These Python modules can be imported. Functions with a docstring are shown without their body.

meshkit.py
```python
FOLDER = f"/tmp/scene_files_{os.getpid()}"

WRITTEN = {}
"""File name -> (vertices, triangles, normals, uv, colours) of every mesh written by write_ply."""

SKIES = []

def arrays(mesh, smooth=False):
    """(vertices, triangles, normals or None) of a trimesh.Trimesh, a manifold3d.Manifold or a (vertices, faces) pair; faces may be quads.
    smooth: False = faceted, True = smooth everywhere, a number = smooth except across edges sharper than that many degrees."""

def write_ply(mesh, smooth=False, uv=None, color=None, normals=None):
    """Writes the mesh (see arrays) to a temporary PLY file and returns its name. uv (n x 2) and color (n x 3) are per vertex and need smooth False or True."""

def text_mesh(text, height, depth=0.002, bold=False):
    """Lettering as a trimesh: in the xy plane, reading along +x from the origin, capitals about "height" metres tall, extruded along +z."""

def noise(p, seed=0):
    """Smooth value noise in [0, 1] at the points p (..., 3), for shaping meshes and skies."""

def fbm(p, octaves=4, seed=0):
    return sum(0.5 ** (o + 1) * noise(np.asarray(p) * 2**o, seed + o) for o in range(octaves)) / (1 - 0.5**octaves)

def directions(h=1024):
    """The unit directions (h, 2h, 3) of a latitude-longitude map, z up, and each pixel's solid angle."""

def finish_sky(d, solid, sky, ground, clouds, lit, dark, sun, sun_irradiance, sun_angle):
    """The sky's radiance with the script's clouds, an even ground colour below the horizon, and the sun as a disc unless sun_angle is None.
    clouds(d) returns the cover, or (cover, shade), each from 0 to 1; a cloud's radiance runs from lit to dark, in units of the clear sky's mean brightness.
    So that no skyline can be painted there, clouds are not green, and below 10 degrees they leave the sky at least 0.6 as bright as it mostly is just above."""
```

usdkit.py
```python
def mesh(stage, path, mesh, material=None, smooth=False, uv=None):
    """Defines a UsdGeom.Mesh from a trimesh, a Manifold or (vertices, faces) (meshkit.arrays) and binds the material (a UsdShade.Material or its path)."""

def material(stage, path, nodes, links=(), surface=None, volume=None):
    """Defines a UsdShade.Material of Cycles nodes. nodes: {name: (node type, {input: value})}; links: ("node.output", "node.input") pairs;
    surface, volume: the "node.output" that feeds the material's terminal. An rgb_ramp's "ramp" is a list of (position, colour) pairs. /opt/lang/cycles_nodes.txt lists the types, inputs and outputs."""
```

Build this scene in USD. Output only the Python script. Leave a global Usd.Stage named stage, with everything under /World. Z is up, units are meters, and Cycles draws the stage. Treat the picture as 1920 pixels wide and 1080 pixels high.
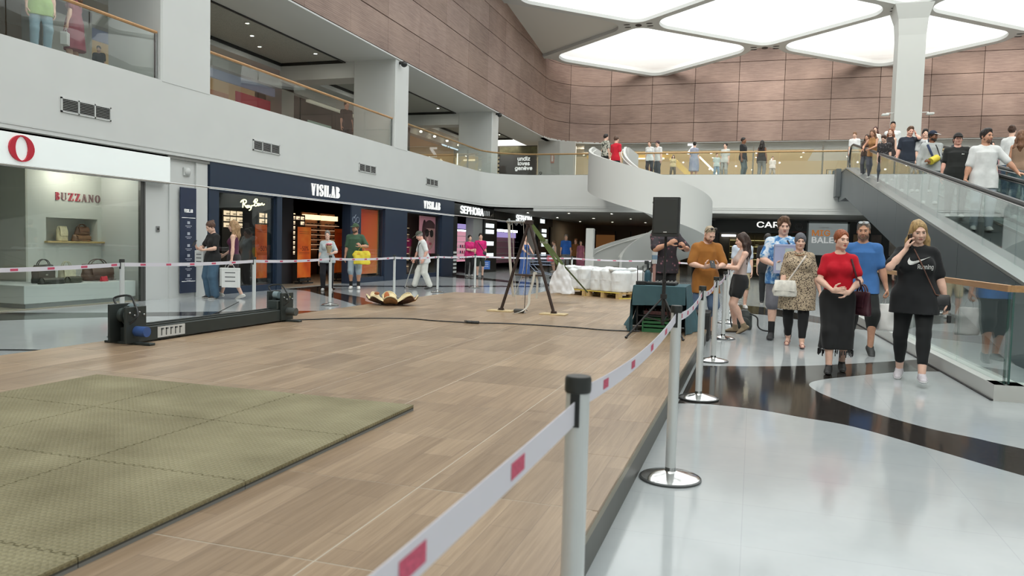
import math, random
import numpy as np, trimesh, meshkit, usdkit
from shapely.geometry import Polygon, LineString, Point, box as sbox
from shapely.ops import unary_union
from shapely import affinity
from pxr import Usd, UsdGeom, UsdLux, UsdShade, Sdf, Gf, Vt

# ------------------------------------------------------------------ camera, sky, light, exposure
stage = Usd.Stage.CreateInMemory()
UsdGeom.SetStageUpAxis(stage, UsdGeom.Tokens.z)
UsdGeom.SetStageMetersPerUnit(stage, 1.0)
UsdGeom.Xform.Define(stage, '/World')
UsdGeom.Scope.Define(stage, '/World/Looks')
EYE = np.array([0, 0, 1.36])
FPX, YAW, PITCH, ROLL = 1428.37, 0.305712, 0.0578298, -0.0259144
_fw = np.array([-math.sin(YAW)*math.cos(PITCH), math.cos(YAW)*math.cos(PITCH), -math.sin(PITCH)])
_rt = np.array([math.cos(YAW), math.sin(YAW), 0.0])
_dn = np.cross(_fw, _rt)
_r2 = math.cos(ROLL)*_rt + math.sin(ROLL)*_dn
_d2 = -math.sin(ROLL)*_rt + math.cos(ROLL)*_dn
cam = UsdGeom.Camera.Define(stage, '/World/camera')
_m = np.eye(4); _m[0, :3] = _r2; _m[1, :3] = -_d2; _m[2, :3] = -_fw; _m[3, :3] = EYE
cam.AddTransformOp().Set(Gf.Matrix4d(*_m.ravel().tolist()))
cam.CreateHorizontalApertureAttr(36.0); cam.CreateVerticalApertureAttr(20.25)
cam.CreateFocalLengthAttr(36.0*FPX/1920)
cam.CreateFStopAttr(4.0); cam.CreateFocusDistanceAttr(10.5)
cam.CreateClippingRangeAttr(Gf.Vec2f(0.05, 500))
cam.CreateExposureAttr(-1.28)
dome = UsdLux.DomeLight.Define(stage, '/World/sky')
dome.CreateIntensityAttr(1.3); dome.CreateColorAttr(Gf.Vec3f(0.95, 1.0, 1.02))
SUN = UsdLux.DistantLight.Define(stage, '/World/sun')
SUN.CreateIntensityAttr(3.6); SUN.CreateNormalizeAttr(True); SUN.CreateAngleAttr(40.0); SUN.CreateColorAttr(Gf.Vec3f(1.0, 0.95, 0.86))
UsdGeom.Xformable(SUN).AddRotateXYZOp().Set(Gf.Vec3f(46, -6, 0))

# ------------------------------------------------------------------ names, things, parts
_used = {}
def _free(parent, name):
    k = (parent, name); n = _used.get(k, 0); _used[k] = n + 1
    return f'{parent}/{name}' if n == 0 else f'{parent}/{name}_{n:03d}'
def meta(prim, label=None, cat=None, group=None, kind=None):
    for k, v in (('label', label), ('category', cat), ('group', group), ('kind', kind)):
        if v: prim.SetCustomDataByKey(k, v)
class Thing:
    def __init__(s, name, label=None, cat=None, base=(0, 0, 0), rz=0, group=None, kind=None):
        s.path = _free('/World', name); s.base = np.array(base, float); s.rz = rz
        x = UsdGeom.Xform.Define(stage, s.path); x.AddTranslateOp().Set(Gf.Vec3d(*map(float, base)))
        if rz: x.AddRotateZOp().Set(float(rz))
        s.prim = x.GetPrim(); meta(s.prim, label, cat, group, kind)
        s.local = bool(rz)
    def add(s, name, mesh, mat, smooth=30, label=None, under=None, local=None, uv=None, kind=None):
        """mesh in world coordinates (moved to the thing's base), or local=True: already in its own frame"""
        v, f = mv(mesh)
        if not (s.local if local is None else local): v = v - s.base
        p = _free(under or s.path, name)
        m = usdkit.mesh(stage, p, (v, f), mat, smooth if uv is None else True, uv)
        meta(m.GetPrim(), label, kind=kind)
        return p
def solo(name, mesh, mat, label=None, cat=None, group=None, kind=None, smooth=30, uv=None):
    v, f = mv(mesh); p = _free('/World', name)
    m = usdkit.mesh(stage, p, (v, f), mat, smooth if uv is None else True, uv)
    meta(m.GetPrim(), label, cat, group, kind)
    return p
class Pieces:
    """a wall made of separate structure pieces, each top-level"""
    def __init__(s, name): s.name = name
    def add(s, part, mesh, mat, smooth=False, label=None): return solo(s.name+'_'+part, mesh, mat, label, kind='structure', smooth=smooth)
def copy_of(src, loc, rz=0, label=None, cat=None, group=None, name=None):
    p = _free('/World', name or src.path.split('/')[-1])
    x = UsdGeom.Xform.Define(stage, p)
    x.GetPrim().GetReferences().AddInternalReference(src.path)
    x.ClearXformOpOrder()
    x.AddTranslateOp(opSuffix='c').Set(Gf.Vec3d(*map(float, loc))); x.AddRotateZOp(opSuffix='c').Set(float(rz))
    x.GetPrim().SetInstanceable(True); meta(x.GetPrim(), label, cat, group)
    return p

# ------------------------------------------------------------------ mesh helpers
def mv(m):
    if hasattr(m, 'to_mesh'):
        q = m.to_mesh(); return np.asarray(q.vert_properties[:, :3], float), np.asarray(q.tri_verts)
    if isinstance(m, trimesh.Trimesh): return np.asarray(m.vertices, float), np.asarray(m.faces)
    v, f = np.asarray(m[0], float), np.asarray(m[1], int)
    if f.shape[1] == 4: f = np.vstack([f[:, [0, 1, 2]], f[:, [0, 2, 3]]])
    return v, f
def cat(*ms):
    vs, fs, n = [], [], 0
    for m in ms:
        v, f = mv(m); vs.append(v); fs.append(f + n); n += len(v)
    return np.vstack(vs), np.vstack(fs)
def box(x0, x1, y0, y1, z0, z1, ch=0):
    a, b = np.minimum([x0, y0, z0], [x1, y1, z1]), np.maximum([x0, y0, z0], [x1, y1, z1])
    if ch:
        ch = min(ch, 0.45*(b-a).min()); pts = []
        for k in range(3):
            for sx in (0, 1):
                for sy in (0, 1):
                    for sz in (0, 1):
                        p = np.array([(a, b)[s][i] for i, s in enumerate((sx, sy, sz))])
                        q = np.array([ch if s == 0 else -ch for s in (sx, sy, sz)]); q[k] = 0
                        pts.append(p + q)
        t = trimesh.Trimesh(np.array(pts)).convex_hull
        return np.asarray(t.vertices), np.asarray(t.faces)
    v = np.array([[x, y, z] for x in (a[0], b[0]) for y in (a[1], b[1]) for z in (a[2], b[2])])
    f = np.array([[0, 1, 3, 2], [4, 6, 7, 5], [0, 4, 5, 1], [2, 3, 7, 6], [0, 2, 6, 4], [1, 5, 7, 3]])
    return mv((v, f))
def rot(axis, deg):
    return trimesh.transformations.rotation_matrix(math.radians(deg), axis)[:3, :3]
def xf(m, R=None, t=(0, 0, 0), s=1):
    v, f = mv(m); v = v * s
    if R is not None: v = v @ np.asarray(R).T
    return v + np.asarray(t, float), f
def tube(pts, r, n=8, closed=False, caps=True):
    p = np.asarray(pts, float); L = len(p)
    r = np.broadcast_to(np.asarray(r, float), (L,))
    t = np.gradient(p, axis=0) if not closed else np.roll(p, -1, 0) - np.roll(p, 1, 0)
    t /= np.linalg.norm(t, axis=1, keepdims=True) + 1e-12
    a = np.cross(t[0], [0, 0, 1.0]); 
    if np.linalg.norm(a) < 1e-3: a = np.cross(t[0], [1.0, 0, 0])
    A = []
    for i in range(L):
        a = a - t[i]*np.dot(a, t[i]); a /= np.linalg.norm(a) + 1e-12; A.append(a.copy())
    A = np.array(A); B = np.cross(t, A); w = np.arange(n)*2*np.pi/n
    v = p[:, None] + r[:, None, None]*(np.cos(w)[None, :, None]*A[:, None] + np.sin(w)[None, :, None]*B[:, None])
    v = v.reshape(-1, 3); f = []
    for i in range(L if closed else L-1):
        j = (i+1) % L
        for k in range(n):
            q = (k+1) % n; f.append([i*n+k, i*n+q, j*n+q, j*n+k])
    f = mv((v, f))[1]
    if caps and not closed:
        v = np.vstack([v, p[0], p[-1]]); m = len(v)
        f = np.vstack([f, [[m-2, (k+1) % n, k] for k in range(n)], [[m-1, (L-1)*n+k, (L-1)*n+(k+1) % n] for k in range(n)]])
    return v, f
def cyl(a, b, r, r2=None, n=16):
    return tube([a, b], [r, r if r2 is None else r2], n)
def lathe(prof, n=24, c=(0, 0, 0)):
    """prof: (radius, z) from bottom to top"""
    pr = np.array(prof, float); w = np.arange(n)*2*np.pi/n; L = len(pr)
    v = np.stack([pr[:, :1]*np.cos(w), pr[:, :1]*np.sin(w), np.repeat(pr[:, 1:], n, 1)], -1).reshape(-1, 3) + np.asarray(c, float)
    f = [[i*n+k, i*n+(k+1) % n, (i+1)*n+(k+1) % n, (i+1)*n+k] for i in range(L-1) for k in range(n)]
    return mv((v, f))
def prism(poly, z0, z1):
    polys = getattr(poly, 'geoms', [poly])
    return cat(*[xf(trimesh.creation.extrude_polygon(g, z1-z0, engine='earcut'), None, (0, 0, z0)) for g in polys if g.area > 1e-9])
WALL_L = np.array([[0, 0, 1.0], [1, 0, 0], [0, 1, 0]])      # drawing (x,y,z) -> facade facing +X : x->Y, y->Z, z->X
WALL_B = np.array([[1.0, 0, 0], [0, 0, -1], [0, 1, 0]])     # facing -Y : x->X, y->Z, z->-Y
def on_left(m, X, Y, Z): return xf(m, WALL_L, (X, Y, Z))
def on_back(m, X, Y, Z): return xf(m, WALL_B, (X, Y, Z))
def ribbon(pts, up, half, th=0.003):
    """flat band through pts, half-width along up, thickness th"""
    p = np.asarray(pts, float); up = np.broadcast_to(np.asarray(up, float), p.shape)
    t = np.gradient(p, axis=0); n = np.cross(t, up); n /= np.linalg.norm(n, axis=1, keepdims=True) + 1e-12
    h = np.broadcast_to(np.asarray(half, float), (len(p),))[:, None]
    c = [p + up*h + n*th/2, p - up*h + n*th/2, p - up*h - n*th/2, p + up*h - n*th/2]
    v = np.stack(c, 1).reshape(-1, 3); f = []
    for i in range(len(p)-1):
        for k in range(4):
            q = (k+1) % 4; f.append([i*4+k, (i+1)*4+k, (i+1)*4+q, i*4+q])
    f.append([0, 1, 2, 3]); e = (len(p)-1)*4; f.append([e+3, e+2, e+1, e])
    return mv((v, f))
def text(s, h, depth=0.004, bold=True, width=None):
    m = meshkit.text_mesh(s, h, depth, bold); v, f = mv(m)
    if width: v = v * [width/max(v[:, 0].max()-v[:, 0].min(), 1e-6), 1, 1]
    v = v - [v[:, 0].min(), 0, 0]
    return v, f
def ellipsoid(c, r, n=2, R=None):
    s = trimesh.creation.icosphere(n); v = s.vertices*np.asarray(r)
    if R is not None: v = v @ np.asarray(R).T
    return v + np.asarray(c, float), s.faces
def smoothed(m, n=1):
    t = trimesh.Trimesh(*mv(m)); t = t.subdivide_loop(n); return t.vertices, t.faces

# ------------------------------------------------------------------ materials
def lin(c):
    c = np.array(c, float)/255.0
    return np.where(c < 0.04045, c/12.92, ((c+0.055)/1.055)**2.4)
_mats = {}
def _mk(key, nodes, links, surface):
    if key not in _mats:
        _mats[key] = usdkit.material(stage, f'/World/Looks/look_{len(_mats):03d}', nodes, links, surface)
    return _mats[key]
def M(c, rough=0.5, metal=0, noise=0, nscale=6, bump=0, bscale=60, spec=0.5, coat=0, sheen=0, stretch=None, emit=0, trans=0):
    """plain material of sRGB colour c, with optional tone noise and fine relief"""
    key = ('M', tuple(np.round(c, 2)), rough, metal, noise, nscale, bump, bscale, spec, coat, sheen, stretch, emit, trans)
    if key in _mats: return _mats[key]
    col = lin(c)
    nodes = {'p': ('principled_bsdf', dict(base_color=col, roughness=rough, metallic=metal, specular_ior_level=spec, coat_weight=coat, sheen_weight=sheen, transmission_weight=trans))}
    if emit: nodes['p'][1].update(emission_color=col, emission_strength=emit*2.2)
    links = []
    if noise or bump:
        nodes['g'] = ('geometry', {}); nodes['mp'] = ('mapping', {'scale': stretch or (1, 1, 1)})
        links.append(('g.position', 'mp.vector'))
    if noise:
        nodes['n'] = ('noise_texture', dict(scale=nscale, detail=4)); nodes['r'] = ('rgb_ramp', {'ramp': [(0.3, col*(1-noise)), (0.7, np.minimum(col*(1+noise), 1))]})
        links += [('mp.vector', 'n.vector'), ('n.fac', 'r.fac'), ('r.color', 'p.base_color')]
    if bump:
        nodes['b'] = ('noise_texture', dict(scale=bscale, detail=3)); nodes['bp'] = ('bump', dict(distance=bump, strength=0.6))
        links += [('mp.vector', 'b.vector'), ('b.fac', 'bp.height'), ('bp.normal', 'p.normal')]
    return _mk(key, nodes, links, 'p.BSDF')
def glass(tint=(0.94, 0.97, 0.955), base=0.035, rough=0.0):
    """clear pane: see-through, mirror-like towards grazing angles"""
    key = ('glass', tint, base, rough)
    return _mk(key, {'t': ('transparent_bsdf', {'color': tint}), 'g': ('glossy_bsdf', {'color': (1, 1, 1), 'roughness': rough}), 'w': ('layer_weight', {'blend': 0.5}),
                     'pw': ('math', {'math_type': 'power', 'value2': 4.0}), 'ma': ('math', {'math_type': 'multiply_add', 'value2': 0.9, 'value3': base}), 'm': ('mix_closure', {})},
               [('w.facing', 'pw.value1'), ('pw.value', 'ma.value1'), ('ma.value', 'm.fac'), ('t.BSDF', 'm.closure1'), ('g.BSDF', 'm.closure2')], 'm.closure')
def glow(c, k):
    return _mk(('glow', tuple(c), k), {'e': ('emission', {'color': lin(c), 'strength': k*2.2})}, [], 'e.emission')

# ------------------------------------------------------------------ figures: signed distance fields of limbs and clothes, meshed by surface nets
def _n(v): v = np.asarray(v, float); return v/(np.linalg.norm(v) + 1e-12)
class Field:
    def __init__(s): s.ops = []
    def rc(s, a, b, r1, r2, k=0.02, sub=False, flat=None):
        """tapered capsule; flat=(axis, factor) squeezes it along an axis"""
        s.ops.append(('rc', np.array(a, float), np.array(b, float), r1, r2, k, sub, flat)); return s
    def el(s, c, r, R=None, k=0.02, sub=False):
        s.ops.append(('el', np.array(c, float), np.array(r, float), np.eye(3) if R is None else np.asarray(R), None, k, sub, None)); return s
    def loft(s, o, R, st, k=0.02, sub=False):
        """st rows: z, rx, ry, cx, cy in the frame R (rows are axes) at o"""
        s.ops.append(('loft', np.array(o, float), np.asarray(R), np.array(st, float), None, k, sub, None)); return s
    def bounds(s, op):
        t = op[0]
        if t == 'rc':
            r = max(op[3], op[4]); return np.minimum(op[1], op[2])-r, np.maximum(op[1], op[2])+r
        if t == 'el':
            e = np.sqrt(((op[3]*op[2][:, None])**2).sum(0)); return op[1]-e, op[1]+e
        st = op[3]; c = []
        for z, rx, ry, cx, cy in st:
            for sx in (-1, 1):
                for sy in (-1, 1): c.append([cx+sx*rx, cy+sy*ry, z])
        c = np.array(c) @ op[2] + op[1]; return c.min(0), c.max(0)
    def dist(s, op, P):
        t = op[0]
        if t == 'rc':
            a, b = op[1], op[2]; ba = b-a; q = P-a
            if op[7] is not None:
                ax, fac = op[7]; ax = _n(ax); q = q + (q@ax)[..., None]*ax*(1/fac-1); ba = ba + (ba@ax)*ax*(1/fac-1)
            u = np.clip(q@ba/max(ba@ba, 1e-9), 0, 1)
            d = np.linalg.norm(q-u[..., None]*ba, axis=-1)-(op[3]+(op[4]-op[3])*u)
            return d if op[7] is None else d*min(1, op[7][1]+0.3)
        if t == 'el':
            q = (P-op[1])@op[3].T; q1 = q/op[2]; k0 = np.linalg.norm(q1, axis=-1); k1 = np.linalg.norm(q1/op[2], axis=-1)
            return k0*(k0-1)/np.maximum(k1, 1e-6)
        q = (P-op[1])@op[2].T; st = op[3]; z = q[..., 2]
        g = [np.interp(z, st[:, 0], st[:, i]) for i in (1, 2, 3, 4)]
        x, y = (q[..., 0]-g[2]), (q[..., 1]-g[3])
        d = (np.sqrt((x/g[0])**2+(y/g[1])**2)-1)*np.minimum(g[0], g[1])
        return np.maximum(d, np.abs(z-(st[0, 0]+st[-1, 0])/2)-(st[-1, 0]-st[0, 0])/2)
    def value(s, P):
        d = np.full(P.shape[:-1], 10.0)
        for op in s.ops: d = _mix(d, s.dist(op, P), op[5], op[6])
        return d
    def mesh(s, h, clips=(), wrinkle=0, wscale=14, box_=None, seed=0):
        lo = np.min([s.bounds(o)[0] for o in s.ops if not o[6]], 0)-2.5*h; hi = np.max([s.bounds(o)[1] for o in s.ops if not o[6]], 0)+2.5*h
        if box_ is not None: lo, hi = np.maximum(lo, box_[0]), np.minimum(hi, box_[1])
        n = np.maximum(np.ceil((hi-lo)/h).astype(int)+1, 4)
        d = np.full(n, 10.0, np.float32); ax = [lo[i]+h*np.arange(n[i]) for i in range(3)]
        for op in s.ops:
            b0, b1 = s.bounds(op); m = op[5]+2*h
            i0 = np.clip(np.floor((b0-m-lo)/h).astype(int), 0, n); i1 = np.clip(np.ceil((b1+m-lo)/h).astype(int)+1, 0, n)
            if (i1 <= i0).any(): continue
            P = np.stack(np.meshgrid(*[ax[i][i0[i]:i1[i]] for i in range(3)], indexing='ij'), -1)
            sl = tuple(slice(i0[i], i1[i]) for i in range(3)); d[sl] = _mix(d[sl], s.dist(op, P), op[5], op[6])
        if wrinkle:
            w = np.nonzero(np.abs(d) < 0.03); P = np.stack([ax[i][w[i]] for i in range(3)], -1)
            d[w] += wrinkle*(meshkit.noise(P*wscale*[1, 1, 0.55], seed)-0.5)*2
        if clips:
            X = np.meshgrid(*ax, indexing='ij', sparse=True)
            for nv, c in clips: d = np.maximum(d, nv[0]*X[0]+nv[1]*X[1]+nv[2]*X[2]-c)
        return nets(d, lo, h)
def _mix(a, b, k, sub):
    if sub:
        b = -b; h = np.clip(0.5+0.5*(a-b)/max(k, 1e-5), 0, 1); return b*(1-h)+a*h + k*h*(1-h)
    h = np.clip(0.5+0.5*(b-a)/max(k, 1e-5), 0, 1); return b*(1-h)+a*h - k*h*(1-h)
_C = np.array([[i, j, k] for i in (0, 1) for j in (0, 1) for k in (0, 1)])
_E = [(a, b) for a in range(8) for b in range(a+1, 8) if np.abs(_C[a]-_C[b]).sum() == 1]
def nets(d, lo, h):
    s = d < 0; n = np.array(d.shape)
    a = np.zeros(n-1, np.int8)
    for c in _C: a += s[c[0]:n[0]-1+c[0], c[1]:n[1]-1+c[1], c[2]:n[2]-1+c[2]]
    idx = np.argwhere((a > 0) & (a < 8)); ids = np.full(n-1, -1, np.int32); ids[tuple(idx.T)] = np.arange(len(idx))
    if not len(idx): return np.zeros((3, 3)), np.zeros((1, 3), int)
    cv = np.stack([d[idx[:, 0]+c[0], idx[:, 1]+c[1], idx[:, 2]+c[2]] for c in _C], 1).astype(float)
    acc = np.zeros((len(idx), 3)); cnt = np.zeros(len(idx))
    for p, q in _E:
        m = (cv[:, p] < 0) != (cv[:, q] < 0); t = cv[m, p]/(cv[m, p]-cv[m, q])
        acc[m] += _C[p]+t[:, None]*(_C[q]-_C[p]); cnt[m] += 1
    v = lo+h*(idx+acc/cnt[:, None]); F = []
    for k in range(3):
        u, w = (k+1) % 3, (k+2) % 3; e = np.zeros(3, int); e[k] = 1
        A, B = s[tuple(slice(0, n[i]-e[i]) for i in range(3))], s[tuple(slice(e[i], n[i]) for i in range(3))]
        x = np.argwhere(A != B); x = x[(x[:, u] > 0) & (x[:, w] > 0) & (x[:, u] < n[u]-1) & (x[:, w] < n[w]-1)]
        du = np.zeros(3, int); du[u] = 1; dw = np.zeros(3, int); dw[w] = 1
        g = lambda y: ids[tuple(y.T)]
        q = np.stack([g(x-du-dw), g(x-dw), g(x), g(x-du)], 1); fl = A[tuple(x.T)]
        q[~fl] = q[~fl][:, ::-1]; F.append(q)
    F = np.vstack(F); F = F[(F >= 0).all(1)]
    return v, np.vstack([F[:, [0, 1, 2]], F[:, [0, 2, 3]]])

def ik(a, t, l1, l2, hint):
    """joint position between a and t, bent towards hint"""
    a, t = np.array(a, float), np.array(t, float); v = t-a; L = np.linalg.norm(v)
    if L > (l1+l2)*0.998: t = a+v/L*(l1+l2)*0.998; v = t-a; L = np.linalg.norm(v)
    x = (l1*l1-l2*l2+L*L)/(2*L); hgt = math.sqrt(max(l1*l1-x*x, 0)); u = v/L
    q = np.array(hint, float); q = _n(q-u*(q@u))
    return a+u*x+q*hgt, t
SKIN = dict(light=(236, 196, 176), pink=(238, 186, 168), tan=(204, 156, 130), olive=(206, 162, 136), brown=(140, 98, 76), dark=(74, 52, 44))
HAIRC = dict(blond=(176, 146, 100), brown=(104, 78, 60), dark=(46, 40, 38), red=(150, 84, 52), grey=(140, 136, 132), light=(150, 122, 92))
def skin_mat(c):
    key = ('skin', c)
    if key in _mats: return _mats[key]
    col = lin(c)
    return _mk(key, {'g': ('geometry', {}), 'n': ('noise_texture', dict(scale=22, detail=3)), 'r': ('rgb_ramp', {'ramp': [(0.3, col*[0.93, 0.88, 0.86]), (0.7, np.minimum(col*[1.05, 1.03, 1.02], 1))]}),
                     'p': ('principled_bsdf', dict(roughness=0.5, subsurface_weight=0.0, specular_ior_level=0.35))},
               [('g.position', 'n.vector'), ('n.fac', 'r.fac'), ('r.color', 'p.base_color')], 'p.BSDF')
def cloth(c, noise=0.08, rough=0.85):
    return M(c, rough, noise=noise, nscale=9, bump=0.0015, bscale=300, spec=0.2, sheen=0.1)
def hair_mat(c):
    return M(c, 0.5, noise=0.5, nscale=45, bump=0.008, bscale=70, stretch=(2.2, 2.2, 0.3), spec=0.4)

class Person:
    """local frame: facing -Y, own left +X. face = degrees counter-clockwise of that direction; H height; dist picks the resolution."""
    def __init__(s, label, loc, face=0, H=1.72, sex='m', girth=1.0, skin='light', dist=12, lean=0, side=0, twist=0, head=(0, 0, 0), hip=(0, 0, 0),
                 feet=None, hands=None, group=None, bust=1.0, arm=1.0, belly=0.0, seed=0):
        s.t = Thing('person', label, 'person', loc, face, group); s.t.local = True; s.k = H/1.75; s.sex = sex; s.seed = seed; f = sex == 'f'
        s.face = math.radians(face); s.loc = np.array(loc, float)
        s.h = (0.0085, 0.0042, 0.0042) if dist < 14.6 else (0.0125, 0.007, 0.0065) if dist < 24 else (0.018, 0.0105, 0.0095)
        s.near = dist < 14.6; s.skin = SKIN[skin]; s.skm = skin_mat(s.skin); s.g = girth
        k = s.k; s.P0 = np.array([hip[0], hip[1], 0.95*k+hip[2]])
        Rt = rot([1, 0, 0], lean) @ rot([0, 1, 0], side) @ rot([0, 0, 1], twist)       # columns: torso axes
        s.Rt = Rt; T = lambda x, y, z: s.P0 + Rt@np.array([x, y, z])*k; s.T = T
        sw = 0.138 if f else 0.163; s.sw = sw
        s.sh = {d: T(d*sw*(1+0.25*(girth-1)), 0.014, 0.448) for d in (1, -1)}
        s.nb = T(0, 0.018, 0.525)
        yaw, pit, rol = head
        s.Rh = Rt @ rot([0, 0, 1], yaw) @ rot([1, 0, 0], pit) @ rot([0, 1, 0], rol)
        s.hc = s.nb + (Rt@np.array([0, -0.012, 0.045]) + s.Rh@np.array([0, -0.006, 0.118]))*k
        s.Hd = lambda x, y, z: s.hc + s.Rh@np.array([x, y, z])*k*1.0
        # legs
        feet = feet or {}
        s.leg = {}
        for d in (1, -1):
            ft = feet.get(d, {}); x, y, z = ft.get('at', (0.10*d, 0.0, 0.0)); fy, fp = ft.get('yaw', 8*d), ft.get('pitch', 0)
            Rf = rot([0, 0, 1], fy) @ rot([1, 0, 0], fp)
            heel = np.array([x, y, z]); an = heel + Rf@np.array([0, -0.0, 0.085])*k
            hp = s.P0 + np.array([0.088*d*(1+0.3*(girth-1)), 0, -0.03])*k
            kn, an2 = ik(hp, an, 0.425*k, 0.425*k, Rf@np.array([0.05*d, -1, 0])); s.leg[d] = (hp, kn, an2, Rf)
        hands = hands or {}
        s.arm = {}
        for d in (1, -1):
            hd = hands.get(d, {}); at = hd.get('at', (0.225*d*girth, -0.03, 0.80)); at = np.array(at, float)*k
            el, wr = ik(s.sh[d], at, 0.285*k, 0.255*k, hd.get('elbow', (0.5*d, 1.0, -0.3)))
            fd = _n(hd.get('dir', wr-el)); pn = np.array(hd.get('palm', (-d, 0, 0)), float); pn = _n(pn-fd*(pn@fd))
            s.arm[d] = (s.sh[d], el, wr, fd, pn, hd.get('curl', 0.35))
        s.am = arm; s.bust = bust; s.belly = belly
        s.body()
    def world(s, p):
        c, q = math.cos(s.face), math.sin(s.face); p = np.asarray(p, float)
        return s.loc + np.array([c*p[0]-q*p[1], q*p[0]+c*p[1], p[2]])
    def wrist(s, d, along=0.08): return s.world(s.arm[d][2]+s.arm[d][3]*along*s.k)
    def torso_st(s, ease=0.0, hem=None, flare=0.0, top=0.55, wide=1.0):
        """stations of the torso, widened by ease; hem: lower end (torso z) with flare"""
        f = s.sex == 'f'; g = s.g
        st = [(-0.14, .168, .118, 0, .005), (-0.02, .172, .118, 0, .005), (0.10, .148, .104, 0, 0), (0.20, .146, .102, 0, 0), (0.30, .162, .112, 0, 0), (0.40, .172, .112, 0, .004), (0.455, .150, .090, 0, .012), (0.50, .108, .072, 0, .016), (0.545, .066, .058, 0, .018)] if not f else \
             [(-0.14, .176, .124, 0, .008), (-0.02, .170, .118, 0, .008), (0.10, .132, .094, 0, 0), (0.20, .128, .092, 0, 0), (0.30, .142, .100, 0, 0), (0.40, .150, .096, 0, .004), (0.455, .130, .080, 0, .012), (0.50, .092, .066, 0, .016), (0.545, .056, .050, 0, .018)]
        a = np.array(st, float); low = a[:, 0] < 0.44
        a[low, 1] *= g; a[low, 2] *= 1+(g-1)*1.25; a[:, 4] -= s.belly*np.exp(-((a[:, 0]-0.08)/0.14)**2); a[:, 2] += s.belly*np.exp(-((a[:, 0]-0.08)/0.14)**2)
        if hem is not None:
            zs = np.array(sorted(set(np.round(np.concatenate([a[a[:, 0] > hem, 0], [hem]]), 4)))); b = np.stack([zs]+[np.interp(zs, a[:, 0], a[:, i]) for i in range(1, 5)], 1)
            if flare is not None:                       # cloth hangs from the chest
                cx, cy = np.interp(0.33, b[:, 0], b[:, 1]), np.interp(0.33, b[:, 0], b[:, 2]); m = b[:, 0] < 0.33; u = (0.33-b[m, 0])
                b[m, 1] = np.maximum(b[m, 1], cx*0.93+flare*u); b[m, 2] = np.maximum(b[m, 2], cy*0.93+flare*u)
            a = b
        a[:, 1:3] = a[:, 1:3]*wide+ease; a[:, :] *= s.k
        return a[a[:, 0] <= top*s.k+1e-6]
    def add_torso(s, F, ease=0.0, hem=None, flare=0.0, k=0.03):
        F.loft(s.P0, s.Rt.T, s.torso_st(ease, hem, flare), k)
        if s.sex == 'f' and s.bust:
            for d in (1, -1): F.el(s.T(0.068*d*s.g, -0.072*(1+1.2*(s.g-1)), 0.325), np.array([.066, .058, .066])*s.k*s.bust*(1+0.6*(s.g-1))+ease*0.6, s.Rt.T, 0.035)
    def head_field(s):
        F = Field(); k = s.k; R = s.Rh.T; H = s.Hd; e = lambda c, r, kk=0.02, sub=False: F.el(H(*c), np.array(r)*k, R, kk*k, sub)
        f = s.sex == 'f'; w = 0.95 if f else 1.0
        e((0, .014, .032), (.075*w, .094, .086)); e((0, -.028, -.028), (.060*w, .066, .086), .03); e((0, -.066, -.096), (.028*w, .026, .023), .03)
        for d in (1, -1):
            e((.036*d*w, -.052, -.030), (.026, .034, .030), .025)
            e((.046*d*w, -.012, -.075), (.018, .035, .022), .03)
        F.rc(H(-.032, -.083, .022), H(.032, -.083, .022), .011*k, .011*k, .018*k)
        for d in (1, -1): e((.031*d, -.099, .000), (.020, .013, .012), .014, True)
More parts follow.
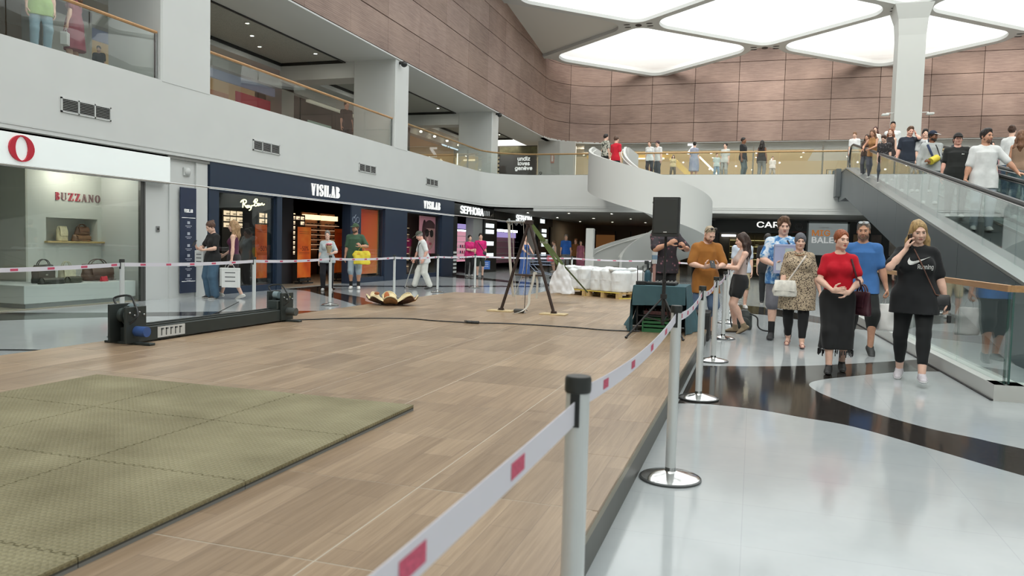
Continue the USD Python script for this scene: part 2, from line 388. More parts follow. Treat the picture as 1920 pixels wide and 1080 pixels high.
        F.rc(H(0, -.088, .006), H(0, -.108, -.032), .0085*k, .0125*k, .012*k)
        for d in (1, -1): e((.011*d, -.100, -.036), (.009, .010, .008), .008)
        e((0, -.090, -.061), (.024, .012, .006), .008); e((0, -.088, -.071), (.020, .012, .007), .008); e((0, -.103, -.066), (.022, .008, .0016), .004, True)
        for d in (1, -1):
            Re = (s.Rh@rot([0, 0, 1], 22*d)@rot([1, 0, 0], -12)).T
            F.el(H(.077*d*w, .012, -.006), np.array([.009, .019, .031])*k, Re, .008*k)
            F.el(H(.083*d*w, .008, -.004), np.array([.006, .011, .020])*k, Re, .005*k, True)
        r = .050 if f else .060
        F.rc(H(0, .018, -.075), s.nb-s.Rt@np.array([0, 0, .03])*k, r*k, (r+.006)*k, .03*k)
        return F
    def arm_field(s, F, ease=0.0, upto=2.0, k=0.02, base=True):
        g = (1+0.42*(s.g-1))*s.am*(0.88 if s.sex == 'f' else 1.0); q = s.k
        for d in (1, -1):
            sh, el, wr = s.arm[d][:3]
            if base: F.rc(sh+s.Rt@np.array([-.045*d, .002, .012])*q, sh, .046*g*q+ease, .055*g*q+ease, .045*q)
            u = min(upto, 1.0)
            if u > 0: F.rc(sh, sh+(el-sh)*u, .052*g*q+ease, (.052-.012*u)*g*q+ease*(1 if upto > 1 else 1.15), k*q)
            if upto > 1:
                u = min(upto-1, 1.0); F.rc(el, el+(wr-el)*u, .041*g*q+ease, (.041-.014*u)*g*q+ease, k*q)
                if u > 0.6 and ease == 0: F.el(el+(wr-el)*0.27, np.array([.041, .041, .085])*g*q, _frame(wr-el).T, .03*q)
    def leg_field(s, F, ease=0.0, upto=2.0, k=0.03, flare=0.0, slim=1.0):
        g = (1+0.8*(s.g-1)); q = s.k; f = 1.06 if s.sex == 'f' else 1.0
        for d in (1, -1):
            hp, kn, an = s.leg[d][:3]; r0, r1, r2 = .088*g*f*q, .056*g*q*slim, .036*(1+0.3*(g-1))*q*slim
            u = min(upto, 1.0); F.rc(hp, hp+(kn-hp)*u, r0+ease, r0+(r1-r0)*u+ease+flare*u, .05*q)
            if upto > 1:
                u = upto-1; F.rc(kn, kn+(an-kn)*u, r1+ease+flare*0.6, r1+(r2-r1)*u+ease+flare*(1+u*0.5), k*q)
                F.el(kn+(an-kn)*0.30+s.leg[d][3]@np.array([0, .018, 0])*q, np.array([.050, .052, .11])*q*(1+0.7*(g-1))+ease*0.8, _frame(an-kn).T, .04*q)
    def hand_field(s, d):
        F = Field(); sh, el, wr, fd, pn, curl = s.arm[d]; q = s.k*(0.93 if s.sex == 'f' else 1.02)
        sd = np.cross(pn, fd)*1.0; th = sd if (sd@np.array([0, -1, 0.2]) > 0 or abs(sd[1]) < 1e-6) else -sd
        if s.hands_thumb.get(d) is not None: th = _n(np.array(s.hands_thumb[d], float)); th = _n(th-fd*(th@fd)-pn*(th@pn)*0.6)
        th = _n(th-fd*(th@fd)); lat = th
        F.rc(el+(wr-el)*0.55, wr, .031*q, .0265*q, .01)
        c = wr+fd*.048*q
        F.el(c, np.array([.041, .0165, .052])*q, np.stack([lat, np.cross(fd, lat), fd]), .016)
        F.rc(wr, c, .026*q, .03*q, .015, flat=(np.cross(fd, lat), 0.7))
        for i, (o, L, r) in enumerate(((.029, .074, .0086), (.010, .082, .0089), (-.009, .076, .0085), (-.027, .060, .0076))):
            b = wr+(fd*(.088-.004*abs(i-1))+lat*o*1.05)*q; a = 0; dr = fd+lat*(o*1.2)
            for j, u in enumerate((0.46, 0.30, 0.24)):
                a += curl*(62 if j else 50)*(1+0.06*i); v = math.cos(math.radians(a))*_n(dr)+math.sin(math.radians(a))*pn
                e = b+v*L*u*q; F.rc(b, e, r*q*(1-0.07*j), r*q*(0.95-0.07*j), .006); b = e
        b = wr+(fd*.022+lat*.028)*q; v = _n(fd*0.55+lat*0.85+pn*0.25)
        for L, r in ((.042, .0135), (.034, .0105), (.026, .0092)):
            e = b+v*L*q; F.rc(b, e, r*q, r*0.93*q, .008); b = e; v = _n(v+fd*0.45+pn*curl*0.8-lat*0.25)
        return F
    hands_thumb = {}
    def foot_field(s, d, ease=0.0):
        F = Field(); hp, kn, an, Rf = s.leg[d]; q = s.k; o = an-Rf@np.array([0, 0, .085])*q
        L = lambda x, y, z: o+Rf@np.array([x*d, y, z])*q; w = (0.92 if s.sex == 'f' else 1.02)
        F.rc(L(0, .035, .035), L(.004, -.07, .032), .034*w*q+ease, .036*w*q+ease, .02*q)
        F.rc(L(.004, -.07, .030), L(-.006, -.155, .024), .037*w*q+ease, .029*w*q+ease, .02*q, flat=(Rf@np.array([0, 0, 1.0]), 0.72))
        F.rc(an+(kn-an)*0.12, L(0, -.01, .05), .037*w*q+ease*0.7, .036*w*q+ease, .02*q)
        F.rc(L(0, -.02, .06), L(0, -.11, .035), .032*w*q+ease, .028*w*q+ease, .02*q)
        return F, L, Rf, o
    def body(s):
        hb, hh, hn = s.h; q = s.k
        F = Field(); s.add_torso(F, 0.0); s.arm_field(F, 0, 1.93); s.leg_field(F, 0, 2.0)
        F.rc(s.nb-s.Rt@np.array([0, 0, .05])*q, s.nb+(s.hc-s.nb)*0.25, .062*q*(0.88 if s.sex == 'f' else 1), .056*q*(0.88 if s.sex == 'f' else 1), .035*q)
        s.bodyF = F; parts = [F.mesh(hb)]
        parts.append(s.head_field().mesh(hh))
        for d in (1, -1):
            parts.append(s.hand_field(d).mesh(hn))
            G, L, Rf, o = s.foot_field(d, -0.004); parts.append(G.mesh(hb, [(-Rf[:, 2], -(o@Rf[:, 2])-0.012*q)]))
        s.t.add('body', cat(*parts), s.skm, True)
        if s.near or s.h[0] < 0.015:
            for d in (1, -1):
                e = ellipsoid(s.Hd(.031*d, -.0805, .0005), np.array([.0135, .0115, .0066])*q, 2, s.Rh); p = s.t.add('eye', e, M((196, 186, 180), 0.25), True)
                s.t.add('iris', ellipsoid(s.Hd(.031*d, -.0885, .0005), np.array([.0068, .005, .0064])*q, 1, s.Rh), M((58, 46, 40), 0.25), True, under=None)
    def face_paint(s, brow=(80, 60, 48), lips=(178, 100, 96)):
        q = s.k
        for d in (1, -1):
            pts = [s.Hd(.013*d, -.0965, .018), s.Hd(.030*d, -.0975, .0235), s.Hd(.047*d, -.086, .018)]
            s.t.add('eyebrow', tube(pts, np.array([.0028, .0034, .0018])*q, 6), M(brow, 0.8), True)
        s.t.add('lips', cat(ellipsoid(s.Hd(0, -.0955, -.0615), np.array([.021, .0085, .0042])*q, 2, s.Rh), ellipsoid(s.Hd(0, -.0935, -.0705), np.array([.017, .0085, .0050])*q, 2, s.Rh)), M(lips, 0.45), True)
        return s
    # ---- clothes
    def tee(s, c, sleeve=0.6, hem=-0.12, ease=0.014, flare=0.04, name='shirt', mat=None, neck=0.0, sleeve_ease=0.016, wr=0.004, label=None):
        F = Field(); s.add_torso(F, ease, hem, flare)
        if sleeve > 0:
            s.arm_field(F, ease*0.75+sleeve_ease*0.32, sleeve, 0.03)
        else:
            for d in (1, -1): F.rc(s.T(0.075*d, 0.014, 0.488), s.T((s.sw-0.05)*d, 0.012, 0.462), .026*s.k+ease*.5, .026*s.k+ease*.5, .03)
        ez = s.Rt[:, 2]; clips = [(-ez, -(ez@s.T(0, 0, hem)))]
        if hem < 0.02:
            g8 = 1+0.8*(s.g-1)
            for d in (1, -1):
                hp, kn = s.leg[d][:2]; u = min(0.75, (-hem+0.06)/0.42); r0 = .088*g8*s.k*(1.06 if s.sex == 'f' else 1)
                F.rc(hp+np.array([0, 0, .02]), hp+(kn-hp)*u, r0+ease+.008, r0*(1-.28*u)+ease+.010+max(flare or 0, 0)*.2, .07)
        F.el(s.T(0, -0.016, 0.560+neck*0), np.array([.064+neck, .066+neck, .052+neck*.8])*s.k*(0.92 if s.sex == 'f' else 1.06), s.Rt.T, 0.008, True)
        s.shirtF = F
        s.t.add(name, F.mesh(s.h[0]*0.95, clips, wr if s.h[0] < .015 else wr*0.7, seed=s.seed), mat or cloth(c), True, label=label)
        return s
    def strapless(s, c, top=0.40, hem=-0.1, ease=0.010, flare=None, name='top', mat=None, wr=0.002):
        F = Field(); s.add_torso(F, ease, hem, flare); ez = s.Rt[:, 2]
        s.shirtF = F; s.t.add(name, F.mesh(s.h[0]*0.95, [(ez, ez@s.T(0, 0, top))], wr, seed=s.seed), mat or cloth(c), True); return s
    def trousers(s, c, upto=1.95, ease=0.012, flare=0.0, top=0.06, name='trousers', mat=None, wr=0.003, slim=1.0):
        F = Field(); F.loft(s.P0, np.eye(3), s.torso_st(ease*0.8, -0.15, None), .04); s.leg_field(F, ease, upto, 0.03, flare, slim)
        ez = s.Rt[:, 2]; s.pantsF = F
        s.t.add(name, F.mesh(s.h[0]*0.95, [(ez, ez@s.T(0, 0, top))], wr, seed=s.seed+7), mat or cloth(c), True); return s
    def skirt(s, c, top=0.06, hem_z=0.3, rx=0.2, ry=0.17, ease=0.014, name='skirt', mat=None, wr=0.006, mid=None, cy=0.0):
        q = s.k; z0 = hem_z*q-s.P0[2]; a = s.torso_st(ease, -0.1, None); rows = [(z0, rx*q, ry*q, 0, cy)]
        if mid: rows.append(((z0+(-0.1*q))*0.5, mid[0]*q, mid[1]*q, 0, cy*0.5))
        st = np.vstack([rows, a[(a[:, 0] >= -0.101*q) & (a[:, 0] <= top*q+0.03)]])
        F = Field(); F.loft(s.P0, np.eye(3), st, .02); ez = s.Rt[:, 2]; s.pantsF = F
        s.leg_field(F, ease*1.2, 2.0, .05)
        s.t.add(name, F.mesh(s.h[0]*0.95, [(ez, ez@s.T(0, 0, top)), (np.array([0, 0, -1.0]), -hem_z*q)], wr, 9, seed=s.seed+3), mat or cloth(c), True); return s
    def shoes(s, c, sole=(225, 222, 218), ease=0.006, high=0.0, name='shoe', sandal=False):
        q = s.k
        for d in (1, -1):
            F, L, Rf, o = s.foot_field(d, ease); up = Rf[:, 2]; hp, kn, an, _ = s.leg[d]
            topz = o+up*(0.085+high)*q
            if sandal:
                p = s.t.add(name, F.mesh(s.h[1]*1.2, [(up, up@(o+up*0.022*q)), (-up, -(up@o))]), M(c, 0.6), True)
                for y in (-0.05, -0.115):
                    w = np.linspace(-1, 1, 9); pts = [L(.04*a*(1 if y > -.1 else .95), y, .022+.048*(1-a*a)*(1.0 if y > -.1 else 0.75)) for a in w]
                    s.t.add('strap', tube(pts, .0065*q, 6), M(c, 0.6), True, under=p)
                continue
            if high > 0.03: F.rc(an, an+(kn-an)*(high+0.03)/0.42, .045*q, .05*q, .02)
            p = s.t.add(name, F.mesh(s.h[1]*1.3, [(up, up@topz), (-up, -(up@(o+up*0.022*q)))]), M(c, 0.6, noise=.08, nscale=30), True)
            if s.h[0] < .015:
                G, *_ = s.foot_field(d, ease+0.004); s.t.add('sole', G.mesh(s.h[1]*1.3, [(up, up@(o+up*0.026*q)), (-up, -(up@(o+up*0.001)))]), M(sole, 0.6), True, under=p)
        return s
    def socks(s, c, top=0.17):
        for d in (1, -1):
            hp, kn, an, Rf = s.leg[d]; F = Field(); F.rc(an, an+(kn-an)*top/0.42, .043*s.k, .048*s.k, .01); s.t.add('sock', F.mesh(s.h[0]), cloth(c), True)
        return s
    # ---- hair and head wear
    def cap_field(s, grow=0.012, back=0.0):
        F = Field(); q = s.k; R = s.Rh.T; w = .95 if s.sex == 'f' else 1.0
        F.el(s.Hd(0, .020+back*.5, .036), np.array([.075*w+grow*.75, .093+grow+back, .088+grow])*q, R, .01); return F
    def face_cut(s, F, low=0.0, w=0.064, k=0.012): F.el(s.Hd(0, -.118, -.020+low), np.array([w+.006, .083, .122])*s.k, s.Rh.T, k*s.k, True)
    def hair(s, c, style='short', grow=0.014, length=0.3, wr=0.005):
        q = s.k; R = s.Rh.T; H = s.Hd; up = s.Rh[:, 2]; mat = hair_mat(HAIRC.get(c, c) if isinstance(c, str) else c); clips = []
        F = s.cap_field(grow)
        if style == 'short':
            F.el(H(0, -.022, .104), np.array([.062, .060, .026+grow])*q, R, .03); s.face_cut(F, -.012); clips = [(-up, -(up@H(0, 0, -.055)))]
            for d in (1, -1): F.el(H(.085*d, -.035, -.065), np.array([.03, .06, .05])*q, R, .01, True)
        elif style == 'crop':
            s.face_cut(F, -.005); clips = [(-up, -(up@H(0, 0, -.045)))]
            for d in (1, -1): F.el(H(.085*d, -.03, -.06), np.array([.03, .06, .05])*q, R, .01, True)
        elif style in ('long', 'longwavy'):
            s.face_cut(F, -.015, .058)
            dn = np.array([0, 0, -1.0]); back = s.Rt@np.array([0, 1.0, 0])
            for d in (1, -1):
                a, b = H(.066*d, .01, .01), H(.082*d, .02, -.09); e = b+dn*length*0.55*q+back*.025*q+s.Rt@np.array([.03*d, 0, 0])*q; g = e+dn*length*0.45*q
                F.rc(a, b, .028*q, .034*q, .03); F.rc(b, e, .034*q, .040*q, .03); F.rc(e, g, .040*q, .022*q, .03)
            b = H(0, .085, -.05); e = b+dn*length*0.6*q+back*.015*q; F.rc(H(0, .07, .02), b, .06*q, .066*q, .03); F.rc(b, e, .066*q, .062*q, .03); F.rc(e, e+dn*length*0.4*q, .062*q, .03*q, .03)
        elif style == 'bun':
            s.face_cut(F, -.01, .062); F.el(H(0, .10, .085), np.array([.042, .04, .042])*q, R, .015); clips = [(-up, -(up@H(0, 0, -.075)))]
            for d in (1, -1): F.el(H(.088*d, -.03, -.06), np.array([.03, .06, .05])*q, R, .01, True)
        elif style == 'pony':
            s.face_cut(F, -.01, .062); b = H(0, .115, .03); F.rc(H(0, .08, .03), b, .035*q, .026*q, .02); F.rc(b, b+np.array([0, 0, -1.0])*length*q+s.Rt@np.array([0, .03, 0])*q, .03*q, .016*q, .02)
            clips = [(-up, -(up@H(0, 0, -.07)))] if False else []
            F.el(H(0, -.02, -.09), np.array([.09, .085, .05])*q, R, .01, True)
        elif style == 'fade':
            F = s.cap_field(0.006); F.el(H(0, -.012, .092), np.array([.066, .088, .046])*q, R, .015); s.face_cut(F, -.004, .066); clips = [(-up, -(up@H(0, 0, -.03)))]
        s.t.add('hair', F.mesh(s.h[1]*1.15, clips, wr, 34, seed=s.seed), mat, True); return s
    def beard(s, c, grow=0.006):
        q = s.k; F = Field(); R = s.Rh.T; H = s.Hd; up = s.Rh[:, 2]
        F.el(H(0, -.028, -.03), np.array([.060, .066, .086])*q+grow, R, .01); F.el(H(0, -.066, -.096), np.array([.028, .026, .023])*q+grow, R, .03)
        for d in (1, -1): F.el(H(.046*d, -.012, -.075), np.array([.018, .035, .022])*q+grow, R, .03)
        F.el(H(0, -.11, -.064), np.array([.024, .03, .011])*q, R, .006, True); F.el(H(0, -.11, -.03), np.array([.034, .05, .024])*q, R, .006, True)
        s.t.add('beard', F.mesh(s.h[1], [(up, up@H(0, 0, -.042))], .003, 50), hair_mat(HAIRC.get(c, c) if isinstance(c, str) else c), True); return s
    def cap(s, c, brim=None, yaw=0):
        q = s.k; F = s.cap_field(.020); up = s.Rh[:, 2]; p = s.t.add('cap', F.mesh(s.h[1]*1.2, [(-up, -(up@s.Hd(0, 0, .042)))]), cloth(c), True)
        G = Field(); Ry = s.Rh@rot([0, 0, 1], yaw); G.el(s.hc+Ry@np.array([0, -.115, .052])*q, np.array([.074, .085, .0085])*q, (Ry@rot([1, 0, 0], 8)).T, .004)
        s.t.add('brim', G.mesh(max(s.h[1]*0.9, .005)), cloth(brim or c), True, under=p); return s
    def wrap(s, c):
        F = s.cap_field(.020, .012); q = s.k; F.el(s.Hd(0, .09, -.01), np.array([.06, .05, .06])*q, s.Rh.T, .03); s.face_cut(F, -.036, .060)
        up = _n(s.Rh@np.array([0, .35, 1.0])); s.t.add('headscarf', F.mesh(s.h[1], [(-up, -(up@s.Hd(0, 0, -.055)))], .003, 30), cloth(c), True); return s
    def glasses_on(s, c=(40, 40, 42), up=0.095, fwd=-0.05, tilt=-40):
        q = s.k; Rg = s.Rh@rot([1, 0, 0], tilt); o = s.Hd(0, fwd, up); ms = []
        for d in (1, -1):
            ms.append(ellipsoid(o+Rg@np.array([.034*d, -.03, 0])*q, np.array([.029, .006, .022])*q, 2, Rg)); 
            ms.append(tube([o+Rg@np.array([.064*d, -.025, .008])*q, o+Rg@np.array([.078*d, .03, .006])*q, o+Rg@np.array([.08*d, .09, -.01])*q], .0035*q, 6))
        ms.append(tube([o+Rg@np.array([-.02, -.032, .01])*q, o+Rg@np.array([.02, -.032, .01])*q], .003*q, 6))
        s.t.add('sunglasses', cat(*ms), M(c, 0.15, coat=.5), True); return s
    # ---- things lying on the clothes
    def press(s, u, z, F=None, off=0.004):
        """point on the shirt front at torso x=u, height z (torso units)"""
        F = F or s.shirtF; y = np.linspace(-0.42, 0.05, 160)*s.k; P = s.P0+(np.stack([np.full_like(y, u*s.k), y, np.full_like(y, z*s.k)], 1)@s.Rt.T)
        d = F.value(P); i = int(np.argmax(d < off)); return P[i]
    def decal(s, m, u, z, mat, name='print', scale=1.0, off=0.005):
        v, f = mv(m); t = trimesh.Trimesh(v, f).subdivide_to_size(0.02); v, f = np.asarray(t.vertices), np.asarray(t.faces)
        key = np.round(v[:, :2], 4); uq, inv = np.unique(key, axis=0, return_inverse=True)
        pts = np.array([s.press(u+a*scale, z+b*scale, off=off) for a, b in uq]); fr = s.Rt@np.array([0, -1.0, 0])
        s.t.add(name, (pts[inv.ravel()]+fr*v[:, 2:3]*0.3, f), mat, True); return s
    def strap(s, a, b, mat=None, r=0.012, n=26, back=False, F=None, flat=True):
        """points of a strap over the front of the shirt from torso (x,z) a to b, in world coordinates"""
        w = np.linspace(0, 1, n); return np.array([s.world(s.press(a[0]+(b[0]-a[0])*u, a[1]+(b[1]-a[1])*u, F, 0.008)) for u in w])
def _frame(v):
    z = _n(v); x = np.cross(z, [0, 1, 0.01]); x = _n(x); return np.stack([x, np.cross(z, x), z], 1)

# ------------------------------------------------------------------ looks of the setting
WHITE = M((212, 214, 212), 0.55, noise=0.015, nscale=1.5)
WHITE2 = M((206, 208, 206), 0.6)
GREYSOFFIT = M((150, 150, 146), 0.7)
NAVY = M((38, 52, 72), 0.4, noise=0.05)
DARK = M((42, 42, 42), 0.5)
BLACKGLOSS = M((40, 42, 42), 0.25)
STEEL = M((178, 180, 180), 0.28, metal=1.0)
BRUSHED = M((168, 170, 170), 0.38, metal=0.85)
CHROME = M((215, 215, 214), 0.12, metal=1.0)
WOODRAIL = M((186, 142, 96), 0.45, noise=0.15, nscale=3, stretch=(12, 0.6, 12))
GLASSM = glass()
FLOORW = _mk('floorw', {'g': ('geometry', {}), 'n': ('noise_texture', dict(scale=1.1, detail=6, roughness=0.62)),
    'b': ('brick_texture', dict(scale=1.0, brick_width=1.2, row_height=0.6, mortar_size=0.0022, offset=0.0, color1=(1, 1, 1), color2=(0.975, 0.98, 0.985), mortar=(0.86, 0.87, 0.88))),
    'r': ('rgb_ramp', {'ramp': [(0.3, lin((172, 178, 180))), (0.7, lin((186, 190, 191)))]}), 'm': ('mix', {'mix_type': 'multiply', 'fac': 1.0}),
    'p': ('principled_bsdf', dict(roughness=0.11, specular_ior_level=0.5))},
    [('g.position', 'n.vector'), ('g.position', 'b.vector'), ('n.fac', 'r.fac'), ('r.color', 'm.color1'), ('b.color', 'm.color2'), ('m.color', 'p.base_color')], 'p.BSDF')
FLOORD = _mk('floord', {'g': ('geometry', {}), 'n': ('noise_texture', dict(scale=26, detail=6, roughness=0.7)),
    'r': ('rgb_ramp', {'ramp': [(0.35, lin((40, 37, 35))), (0.62, lin((54, 50, 47))), (0.8, lin((86, 82, 76)))]}), 'p': ('principled_bsdf', dict(roughness=0.09, specular_ior_level=0.14))},
    [('g.position', 'n.vector'), ('n.fac', 'r.fac'), ('r.color', 'p.base_color')], 'p.BSDF')
def brown(shift):
    a, b = lin((120+shift, 98+shift*0.9, 90+shift)), lin((156+shift, 132+shift, 120+shift))
    return _mk(('brown', shift), {'g': ('geometry', {}), 'mp': ('mapping', {'scale': (0.45, 0.45, 5.0)}), 'n': ('noise_texture', dict(scale=3.2, detail=7, roughness=0.62)),
        'n2': ('noise_texture', dict(scale=0.55, detail=3)), 'mm': ('math', {'math_type': 'multiply_add', 'value2': 0.55}), 's': ('math', {'math_type': 'multiply', 'value2': 0.5}),
        'r': ('rgb_ramp', {'ramp': [(0.36, a), (0.66, b)]}),
        'w': ('wave_texture', dict(wave_type='bands', bands_direction='z', scale=5.5, distortion=2.5, detail=3)), 'bp': ('bump', dict(distance=0.006, strength=0.3)),
        'p': ('principled_bsdf', dict(roughness=0.62))},
        [('g.position', 'mp.vector'), ('mp.vector', 'n.vector'), ('g.position', 'n2.vector'), ('n2.fac', 's.value1'), ('n.fac', 'mm.value1'), ('s.value', 'mm.value3'), ('mm.value', 'r.fac'),
         ('r.color', 'p.base_color'), ('g.position', 'w.vector'), ('w.fac', 'bp.height'), ('bp.normal', 'p.normal')], 'p.BSDF')
BROWN = [brown(-4), brown(3), brown(9)]
rng = random.Random(5)
NB = np.random.default_rng(11)

# ------------------------------------------------------------------ floor
fl = Thing('floor', 'white polished floor with dark curved inlaid bands', None, kind='structure')
fl.add('white_tile', box(-21, 15, -9, 62, -0.12, 0), FLOORW, False)
def spline(pts, n=6):
    p = np.array(pts, float); out = []
    for i in range(len(p)-1):
        a, b, c, d = p[max(i-1, 0)], p[i], p[i+1], p[min(i+2, len(p)-1)]
        for t in np.linspace(0, 1, n, endpoint=False):
            out.append(0.5*((2*b)+(-a+c)*t+(2*a-5*b+4*c-d)*t*t+(-a+3*b-3*c+d)*t**3))
    out.append(p[-1]); return np.array(out)
A_up = [(-0.58, 9.05), (0.22, 9.4), (0.96, 9.9), (2.15, 11.0)]
A_r3 = [(2.2, 9.98), (1.69, 9.71), (1.11, 9.11), (0.74, 8.68), (0.6, 8.34), (0.64, 7.95), (0.79, 7.55), (1.04, 7.06), (1.36, 6.63), (1.64, 6.41), (1.89, 6.19), (3.2, 5.2)]
A_r1 = [(2.6, 4.4), (1.66, 5.43), (1.28, 5.89), (0.8, 6.44), (0.42, 6.63), (0.09, 6.79), (-0.32, 6.84), (-0.58, 6.76)]
B_up = [(-0.58, 19.7), (0.38, 19.09), (1.02, 17.76), (1.58, 16.75), (2.29, 16.12), (4.0, 14.6)]
B_lo = [(4.0, 13.0), (2.07, 14.57), (1.45, 15.28), (0.93, 16.09), (0.45, 16.81), (-0.58, 17.3)]
C_a = [(-11.9, 19.3), (-11.0, 18.6), (-10.37, 17.42), (-8.77, 16.08), (-8.07, 15.04), (-6.6, 14.0)]
C_b = [(-6.6, 12.6), (-7.97, 14.24), (-8.76, 15.08), (-10.11, 16.38), (-11.13, 17.31), (-11.9, 17.5)]
D_a = [(-12.0, 9.4), (-10.36, 10.49), (-8.26, 12.28), (-6.6, 13.2)]
D_b = [(-6.6, 12.5), (-7.85, 11.68), (-9.83, 9.95), (-10.84, 8.62), (-11.6, 7.6)]
E1 = [(-11.9, 19.6), (-9.41, 21.75), (-6.4, 24.6)]; E1b = [(-6.4, 23.5), (-7.34, 22.87), (-9.19, 21.2), (-11.9, 18.9)]
E2 = [(-11.9, 30.0), (-10.12, 28.2), (-8.29, 26.7), (-5.0, 24.6)]; E2b = [(-5.0, 23.4), (-7.84, 25.25), (-9.53, 26.45), (-11.9, 27.8)]
for a, b in ((A_up, None), (B_up, B_lo), (C_a, C_b), (D_a, D_b), (E1, E1b), (E2, E2b)):
    if b is None: ring = np.vstack([spline(A_up), spline(A_r3), spline(A_r1)])
    else: ring = np.vstack([spline(a), spline(b)])
    pg = Polygon(ring).buffer(0)
    fl.add('dark_band', prism(pg, -0.01, 0.0012), FLOORD, False, label='dark speckled curved band inlaid in the white floor')

# ------------------------------------------------------------------ stage platform of wood-look tiles
SX0, SX1, SY0, SY1, SZ = -6.65, -0.60, -1.0, 16.6, 0.20
def wood_mat(v):
    k = (0.92, 1.0, 1.08)[v]
    return _mk(('woodtile', v), {'g': ('geometry', {}), 'b': ('brick_texture', dict(scale=1.0, brick_width=0.87, row_height=0.1735, mortar_size=0.0009, offset=0.5, color1=lin((190, 165, 137))*k, color2=lin((168, 144, 118))*k, mortar=lin((126, 108, 94)), bias=0.0)),
        'sw': ('mapping', {'rotation': (0, 0, math.pi/2), 'location': (v*0.31, v*0.47, 0)}), 'mp': ('mapping', {'scale': (26, 1.0, 1)}), 'n': ('noise_texture', dict(scale=1.6, detail=6, roughness=0.65, distortion=0.4)),
        'n2': ('noise_texture', dict(scale=0.9, detail=3)), 'r': ('rgb_ramp', {'ramp': [(0.3, (0.66, 0.64, 0.62)), (0.7, (1.0, 1.0, 1.0))]}), 'r2': ('rgb_ramp', {'ramp': [(0.3, (0.84, 0.82, 0.82)), (0.7, (1.0, 1.0, 1.0))]}),
        'm': ('mix', {'mix_type': 'multiply', 'fac': 1.0}), 'm2': ('mix', {'mix_type': 'multiply', 'fac': 1.0}), 'p': ('principled_bsdf', dict(roughness=0.33, specular_ior_level=0.5))},
        [('g.position', 'sw.vector'), ('sw.vector', 'b.vector'), ('g.position', 'mp.vector'), ('mp.vector', 'n.vector'), ('g.position', 'n2.vector'), ('n.fac', 'r.fac'), ('n2.fac', 'r2.fac'),
         ('b.color', 'm.color1'), ('r.color', 'm.color2'), ('m.color', 'm2.color1'), ('r2.color', 'm2.color2'), ('m2.color', 'p.base_color')], 'p.BSDF')
WOODT = [wood_mat(i) for i in range(3)]
NOTCH = 2.355+0.893*10; SXE_ = SX1-0.8643*5
st = Thing('stage_platform', 'low event stage clad in brown wood-look tiles, roped off in the hall', 'stage', (-3.6, 8, 0))
st.add('base', cat(box(SX0+.02, SX1-.90, SY0, SY1-.02, 0.0, SZ-.0012), box(SX1-.90, SX1-.03, SY0, NOTCH-.01, 0.0, SZ-.0012)), M((186, 176, 160), 0.7), False, label='pale grout bed showing between the tiles')
st.add('riser', box(SX1-.03, SX1-.006, SY0, NOTCH, 0.0, SZ-.05), M((84, 84, 79), 0.45, noise=.06), False, label='dark riser along the side of the stage')
st.add('nosing', box(SX1-.03, SX1, SY0, NOTCH, SZ-.05, SZ-.013), M((132, 124, 104), 0.4), False)
st.add('riser', box(SX0, SXE_, SY1-.02, SY1, 0.0, SZ-.02), M((92, 92, 88), 0.4), False)
st.add('riser', box(SX0, SX0+.02, SY0, SY1, 0.0, SZ-.02), M((92, 92, 88), 0.4), False)
xs = [SX1-0.8643*i for i in range(8)]; ys = [2.355+0.893*i for i in range(-4, 21)]
SXE, SYE = xs[5], 19.9
st.add('base', box(SXE, SX1-.90, SY1-.02, SYE-.02, 0.0, SZ-.0012), M((186, 176, 160), 0.7), False); st.add('riser', cat(box(SXE, SX1-.87, SYE-.02, SYE, 0.0, SZ-.02), box(SXE, SXE+.02, SY1, SYE, 0, SZ-.02), box(SX1-.89, SX1-.87, NOTCH, SYE, 0, SZ-.05), box(SX1-.88, SX1-.006, NOTCH, NOTCH+.02, 0, SZ-.02)), M((84, 84, 79), 0.45), False)
for i in range(7):
    for j in range(len(ys)-1):
        y0, y1 = max(ys[j], SY0), min(ys[j+1], SYE if i < 5 else SY1)
        if y1-y0 < 0.05 or (i == 0 and y0 > NOTCH-.1): continue
        st.add('wood_tile', box(xs[i+1]+.003, xs[i]-.003, y0+.003, y1-.003, SZ-.02, SZ+rng.uniform(-.0002, .0006), 0.0015), WOODT[rng.randrange(3)], False)

# ------------------------------------------------------------------ white balcony band (left side, rounded corner, back)
def path_band(off=0.0, y0=3.0, x1=15.0, step=0.25):
    """plan line of the balcony edge, moved inwards (away from the hall) by off"""
    X, Y, R = -11.8-off, 34.0+off, 2.0+off; cx, cy = -9.8, 32.0
    p = [(X, y) for y in np.arange(y0, cy, 1.0)]+[(cx-R*math.cos(a), cy+R*math.sin(a)) for a in np.linspace(0, math.pi/2, 13)]+[(x, Y) for x in np.arange(cx+0.6, x1, 1.0)]+[(x1, Y)]
    return np.array(p)
def plan_strip(off0, off1, z0, z1, **k):
    a, b = path_band(off0, **k), path_band(off1, **k); n = len(a)
    v = np.vstack([np.c_[a, np.full(n, z0)], np.c_[a, np.full(n, z1)], np.c_[b, np.full(n, z1)], np.c_[b, np.full(n, z0)]]); f = []
    for i in range(n-1):
        for q in range(4):
            r = (q+1) % 4; f.append([q*n+i, q*n+i+1, r*n+i+1, r*n+i][::-1])
    f += [[0, n, 2*n, 3*n], [n-1, 4*n-1, 3*n-1, 2*n-1]]
    return v, np.array(f)
ws = Thing('wall_balcony', 'white balcony parapet band running along the left side and the back of the hall', None, kind='structure')
ws.add('fascia', plan_strip(0, 0.35, 3.05, 4.55), WHITE, 30)
ws.add('edge_trim', plan_strip(-0.012, 0.0, 3.12, 3.15), WHITE2, 30)
